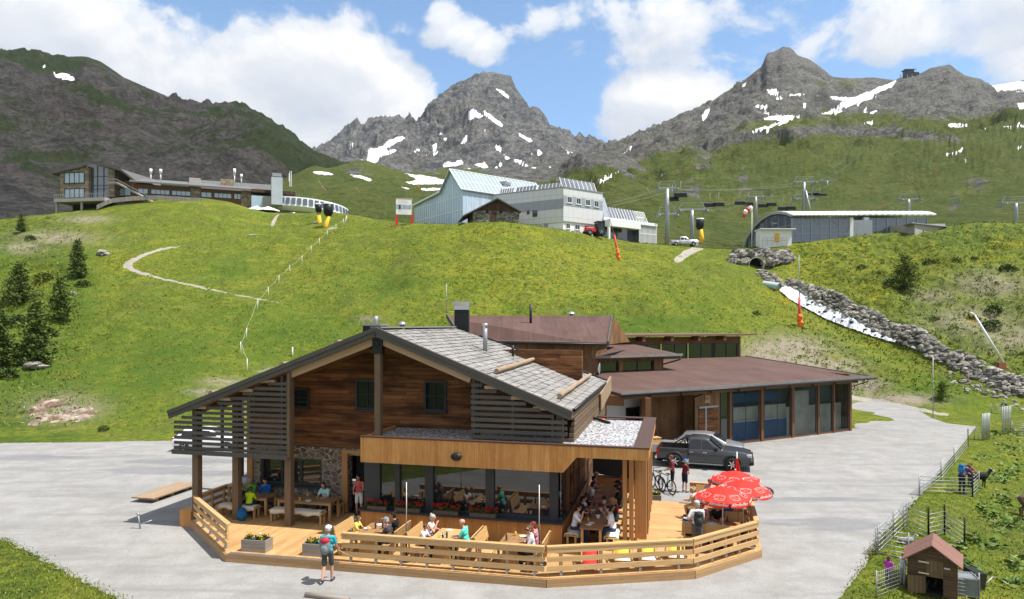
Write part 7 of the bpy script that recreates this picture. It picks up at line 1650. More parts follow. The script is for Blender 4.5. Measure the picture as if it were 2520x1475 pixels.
# deck chairs
M['yellowcloth'] = plain('yellow_canvas', (.72, .52, .05), .8, var=.06); M['redcloth'] = plain('red_canvas', (.55, .03, .03), .8, var=.08); M['whitecloth'] = plain('white_canvas', (.76, .74, .68), .85, var=.04)
def deckchair(label, a, b, rz, c_top, c_low):
    o = thing('deck_chair', label, 'deck chair', K.w(a, b, DZ), K.ang+rz, 'canvas deck chairs on the front deck'); N = 10     # foot towards local -y
    pr_ = [Vector((0, -.42+.92*t, .25+.36*t-.12*math.sin(math.pi*t))) for t in [i/N for i in range(N+1)]]
    for nm, lo_, hi, mt in (('seat_canvas', 0, 5, c_low), ('back_canvas', 5, 10, c_top)):
        m = MB(); vs = [(x, p.y, p.z) for p in pr_[lo_:hi+1] for x in (-.25, .25)]; m._add(vs, [(2*i, 2*i+1, 2*i+3, 2*i+2) for i in range(hi-lo_)], None, True); ob = m.build(nm, mt, o, local=True); so = ob.modifiers.new('t', 'SOLIDIFY'); so.thickness = .008
    for s in (-1, 1):
        m = MB(); m.bar((s*.28, -.45, .25), (s*.28, .55, .63), .03, .045); m.build('side_rail', M['bench'], o, local=True); m = MB(); m.bar((s*.30, -.45, .32), (s*.30, .45, .03), .03, .045); m.bar((s*.31, .10, .5), (s*.31, .58, .03), .025, .04); m.build('leg', M['bench'], o, local=True)
    m = MB(); m.bar((-.29, .53, .61), (.29, .53, .61), .035, .035); m.bar((-.29, -.44, .26), (.29, -.44, .26), .035, .035); m.bar((-.31, .56, .06), (.31, .56, .06), .03, .03); m.build('crossbar', M['bench'], o, local=True)
for a, b, ct, cl, lab in [(8.3, -1.6, 'redcloth', 'redcloth', 'deck chair with red canvas, leftmost of the four'), (9.3, -1.0, 'yellowcloth', 'whitecloth', 'yellow and white deck chair next to the red one'), (10.1, -.75, 'yellowcloth', 'whitecloth', 'yellow and white deck chair, third from the left'), (11.0, -.3, 'yellowcloth', 'whitecloth', 'yellow and white deck chair nearest the standing man with the rucksack')]:
    deckchair(lab, a, b, R(8), M[ct], M[cl])
# parasols with the drink maker's script and emblem
M['parasolred'] = plain('parasol_red', (.52, .022, .012), .7, var=.06); M['print'] = plain('white_print', (.8, .78, .76), .7, var=.03); M['valance'] = plain('parasol_dark_red', (.42, .02, .06), .7)
def parasol(label, a, b, zt, r, rot, tilt=0.0):
    base = K.w(a, b, DZ); o = thing('parasol', label, 'parasol', base, rot, 'red parasols on the right deck'); h = zt-DZ; n = 8
    m = MB(); m.tube([(0, 0, .05), (0, 0, h)], .022, 8); m.build('pole', M['paintwhite'], o, local=True); m = MB(); m.lathe((0, 0, 0), [(.26, 0), (.26, .05), (.05, .09), (.04, .3), (0, .3)], 14); m.build('base', M['black'], o, local=True)
    m = MB(); ap = Vector((0, 0, h)); E = [Vector((math.cos(6.2832*k/n)*r, math.sin(6.2832*k/n)*r, h-.36*r)) for k in range(n)]
    Mi = [ap+(e-ap)*.55+Vector((0, 0, .05*r)) for e in E]
    m._add([ap]+Mi+E, [(0, 1+k, 1+(k+1) % n) for k in range(n)]+[(1+k, 1+n+k, 1+n+(k+1) % n, 1+(k+1) % n) for k in range(n)]); ca_ = m.build('canopy', M['parasolred'], o, local=True, flip=False); so = ca_.modifiers.new('t', 'SOLIDIFY'); so.thickness = .006
    m = MB()
    for k in range(n):
        a_, b_ = E[k], E[(k+1) % n]; pts = []
        for i in range(7): t = .04+.92*i/6; pts.append(a_+(b_-a_)*t)
        low = [p*1.0+Vector((p.x*.03, p.y*.03, -.13-.05*math.sin(math.pi*i/6))) for i, p in enumerate(pts)]
        m._add(pts+low, [(i, i+1, 8+i, 7+i) for i in range(6)])
    va = m.build('valance', M['parasolred'], ca_, local=True, flip=False); va.modifiers.new('t', 'SOLIDIFY').thickness = .004
    bpy.context.view_layer.update()
    for k in range(n):
        mid_ = (E[k]+E[(k+1) % n])/2; az_k = math.atan2(mid_.y, mid_.x); wd = o.rotation_euler.z+az_k
        p = base+Matrix.Rotation(o.rotation_euler.z, 3, 'Z') @ (mid_*1.025+Vector((0, 0, -.095)))
        text_mesh('Almdudler', .155*r, M['print'], ca_, p, R(90), wd+R(90), 'lettering', .002, .35)
        # emblem on the panel: white brushed outlines
        m = MB(); e1_ = (E[(k+1) % n]-E[k]).normalized(); c_ = (Mi[k]+Mi[(k+1) % n]+E[k]+E[(k+1) % n])/4; e2_ = ((Mi[k]+Mi[(k+1) % n])/2-mid_).normalized(); nn = e1_.cross(e2_); nn = nn if nn.z > 0 else -nn; c_ += nn*.012
        for cx_, cy_, ra, rb, s0, s1 in ((-.10, .02, .09, .075, .3, 5.6), (.10, .03, .085, .08, -2.6, 2.4), (0, .10, .2, .05, .2, 2.9), (0, -.06, .17, .06, 3.3, 6.1)):
            m.tube([c_+e1_*((cx_+math.cos(s0+(s1-s0)*i/9)*ra)*r)+e2_*((cy_+math.sin(s0+(s1-s0)*i/9)*rb)*r) for i in range(10)], .0035*r+.0015, 4)
        m.build('emblem', M['print'], ca_, local=True)
    m = MB(); m.ball((0, 0, h+.03), .035, 8, 5); m.build('finial', M['paintwhite'], ca_, local=True)
    if tilt: ca_.location = Vector((0, 0, 0)); ca_.rotation_euler = (0, 0, 0)
    return o
parasol('open red parasol nearest the front right railing, lowest in view', 12.62, 1.64, 2.44, 1.0, K.ang+R(10)); parasol('open red parasol in the middle, overlapping the nearest one on its right', 13.45, 3.16, 2.38, 1.04, K.ang+R(25)); parasol('open red parasol at the back, highest of the three open ones', 13.35, 5.3, 2.28, 1.0, K.ang+R(14))
b0 = K.w(13.55, 6.9, DZ); cp = thing('parasol', 'closed red parasol standing behind the open ones', 'parasol', b0, 0, 'red parasols on the right deck'); m = MB(); m.tube([(0, 0, 0), (0, 0, 2.45)], .022, 8); m.build('pole', M['paintwhite'], cp, local=True)
m = MB(); vs, fs = [], []
for i, (rr_, z) in enumerate(((.02, 2.2), (.09, 1.95), (.17, 1.5), (.26, 1.05), (.24, .98))):
    for j in range(20): a = 6.2832*j/20; k = rr_*(1 if j % 2 else .62); vs.append((math.cos(a)*k, math.sin(a)*k, z))
for i in range(4):
    for j in range(20): fs.append((i*20+j, i*20+(j+1) % 20, i*20+20+(j+1) % 20, i*20+20+j))
m._add(vs, fs); m.build('folded_canopy', M['parasolred'], cp, local=True); m = MB(); m.lathe((0, 0, 0), [(.24, 0), (.24, .06), (0, .1)], 12); m.build('base', M['black'], cp, local=True)
for (a, b), lab in (((2.22, -2.35), 'bare white parasol pole on a black foot between the left and middle front tables'), ((6.62, -1.65), 'bare white parasol pole right of the man in sunglasses')):
    o = thing('parasol_pole', lab, 'parasol pole', K.w(a, b, DZ), 0, 'bare parasol poles without canopies'); m = MB(); m.tube([(0, 0, 1.25), (0, 0, 2.62)], .013, 8); m.build('upper_pole', M['paintwhite'], o, local=True); m = MB(); m.tube([(0, 0, .05), (0, 0, 1.25)], .026, 8); m.build('lower_pole', M['darkframe'], o, local=True); m = MB(); m.lathe((0, 0, 0), [(.25, 0), (.25, .05), (.06, .09), (0, .09)], 14); m.build('base', M['black'], o, local=True)
# flower boxes and planters
M['petalred'] = leafmat('red_petal', (.42, .008, .006), (.66, .03, .012), (.35, .01, .06)); M['petalyellow'] = leafmat('yellow_petal', (.6, .36, .01), (.75, .52, .02)); M['petalwhite'] = leafmat('white_petal', (.55, .58, .6), (.75, .75, .78)); M['potleaf'] = leafmat('pot_leaf', (.02, .05, .012), (.06, .1, .02))
def flowers(o, x0, x1, w, z, cols, n=240, fr=1.0):
    g = MB()
    for i in range(n): leaf(g, Vector((random.uniform(x0, x1), random.uniform(-w, w), z+random.uniform(0, .12))), rdir(.1, 1), .09, .03, rdir())
    g.build('foliage', M['potleaf'], o, local=True, flip=False)
    for k, (mt, xa, xb) in enumerate(cols):
        f = MB()
        for h_ in range(max(3, int((xb-xa)*26*fr))):
            c = Vector((random.uniform(xa, xb), random.uniform(-w*.9, w*.9), z+random.uniform(.08, .22)))
            for j in range(11): d = rdir(-.3, 1); leaf(f, c+d*.03, (d+rdir()*.5).normalized(), .045, .02, rdir())
        f.build('blossoms', M[mt], o, local=True, flip=False)
Z5 = lambda x, y: (828.6+x/3.887, 1095+y/3.887)
M['trough'] = plain('brown_trough', (.075, .065, .055), .6)
for x0, x1, y, lab in [(298, 480, 590, 'trough of red geraniums on the bay ledge nearest the doorway'), (562, 800, 610, 'trough of red geraniums on the bay ledge behind the tall bare pole'), (925, 1165, 630, 'trough of red geraniums on the bay ledge, third from the doorway'), (1275, 1525, 655, 'trough of red geraniums on the bay ledge farthest right')]:
    a0 = K.pb(*Z5(x0, y), .22)[0]; a1 = K.pb(*Z5(x1, y), .22)[0]; o = thing('flower_trough', lab, 'flower box', K.w((a0+a1)/2, .24, zsill+.002), K.ang, 'geranium troughs on the bay ledge'); h2 = (a1-a0)/2
    m = MB(); m.box(-h2, h2, -.1, .1, 0, .16); m.build('trough', M['trough'], o, local=True, bevel=.01); flowers(o, -h2-.06, h2+.06, .13, .15, [('petalred', -h2-.05, h2+.05)], 220)
def planter(label, p, rz, L, W, h, cols):
    o = thing('planter', label, 'planter', p, rz, 'wooden flower planters'); m = MB()
    for k in range(3): z = k*h/3; m.box(-L/2, L/2, -W/2, -W/2+.04, z+.002, z+h/3-.004); m.box(-L/2, L/2, W/2-.04, W/2, z+.002, z+h/3-.004); m.box(-L/2, -L/2+.04, -W/2+.041, W/2-.041, z+.002, z+h/3-.004); m.box(L/2-.04, L/2, -W/2+.041, W/2-.041, z+.002, z+h/3-.004)
    m.build('box', M['greyplank'], o, local=True); m = MB(); m.box(-L/2+.041, L/2-.041, -W/2+.041, W/2-.041, h*.5, h-.05); m.build('soil', plain('soil', (.035, .025, .018), .95), o, local=True); flowers(o, -L/2+.08, L/2-.08, W/2-.08, h-.05, cols, 160, .7)
M['greyplank'] = wood('grey_plank', (.21, .18, .155), (.33, .29, .25), .75)
planter('grey plank planter with yellow and white flowers at the left of the deck step', K.w(-3.28, -2.62, DZ), K.ang+R(3), .92, .5, .42, [('petalyellow', -.36, -.12), ('petalwhite', -.1, .1), ('petalyellow', .12, .36)])
planter('grey plank planter with yellow and white flowers behind the walking man', K.w(-.98, -2.5, DZ), K.ang+R(3), .92, .5, .42, [('petalyellow', -.36, -.02), ('petalwhite', 0, .14), ('petalyellow', .16, .36)])
planter('small planter of yellow flowers beside the bicycles', K.w(10.1, 8.35, 0.02), K.ang, .5, .42, .34, [('petalyellow', -.2, .2)])
o = thing('flower_pot', 'pot of small white flowers at the left corner of the larch bay', 'flower pot', K.w(-1.05, .25, DZ), 0); m = MB(); m.lathe((0, 0, 0), [(.12, 0), (.16, .3), (.13, .3), (0, .26)], 12); m.build('pot', M['paintwhite'], o, local=True); flowers(o, -.14, .14, .14, .28, [('petalwhite', -.14, .14)], 70, 2)
for b, lab in ((1.5, 'nearest'), (2.45, 'second'), (3.6, 'third')):
    o = thing('flower_pot', 'small white pot on the porch tables, '+lab+' one', 'flower pot', K.w(8.2, b, DZ+.752), 0, 'white pots on the porch tables'); m = MB(); m.lathe((0, 0, 0), [(.06, 0), (.085, .14), (.07, .14), (0, .12)], 10); m.build('pot', M['paintwhite'], o, local=True); flowers(o, -.07, .07, .07, .12, [('petalred', -.05, .05)], 30, 2)
def tableware(label, a, b, n=5, grp='plates and glasses on the tables'):
    for i in range(n):
        x, y = a+random.uniform(-.28, .28), b+random.uniform(-.55, .55)
        m = MB(K); kind = i % 3
        if kind == 0: m.lathe((x, y, DZ+.752), [(0, .004), (.09, .004), (.12, .018), (.12, .022), (.08, .01)], 14); nm = 'plate'
        elif kind == 1: m.lathe((x, y, DZ+.752), [(.035, 0), (.04, .14), (.034, .14), (.03, .01)], 10); nm = 'glass'
        else: m.lathe((x, y, DZ+.752), [(.03, 0), (.035, .16), (.014, .2), (.014, .25), (0, .25)], 10); nm = 'bottle'
        tag(m.build(nm, M['paintwhite'] if kind == 0 else plain('drink', (.5, .3, .05), .1) if kind == 1 else M['darkframe']), f'{"white plate" if kind == 0 else "amber glass" if kind == 1 else "dark bottle"} on {label}', nm, f'{nm}s on {label}')
for lab, a, b, n in (('the left front table', .72, -1.75, 6), ('the middle front table', 3.4, -1.75, 6), ('the right front table', 5.75, -1.75, 3), ('the nearest porch table', 8.1, .98, 4), ('the second porch table', 8.1, 2.75, 4), ('the long left terrace table', -3.7, 1.5, 5), ('the front right deck table', 12.75, 1.95, 5)): tableware(lab, a, b, n)
# ---- odds and ends in the yard ----
m = MB(); p, q = G(372, 1240), G(470, 1206); d = (q-p).normalized(); s = Vector((-d.y, d.x, 0))
for k in range(5): m.bar(p+s*(k*.24)+Vector((0, 0, .22)), q+d*.5+s*(k*.24)+Vector((0, 0, .22)), .22, .06)
for t in (.4, 1.4, 2.4): m.bar(p+d*t+Vector((0, 0, .1)), p+d*t+s*1.0+Vector((0, 0, .1)), .12, .16)
tag(m.build('plank_stack', M['log']), 'low stack of long pale planks on the asphalt left of the terrace', 'planks')
m = MB(); p = G(345, 1302); m.tube([p, p+Vector((-.08, 0, .6))], .03, 7); m.tube([p+Vector((-.15, 0, .62)), p+Vector((-.03, 0, .58))], .045, 7); m.tube([p+Vector((.02, 0, .2)), p+Vector((.42, .1, .32))], .02, 6); tag(m.build('ground_post', M['galv']), 'short bent steel post standing alone on the asphalt left of the terrace', 'post')
m = MB(); p, q = G(752, 1469), G(860, 1482); m.tube([p+Vector((0, 0, .07)), q+Vector((0, 0, .07))], .075, 10); tag(m.build('log', M['greyplank']), 'grey round log lying on the asphalt at the bottom edge', 'log')
m = MB(); p = G(1876, 1222); m.ball((p.x, p.y, .22), (.55, .36, .26), 16, 8); m.ball((p.x-.35, p.y+.15, .2), (.4, .3, .22), 14, 7); tag(m.build('rubber_bag', plain('black_rubber', (.014, .014, .015), .35)), 'black rounded rubber sack lying on the asphalt beside the red parasols', 'sack')
p = P(1668, 1072, 40.9); p.z = 0; HB = Frame(p.x, p.y, R(20)); bench('long wooden bench with back under the lodge eaves behind the pickup', 0, 0, R(180)+0, 1.5, True, HB, 0, None); bench('second wooden bench by the cupboard under the lodge eaves', -1.2, .8, R(180), 1.3, True, HB, 0, None)
m = MB(HB); m.box(-1.5, -.8, .6, 1.1, 0, 1.25); m.box(-1.53, -.77, .57, 1.13, 1.251, 1.29); tag(m.build('cupboard', M['bench']), 'plain wooden cupboard under the lodge eaves', 'cupboard')
# black tarpaulin stall at the back of the porch
o = thing('tarpaulin_stall', 'dark tarpaulin covered counter at the back of the shaded porch', 'stall', K.w(8.6, 7.6, DZ)); m = MB(K); m.prism([(7.3, 7.4, DZ+1.1), (9.3, 7.4, DZ+.9), (9.6, 7.4, DZ+2.1), (7.3, 7.4, DZ+2.2)], (0, .9, .15)); m.build('tarpaulin', plain('black_tarp', (.022, .024, .026), .35, bump=.4), o); m = MB(K); m.box(7.3, 9.5, 7.5, 8.1, DZ, DZ+.89); m.build('counter', M['larch_beam'], o)
# ---- animal pen on the right ----
zf = lambda x, y: ((2750+x/3.753)/1.3516, (1600+y/3.753)/1.3516)
zr = lambda x, y: ((3000+x/3.687)/1.3516, (1300+y/3.687)/1.3516)
def hurdle(a, b, label, h=.95, n=6, posts=('galv', 'galv'), mesh=False, z=0):
    A, B = HILL.at(*a), HILL.at(*b); A.z = max(A.z, z-9); o = thing('metal_hurdle', label, 'hurdle', A, 0, 'galvanised animal hurdles'); m = MB()
    k = int((B-A).length/.12) if mesh else 0
    for i in range(n): z_ = .08+(h-.1)*i/(n-1); m.tube([A+Vector((0, 0, z_)), B+Vector((0, 0, z_))], .005 if mesh else .013, 5)
    for i in range(1, k): p = A+(B-A)*i/k; m.tube([p, p+Vector((0, 0, h))], .003, 3)
    m.build('rails', M['galv'], o)
    for p, c in ((A, posts[0]), (B, posts[1])): m = MB(); m.tube([p-Vector((0, 0, .1)), p+Vector((0, 0, h+(.25 if c == 'black' else .04)))], .032 if c == 'black' else .022, 6); m.build('post', M[c], o)
hl = [(zr(210, 1290), zr(865, 1305), 'horizontal hurdle in front of the stooping visitor', ('galv', 'black')), (zr(868, 1303), zr(945, 1225), 'short hurdle turning back beside the black goat', ('black', 'galv')), (zr(215, 1285), zr(480, 1090), 'hurdle along the asphalt edge left of the stooping visitor', ('galv', 'galv')), (zr(480, 1090), zr(640, 900), 'hurdle along the asphalt edge, second from the stooping visitor', ('galv', 'galv')), (zr(640, 900), zr(810, 690), 'hurdle along the asphalt edge farther up', ('galv', 'black')),
      (zf(1270, 720), zf(1470, 672), 'hurdle between two black posts behind the goat shed', ('black', 'black')), (zf(960, 600), zf(1270, 720), 'hurdle left of the two black posts', ('galv', 'black')), (zf(640, 905), zf(830, 720), 'hurdle along the asphalt edge above the two children', ('galv', 'galv')), (zf(830, 720), zf(1000, 560), 'hurdle along the asphalt edge left of the two black posts', ('galv', 'galv')), (zf(610, 920), zf(1020, 1000), 'low hurdle reaching from the asphalt to the goat shed', ('galv', 'galv')), (zf(1470, 672), zf(1720, 850), 'thin hurdle right of the two black posts', ('black', 'black')),
      (zr(1100, 270), zr(1250, 280), 'hurdle far back by the upright panels', ('galv', 'galv')), (zr(1350, 540), zr(1497, 560), 'hurdle at the right picture edge', ('galv', 'galv')), (zr(890, 600), zr(980, 600), 'little hurdle at the asphalt corner', ('galv', 'galv'))]
for a, b, lab, ps in hl: hurdle(a, b, lab, posts=ps)
hurdle(zf(620, 1470), zf(975, 1330), 'wire mesh fence in front of the two children', .8, 7, ('galv', 'galv'), True); hurdle(zf(1600, 1430), zf(1900, 1475), 'wire mesh fence right of the goat shed', .8, 7, ('galv', 'galv'), True)
for (a, b), lab, h in (((zr(985, 615), zr(1070, 600)), 'bundle of tall upright fence panels at the asphalt corner', 1.9), ((zr(1230, 540), zr(1330, 530)), 'bundle of tall upright fence panels near the right edge', 2.1)):
    A, B = HILL.at(*a), HILL.at(*b); o = thing('fence_panel_stack', lab, 'fence panels', A); m = MB()
    for k in range(6): p = A+(B-A)*k/5; m.tube([p, p+Vector((.1, .1, h))], .03, 5)
    for k in range(9): z = .1+h*.95*k/9; m.tube([A+Vector((0, .05, z)), B+Vector((0, .05, z))], .012, 4)
    m.build('panels', M['galv'], o)
# goat shed
A, B = HILL.at(*zf(1005, 1350)), HILL.at(*zf(1560, 1412)); C3 = HILL.at(*zf(1690, 1165)); GS = Frame(A.x, A.y, R(-34)); Wd = 1.32; zb_ = A.z-.05; dp = 1.2; sc_ = Wd/1.2
gs = thing('goat_shed', 'small brown boarded goat shed with red brown felt roof and open half door', 'shed', A, 0)
M['shedboard'] = planks('shed_boards', (.085, .05, .032), (.15, .095, .06), .1, 2, .7, .1, .35, 1, 30); M['sheddoor'] = planks('shed_door', (.13, .085, .045), (.21, .145, .08), .1, 0, .7, .08, .4, 1, 30)
ze_ = zb_+.98*sc_; zr_ = zb_+1.42*sc_; x0, x1 = .38*Wd, .72*Wd; zh = zb_+.52*sc_; zd = zb_+.98*sc_
m = MB(GS); m.box(0, x0, 0, .04, zb_, ze_); m.box(x1, Wd, 0, .04, zb_, ze_); m.prism([(0, 0, ze_), (Wd, 0, ze_), (Wd/2, 0, zr_)], (0, .04, 0)); m.box(0, .04, .041, dp, zb_, ze_); m.box(Wd-.04, Wd, .041, dp, zb_, ze_); m.box(.041, Wd-.041, dp-.04, dp, zb_, ze_); m.prism([(0, dp-.04, ze_), (Wd, dp-.04, ze_), (Wd/2, dp-.04, zr_)], (0, .04, 0)); m.build('wall', M['shedboard'], gs)
m = MB(GS); ov = .14
for xa, za in ((-ov, ze_-.06), (Wd+ov, ze_-.06)):
    c = [(Wd/2, -.18, zr_+.03), (xa, -.18, za), (xa, dp+.15, za), (Wd/2, dp+.15, zr_+.03)]; m._add([GS.w(*p) for p in c]+[GS.w(p[0], p[1], p[2]-.04) for p in c], [(0, 1, 2, 3), (7, 6, 5, 4), (0, 4, 5, 1), (1, 5, 6, 2), (2, 6, 7, 3), (3, 7, 4, 0)], [(p[1], p[0], 0) for p in c+c])
m.build('roof', planks('shed_felt', (.20, .105, .085), (.23, .125, .10), .4, 0, .9, .02, .7, .3, 9), gs)
m = MB(GS); m.box(x0, x1, -.03, .0, zh, zd); dd_ = m.build('upper_door', M['sheddoor'], gs); m = MB(GS); m.prism([(x0-.02, -.02, zb_+.04), (x0-.36*Wd, -.22, zb_+.04), (x0-.36*Wd, -.22, zh), (x0-.02, -.02, zh)], (0, -.03, 0)); m.build('lower_door', M['sheddoor'], gs)
m = MB(GS)
for z in (zh+.08, zd-.08): m.box(x0-.2, x0+.08, -.045, -.031, z-.02, z+.02)
m.box(x1+.02, x1+.18, -.02, -.001, zd-.2, zd-.16); m.build('strap_hinge', M['fleece'], gs); m = MB(GS); m.box(.05, Wd-.05, .6, .64, zb_, ze_-.02); m.box(.05, Wd-.05, .05, .6, zb_-.01, zb_+.02); m.build('dark_inside', M['dim'], gs)
p = HILL.at(*zf(1720, 1400)); o = thing('wire_crate', 'grey wire crate leaning beside the goat shed', 'crate', p, R(-15)); m = MB(); m.box(-.3, .3, -.3, .3, 0, .55); m.build('panel', plain('crate_grey', (.17, .19, .21), .5), o, local=True); m = MB()
for x in (-.31, .31):
    for y in (-.31, .31): m.bar((x, y, 0), (x, y, .6), .03, .03)
for z in (.01, .58):
    for s in (-.31, .31): m.bar((-.31, s, z), (.31, s, z), .025, .025); m.bar((s, -.31, z), (s, .31, z), .025, .025)
m.build('frame', M['galv'], o, local=True)
p = HILL.at(*zf(1950, 1370)); o = thing('tipped_wheelbarrow', 'tipped black wheelbarrow lying in the pasture right of the goat shed', 'wheelbarrow', p, R(25)); m = MB(); m.prism([(-.4, 0, .05), (.1, 0, .0), (.25, 0, .5), (-.35, 0, .62)], (.1, .5, .08)); m.build('tray', M['black'], o, local=True); m = MB(); m.tube([(.2, .1, .1), (.7, .1, .3), (.85, .1, .25)], .02, 6); m.tube([(.2, .45, .1), (.7, .45, .3), (.85, .45, .25)], .02, 6); m.build('handle', M['galv'], o, local=True); m = MB(); m.tube([(.5+math.cos(a)*.15, .28, .15+math.sin(a)*.15) for a in [6.28*i/14 for i in range(15)]], .03, 5, cap=False); m.build('wheel', M['tyre'], o, local=True)
# leaning white pipe on the right slope
b = HILL.at(2472, 905); t_ = P(2398, 775, b.y+1); o = thing('snow_lance', 'thick pale snow lance leaning left over a rusty box at the right edge', 'snow lance', b); m = MB(); m.tube([b+Vector((0, 0, .4)), t_], [.14, .1], 10); m.tube([t_, t_+Vector((-.5, 0, .25))], .12, 8); m.build('tube', M['paintwhite'], o)
m = MB(); m.box(b.x-.9, b.x-.1, b.y-.4, b.y+.4, b.z-.7, b.z+.6); m.tube([b+Vector((-.3, 0, .2)), b+Vector((1.3, -.3, -.9)), b+Vector((3, -.4, -1.1))], .25, 8); m.build('rusty_foot', plain('rust', (.26, .11, .05), .8), o)
# ================= people and animals =============================================================
_flat = {}
def flatm(c, nm='cloth', rough=.8):
    k = (tuple(c), nm)
    if k not in _flat: _flat[k] = plain(nm, c, rough, 0, .2, var=.14, sc=9)
    return _flat[k]
SKIN = (.50, .27, .19); PEND = []
def capsule_body(o, caps, mats, voxel, name='body'):
    m = MB()
    for p, q, r0, r1, mi in caps:
        p, q = Vector(p), Vector(q); d = q-p; d = d.normalized() if d.length > 1e-5 else Vector((0, 0, 1))
        m.tube([p-d*r0, p-d*r0*.7, p, q, q+d*r1*.7, q+d*r1], [r0*.08, r0*.71, r0, r1, r1*.71, r1*.08], 9)
    ob = m.build(name, mats, o, local=True); md = ob.modifiers.new('r', 'REMESH'); md.mode = 'VOXEL'; md.voxel_size = voxel; md.use_smooth_shade = True
    s = ob.modifiers.new('s', 'SMOOTH'); s.factor = .5; s.iterations = 3; PEND.append((ob, caps, mats)); return ob
def finish_bodies():
    bpy.context.view_layer.update(); dg = bpy.context.evaluated_depsgraph_get()
    for ob, caps, mats in PEND:
        me = bpy.data.meshes.new_from_object(ob.evaluated_get(dg)); n = len(me.polygons); c = np.zeros(n*3); me.polygons.foreach_get('center', c); c = c.reshape(-1, 3)
        best = np.full(n, 1e9); idx = np.zeros(n, np.int32)
        for p, q, r0, r1, mi in caps:
            p, q = np.array(p), np.array(q); d = q-p; L = max(d @ d, 1e-9); t = np.clip(((c-p) @ d)/L, 0, 1); e = np.linalg.norm(c-p-t[:, None]*d, axis=1)-(r0+(r1-r0)*t); w = e < best; best[w] = e[w]; idx[w] = mi
        me.materials.clear()
        for m_ in mats: me.materials.append(m_)
        me.polygons.foreach_set('material_index', idx); me.polygons.foreach_set('use_smooth', np.ones(n, bool)); ob.modifiers.clear(); ob.data = me
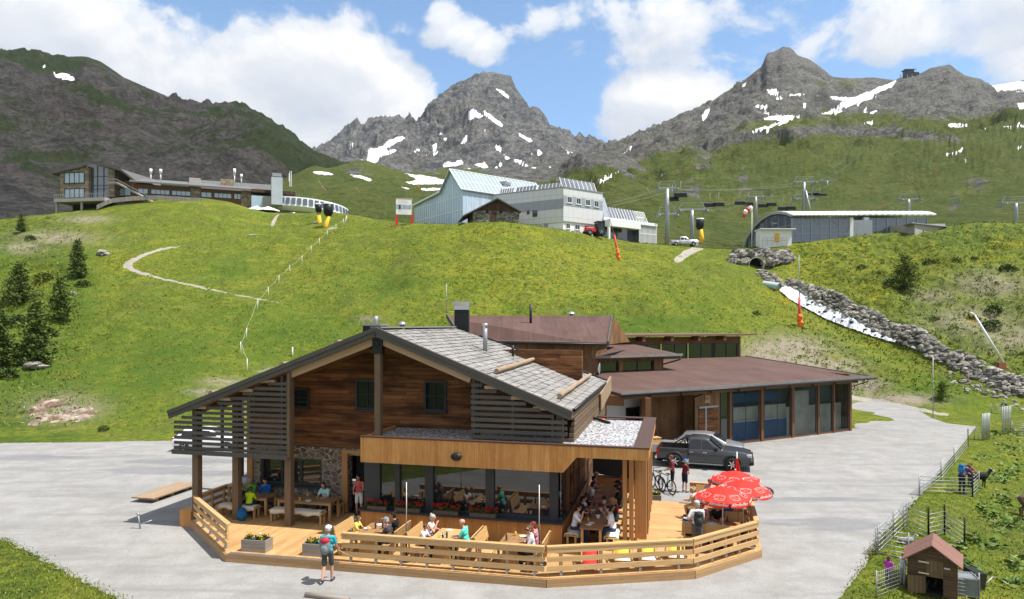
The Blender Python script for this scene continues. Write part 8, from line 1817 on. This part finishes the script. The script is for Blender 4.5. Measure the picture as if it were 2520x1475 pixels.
def person(label, loc, rz, pose='sit', h=1.72, shirt=(.5, .5, .5), pants=(.03, .04, .07), hair=(.06, .035, .02), hairstyle='short', arms=('table', 'table'), sleeve='short', legs='long', shoe=(.05, .05, .05), cap=None, skin=SKIN, lean=.06, turn=0.0, glasses=False, group=None, wide=1.0, voxel=.017, dress2=None, fingers=True, seat=.45):
    o = thing('person', label, 'person', loc, rz, group); k = h/1.75; V = lambda x, y, z: (x*k, y*k, z*k); C = []; SK, SH, PA, BO = 0, 1, 2, 3
    w = wide
    if pose == 'sit': zp = seat/k+.10; ch = Vector((0, .02+lean*1.0, zp+.40)); nk = Vector((0, .03+lean*1.4, zp+.53)); hd = Vector((0, .06+lean*1.7, zp+.68)); pv = Vector((0, 0, zp))
    elif pose == 'bend': zp = .92; pv = Vector((0, 0, zp)); ch = Vector((0, .26, 1.22)); nk = Vector((0, .38, 1.30)); hd = Vector((0, .50, 1.38))
    else: zp = .94; pv = Vector((0, 0, zp)); ch = Vector((0, lean*.4, 1.33)); nk = Vector((0, lean*.6, 1.47)); hd = Vector((0, .025+lean*.9, 1.625))
    wa = (pv+ch)/2
    def cap_(p, q, r0, r1, mi): C.append((V(*p), V(*q), r0*k, r1*k, mi))
    X = lambda v, x, dy=0, dz=0: (v.x+x, v.y+dy, v.z+dz)
    cap_(X(pv, -.08*w), X(pv, .08*w), .115*w, .115*w, PA); cap_(X(wa, -.065*w), X(wa, .065*w), .105*w, .105*w, SH); cap_(X(pv, -.06*w, 0, .09), X(pv, .06*w, 0, .09), .11*w, .11*w, SH); cap_(X(ch, -.095, 0, -.02), X(ch, .095, 0, -.02), .112*w, .112*w, SH); cap_(X(wa, 0), X(ch, 0), .11*w, .115*w, SH); cap_(X(ch, -.12, -.02, .07), X(ch, .12, -.02, .07), .07, .07, SH)
    cap_(X(ch, 0, 0, .08), X(nk, 0, .015, .04), .055, .05, SK)
    # head: skull, jaw, nose, ears
    T = Matrix.Rotation(turn, 3, 'Z')
    def H(x, y, z): q = T @ Vector((x, y, z)); return (hd.x+q.x, hd.y+q.y, hd.z+q.z)
    cap_(H(0, -.02, .03), H(0, .02, .03), .088, .084, SK); cap_(H(0, .02, -.03), H(0, .04, -.065), .068, .042, SK); cap_(H(0, .088, .0), H(0, .108, -.022), .011, .014, SK)
    for s in (-1, 1): cap_(H(s*.083, 0, .012), H(s*.088, -.006, -.022), .016, .012, SK)
    sh_z = ch.z+.075
    for s, ar in ((-1, arms[0]), (1, arms[1])):
        S = Vector((s*.185*w, ch.y-.01, sh_z))
        E, Hn = {'down': ((.06, -.03, -.29), (.05, .05, -.53)), 'table': ((.05, .14, -.25), (-.07, .38, -.27)), 'eat': ((.05, .19, -.22), (-.12, .25, .02)), 'hip': ((.14, -.05, -.25), (.0, .1, -.36)), 'lap': ((.05, .06, -.28), (-.07, .26, -.36)), 'swing': ((.05, .1, -.27), (.05, .28, -.42)), 'back': ((.06, -.14, -.26), (.05, -.10, -.5)), 'reach': ((.03, .2, -.2), (0, .42, -.3))}[ar]
        E = S+Vector((s*E[0], E[1], E[2])); Hn = S+Vector((s*Hn[0], Hn[1], Hn[2])); sl = {'short': .75, 'long': 2, 'none': 0}[sleeve]
        A1 = S+(E-S)*min(sl, 1)
        if sl > 0: cap_(S, A1, .062, .054, SH)
        if sl < 1: cap_(A1, E, .046, .04, SK)
        cap_(E, Hn, .041 if sl < 2 else .048, .03 if sl < 2 else .037, SH if sl == 2 else SK)
        d = (Hn-E).normalized(); sd_ = d.cross(Vector((0, 0, 1))); sd_ = sd_.normalized() if sd_.length > .1 else Vector((0, 1, 0)); pd_ = sd_.cross(d); pl = Hn+d*.05
        cap_(Hn+d*.012, pl, .03, .033, SK)
        if fingers:
            for f, (off_, L) in enumerate(((-.03, .062), (-.01, .075), (.01, .07), (.03, .052))): b = pl+sd_*off_+d*.02; mid_ = b+d*L*.6-pd_*.008; cap_(b, mid_, .0115, .011, SK); cap_(mid_, mid_+d*L*.35-pd_*.03, .011, .010, SK)
            tb = Hn+d*.025-sd_*s*.03; cap_(tb, tb+d*.045-sd_*s*.025-pd_*.012, .0135, .011, SK)
    for s in (-1, 1):
        hp = Vector((s*.095*w, pv.y, pv.z-.02))
        if pose == 'sit': kn = Vector((s*.13, .44, seat/k+.05)); an = Vector((s*.13, .40+.05*s, .09))
        elif pose == 'walk': kn = Vector((s*.10, .10 if s > 0 else -.02, .5)); an = Vector((s*.09, .12 if s > 0 else -.20, .10 if s > 0 else .17))
        else: kn = Vector((s*.11, .015, .5)); an = Vector((s*.12, -.01, .09))
        lm = (hp+kn)/2; cut = {'long': 2, 'short': .82}[legs]
        if cut > 1: cap_(hp, kn, .088*w, .066, PA); cap_(kn, an, .062, .05, PA)
        else: K1 = hp+(kn-hp)*cut; cap_(hp, K1, .092*w, .08, PA); cap_(K1, kn, .06, .055, SK); cap_(kn, kn+(an-kn)*.4, .055, .054, SK); cap_(kn+(an-kn)*.4, an, .054, .035, SK)
        fd = Vector((s*.15, 1, -.02 if not (pose == 'walk' and s < 0) else -.5)).normalized(); cap_(an-Vector((0, .03, .04)), an+fd*.16-Vector((0, 0, .045)), .042, .038, BO)
    capsule_body(o, C, [flatm(skin, 'skin', .5), flatm(shirt), flatm(pants), flatm(shoe, 'shoe', .6)], voxel)
    # hair, cap, eyes
    hc = Vector(V(*hd)); R3 = Matrix.Rotation(turn, 4, 'Z')
    def hb(mb, c, r, zr_=(-1, 1), n=14, kk=8, jit=.04): mb.ball(tuple(x*k for x in c), tuple(x*k for x in r), n, kk, zr=zr_, jit=jit)
    def done(mb, nm, mt): mb.v = [tuple(hc+(R3 @ Vector(v))) for v in mb.v]; return mb.build(nm, mt, o, local=True)
    if hairstyle != 'bald':
        m = MB(); hb(m, (0, -.018, .045), (.097, .108, .088), (-.15, 1)); hb(m, (0, -.05, .0), (.092, .075, .085))
        if hairstyle in ('long', 'pony'): hb(m, (0, -.075, -.09), (.085 if hairstyle == 'long' else .04, .05, .15))
        if hairstyle == 'bun': hb(m, (0, -.07, .12), (.05, .05, .05))
        done(m, 'hair', flatm(hair, 'hair', .7))
    if cap is not None:
        m = MB(); hb(m, (0, -.01, .055), (.104, .114, .085), (0, 1), jit=0); m.prism([tuple(x*k for x in p) for p in ((-.075, .075, .06), (.075, .075, .06), (.06, .175, .045), (-.06, .175, .045))], (0, 0, .012*k)); done(m, 'cap', flatm(cap, 'cap'))
    for s in (-1, 1):
        m = MB(); hb(m, (s*.033, .089, .018), (.011, .008, .008), jit=0); done(m, 'eye', M['dim'])
    m = MB(); hb(m, (0, .083, -.045), (.022, .007, .006), jit=0); done(m, 'mouth', flatm((.30, .09, .08), 'lip'))
    if glasses: m = MB(); m.box(-.075*k, .075*k, .096*k, .108*k, .0, .036*k); m.box(-.082*k, -.074*k, -.0, .1*k, .015*k, .026*k); m.box(.074*k, .082*k, .0, .1*k, .015*k, .026*k); done(m, 'sunglasses', M['black'])
    if dress2:
        m = MB(); z0, z1 = dress2[0]; c2_ = V(*ch); w2 = V(*wa)
        for zz in np.arange(z0, z1, .12): y = c2_[1]*(zz-.6)/.5; m.lathe((0, y*k, 0), [(.24*k*w, zz*k), (.24*k*w, (zz+.055)*k)], 16); 
        m.v = [(x, yy*.62+ch.y*k*.3, z) for x, yy, z in m.v]; m.build('stripe', flatm(dress2[1], 'stripe'), o, local=True)
    return o
def rucksack(label, loc, rz, col, sc=1.0, col2=None, lying=False):
    o = thing('rucksack', label, 'rucksack', loc, rz, 'rucksacks'); m = MB(); m.ball((0, 0, .24*sc), (.17*sc, .11*sc, .25*sc), 14, 10); m.ball((0, -.09*sc, .16*sc), (.12*sc, .06*sc, .14*sc), 12, 7); m.build('bag', flatm(col, 'nylon', .6), o, local=True)
    m = MB(); m.ball((0, 0, .40*sc), (.15*sc, .12*sc, .10*sc), 12, 6); m.build('lid', flatm(col2 or mul(col, .7), 'nylon', .6), o, local=True)
    for s in (-1, 1): m = MB(); m.tube([(s*.09*sc, .08*sc, .46*sc), (s*.10*sc, .2*sc, .44*sc), (s*.11*sc, .25*sc, .28*sc), (s*.10*sc, .1*sc, .06*sc)], .016*sc, 6); m.build('strap', flatm(col2 or mul(col, .7), 'nylon', .6), o, local=True)
    return o
def kp(a, b, z=DZ): return K.w(a, b, z)
au = lambda u, b: K.pb(u, 1240, b)[0]
A0 = K.ang; SG = 'diners seated at the terrace tables'; PG = 'diners seated in the shaded porch'
def sit(label, a, b, deg, **kw): return person(label, kp(a, b), A0+R(deg), 'sit', group=kw.pop('group', SG), **kw)
NAVY, BLK, WHT, JEAN = (.012, .018, .035), (.014, .014, .016), (.72, .72, .74), (.03, .055, .12)
BLOND, BRN, GRY, DRK = (.42, .30, .15), (.10, .055, .03), (.35, .34, .33), (.018, .013, .011)
sit('person in a navy jacket seen from behind at the left end of the terrace', au(587, .85), .85, 0, shirt=NAVY, hair=DRK, sleeve='long')
sit('boy in a lime green top with his back to the camera on the left bench', au(613, .85), .85, 8, h=1.5, shirt=(.42, .62, .02), sleeve='long', hair=BRN, pants=JEAN)
sit('older man in a green fleece leaning over the left table', au(626, 2.15), 2.15, 175, shirt=(.10, .33, .05), sleeve='long', hair=GRY, lean=.14)
sit('person in a bright blue jacket at the left table', au(657, 2.15), 2.15, 182, shirt=(.01, .13, .50), sleeve='long', hair=DRK, arms=('eat', 'table'))
sit('dark haired woman in a pale teal top alone at the long left table', au(803, 2.12), 2.12, 175, shirt=(.40, .62, .60), hair=DRK, hairstyle='long', lean=.1)
person('woman in a red patterned top and white shorts standing in the doorway', kp(au(884, 2.15), 2.15), A0+R(178), 'stand', 1.70, shirt=(.52, .10, .10), pants=WHT, legs='short', hair=DRK, hairstyle='long', arms=('lap', 'lap'), sleeve='none')
sit('child in a yellow top at the left front table', -.04, -1.55, -90, h=1.30, shirt=(.70, .62, .12), hair=BRN)
sit('woman in black with her hair tied up at the left front table', 1.50, -1.45, 92, h=1.70, shirt=BLK, hair=DRK, hairstyle='bun', sleeve='long', arms=('eat', 'table'))
sit('person in a grey cap and dark waistcoat at the left front table', 1.50, -2.08, 88, h=1.68, shirt=(.075, .06, .07), cap=(.20, .20, .22), hair=GRY, sleeve='short')
sit('grey haired woman in a white top at the middle front table', 2.66, -1.42, -88, h=1.70, shirt=(.70, .64, .70), hair=GRY, hairstyle='bun', arms=('table', 'eat'), sleeve='none')
sit('boy in a white shirt at the middle front table', 2.66, -2.02, -92, h=1.40, shirt=WHT, hair=BRN)
sit('bald man in a turquoise T-shirt at the middle front table', 4.18, -1.85, 90, h=1.80, shirt=(.10, .58, .46), pants=NAVY, hairstyle='bald', arms=('table', 'table'))
sit('man in sunglasses and a white T-shirt at the right front table', 6.50, -2.0, 105, h=1.78, shirt=(.62, .60, .64), hair=BRN, turn=R(55), glasses=True, pants=BLK)
sit('red haired woman in a pink top at the right front table', 6.50, -1.38, 95, h=1.68, shirt=(.50, .20, .24), hair=(.16, .03, .02), hairstyle='long', sleeve='none', turn=R(30))
L_ = 7.40; Rr_ = 8.80
for lab, a, b, dg_, kw in [
    ('man in a white T-shirt drinking at the nearest porch table, window side', L_, .85, -90, dict(shirt=WHT, pants=JEAN, hair=DRK, arms=('eat', 'eat'), glasses=True, h=1.8)), ('man in black beside the window at the second porch table', L_, 2.25, -90, dict(shirt=BLK, hair=DRK)), ('child in a white shirt by the window at the second porch table', L_, 3.0, -90, dict(shirt=WHT, hair=BRN, h=1.4)),
    ('blond woman in dark clothes by the window at the third porch table', L_, 3.95, -90, dict(shirt=(.06, .05, .05), hair=BLOND, hairstyle='long')), ('man in a white shirt leaning forward at the third porch table', L_, 4.75, -90, dict(shirt=WHT, hair=BRN, lean=.14)), ('man in a blue top by the window at the farthest porch table', L_, 5.8, -90, dict(shirt=(.06, .12, .22), hair=DRK)), ('man in a tan cap at the far end of the porch, window side', L_, 6.6, -90, dict(shirt=(.25, .16, .22), cap=(.36, .28, .2), hair=BRN)),
    ('bearded man in a white T-shirt drinking at the nearest porch table, open side', Rr_, .95, 90, dict(shirt=(.66, .66, .72), pants=JEAN, hair=DRK, arms=('lap', 'eat'), h=1.82, wide=1.08)), ('woman in a dark tank top at the second porch table, open side', Rr_, 2.35, 90, dict(shirt=(.02, .035, .035), sleeve='none', hair=BLOND, hairstyle='long')), ('blond toddler in a red shirt at the second porch table', Rr_, 3.05, 90, dict(shirt=(.50, .03, .04), hair=BLOND, h=1.15, seat=.5)),
    ('man in a black T-shirt and dark hair at the third porch table, open side', Rr_, 4.2, 90, dict(shirt=BLK, hair=DRK, h=1.82)), ('man in a black cap at the third porch table, open side', Rr_, 4.95, 90, dict(shirt=BLK, cap=BLK, hair=DRK, h=1.82)), ('person in brown at the farthest porch table, open side', Rr_, 6.1, 90, dict(shirt=(.12, .07, .05), hair=BRN))]:
    sit(lab, a, b, dg_, group=PG, **kw)
b1 = 1.95-.76; b2 = 1.95+.80
sit('man in a navy and white striped shirt seated with his back turned', au(1697, b1), b1, 0, shirt=(.50, .50, .54), hair=DRK, dress2=((.62, 1.0), NAVY)); sit('child in a pale teal T-shirt with back to the camera on the right deck', au(1752, b1), b1, 0, h=1.35, shirt=(.42, .60, .58), hair=BRN)
sit('dark haired teenager in a black T-shirt facing the camera under the nearest parasol', au(1765, b2), b2, 180, shirt=BLK, hair=DRK, h=1.65, lean=.12); sit('woman in pink beside the standing man on the right deck', au(1728, b2), b2, 178, shirt=(.55, .22, .24), hair=BRN, hairstyle='long', sleeve='none')
b3 = 3.85-.76
sit('broad man in a blue shirt seen from behind under the parasols', au(1792, b3), b3, 0, shirt=(.03, .10, .24), hair=DRK, wide=1.35, h=1.8); sit('blond girl in beige resting sideways near the back of the right deck', au(1712, 4.94), 4.94, 70, shirt=(.5, .46, .4), hair=BLOND, hairstyle='bun', h=1.6, legs='short', pants=(.35, .3, .25)); sit('person in a dark red cap at the back of the right deck', au(1747, 6.5), 6.5, 180, shirt=(.5, .35, .3), cap=(.16, .03, .05), hair=BRN)
q = kp(11.72, .72); person('man in a grey cap and white T-shirt standing with a black rucksack', q, A0+R(12), 'stand', 1.80, shirt=WHT, pants=(.10, .11, .12), legs='short', cap=(.38, .40, .37), hair=GRY, arms=('hip', 'lap'), voxel=.015); rk = A0+R(12); rucksack('black rucksack on the back of the man in the grey cap', q+Vector((math.sin(rk)*.21, -math.cos(rk)*.21, .98)), rk, (.03, .035, .04), 1.05)
q = G(806, 1434); person('man with a white cap, teal shirt and dark shorts walking towards the terrace', q, R(-6), 'walk', 1.80, shirt=(.02, .36, .42), pants=(.055, .06, .055), legs='short', cap=(.74, .73, .78), hair=GRY, arms=('down', 'swing'), voxel=.013, shoe=(.05, .055, .08)); rucksack('red and grey hiking rucksack on the walking man', q+Vector((-.02, -.22, .96)), R(-6), (.16, .18, .19), 1.1, (.34, .02, .04))
m = MB(); m.tube([q+Vector((.27, .2, .98)), q+Vector((.62, .6, .62))], .012, 6); tag(m.build('hiking_pole', M['bench']), 'short wooden hiking pole in the right hand of the walking man', 'hiking pole')
person('man in a chequered dark red shirt and black shorts standing by the bicycles', G(1655, 1210), R(80), 'stand', 1.80, shirt=(.17, .03, .035), pants=BLK, legs='short', hair=BRN, arms=('lap', 'lap'), group='cyclists behind the terrace'); q = G(1685, 1212); person('cyclist with a blue helmet in dark red and navy behind the terrace', q, R(-60), 'stand', 1.62, shirt=(.15, .02, .03), pants=NAVY, legs='short', cap=(.03, .20, .55), hair=BLOND, arms=('eat', 'hip'), group='cyclists behind the terrace')
q = HILL.at(2367, 1216); person('visitor bending over the hurdle to the goat', q, R(-75), 'bend', 1.66, shirt=(.10, .06, .14), pants=NAVY, hair=BRN, arms=('reach', 'reach')); rucksack('bright blue rucksack on the visitor bending over the hurdle', q+Vector((.0, .02, 1.0)), R(-75), (.03, .18, .42), .95)
person('child in a reddish top beside the bending visitor', HILL.at(2387, 1200), R(-80), 'stand', 1.25, shirt=(.30, .10, .08), hair=BRN, arms=('reach', 'reach'))
person('little girl in a purple T-shirt standing by the wire fence', HILL.at(*zf(770, 1335)), R(-60), 'stand', 1.0, shirt=(.40, .05, .36), pants=(.04, .045, .07), hair=BRN, hairstyle='long', arms=('lap', 'lap'), voxel=.012); person('little boy in a pale grey hoodie leaning on the wire fence', HILL.at(*zf(945, 1290)), R(-80), 'stand', .98, shirt=(.42, .50, .54), sleeve='long', pants=(.3, .32, .34), hair=BRN, arms=('lap', 'lap'), voxel=.012)
rucksack('blue rucksack standing by the bench of the boy in lime green', kp(-5.98, .3), A0+R(200), (.01, .13, .36), 1.1); rucksack('black rucksack leaning beside the doorway', kp(-2.75, 2.2), A0, BLK, 1.05); rucksack('black rucksack on the floor beside the bearded porch diner', kp(9.0, .55), A0+R(90), BLK, .95)
def beast(name, label, cat, loc, rz, k, col, head_low=False, horns=False, face=None, group=None, lying=False):
    o = thing(name, label, cat, loc, rz, group); C = []; z = .62 if not lying else .26
    def c(p, q, r0, r1, mi=0): C.append((tuple(x*k for x in p), tuple(x*k for x in q), r0*k, r1*k, mi))
    c((-.32, 0, z+.02), (.30, 0, z), .17, .19); c((-.1, 0, z-.05), (.25, 0, z-.06), .15, .16)
    hd = (.72, 0, z-.42) if head_low else (.62, 0, z+.32); nk = (.42, 0, z+.06); c((.34, 0, z+.05), nk, .15, .11); c(nk, hd, .10, .075); mz = (hd[0]+(.14 if not head_low else .08), 0, hd[2]-(.07 if not head_low else .15)); c(hd, mz, .075, .042, 1)
    for s in (-1, 1):
        c((hd[0]-.03, s*.06, hd[2]+.04), (hd[0]-.07, s*.15, hd[2]+.03), .024, .014)
        if horns: c((hd[0]-.02, s*.035, hd[2]+.07), (hd[0]-.12, s*.05, hd[2]+.22), .02, .008, 1)
        if lying: c((.3, s*.12, .12), (.5, s*.14, .06), .05, .03); c((-.3, s*.14, .14), (-.1, s*.18, .06), .07, .03)
        else:
            c((.27, s*.10, z-.1), (.29, s*.10, .3), .065, .038); c((.29, s*.10, .3), (.27, s*.10, .04), .034, .03)
            c((-.33, s*.11, z-.06), (-.24, s*.11, .36), .095, .05); c((-.24, s*.11, .36), (-.38, s*.11, .28), .045, .035); c((-.38, s*.11, .28), (-.36, s*.11, .04), .034, .03)
    c((-.48, 0, z+.1), (-.56, 0, z-.02), .03, .02, 1); capsule_body(o, C, [flatm(col, 'coat', .85), flatm(face or col, 'face', .85)], .018*k+.004)
    for s in (-1, 1): m = MB(); m.ball(((hd[0]+.05)*k, s*.058*k, (hd[2]+.02)*k), .012*k, 8, 5); m.build('eye', M['dim'], o, local=True)
    return o
beast('goat', 'black goat with a white striped face looking over the hurdle', 'goat', HILL.at(*zr(930, 1190)), R(-10), 1.0, (.02, .018, .018), horns=True, face=(.5, .48, .45)); beast('goat', 'small black goat at the open door of the shed', 'goat', HILL.at(*zf(1330, 1410)), R(250), .55, BLK); beast('goat', 'dark goat lying in the shade of the lower shed door', 'goat', HILL.at(*zf(1150, 1385)), R(10), .6, (.035, .035, .04), lying=True); beast('goat', 'grey and white goat lying behind the shed by the hurdles', 'goat', HILL.at(*zf(985, 790)), R(0), .6, (.22, .22, .23), lying=True, face=(.6, .6, .6))
beast('donkey', 'brown donkey grazing at the right edge, upper of two', 'donkey', HILL.at(2545, 1276), R(-20), 1.35, (.11, .075, .055), head_low=True, face=(.35, .3, .26), group='brown donkeys at the right edge'); beast('donkey', 'brown donkey grazing at the right edge, lower of two', 'donkey', HILL.at(2552, 1376), R(20), 1.2, (.13, .09, .07), head_low=True, face=(.3, .26, .22), group='brown donkeys at the right edge')
finish_bodies()
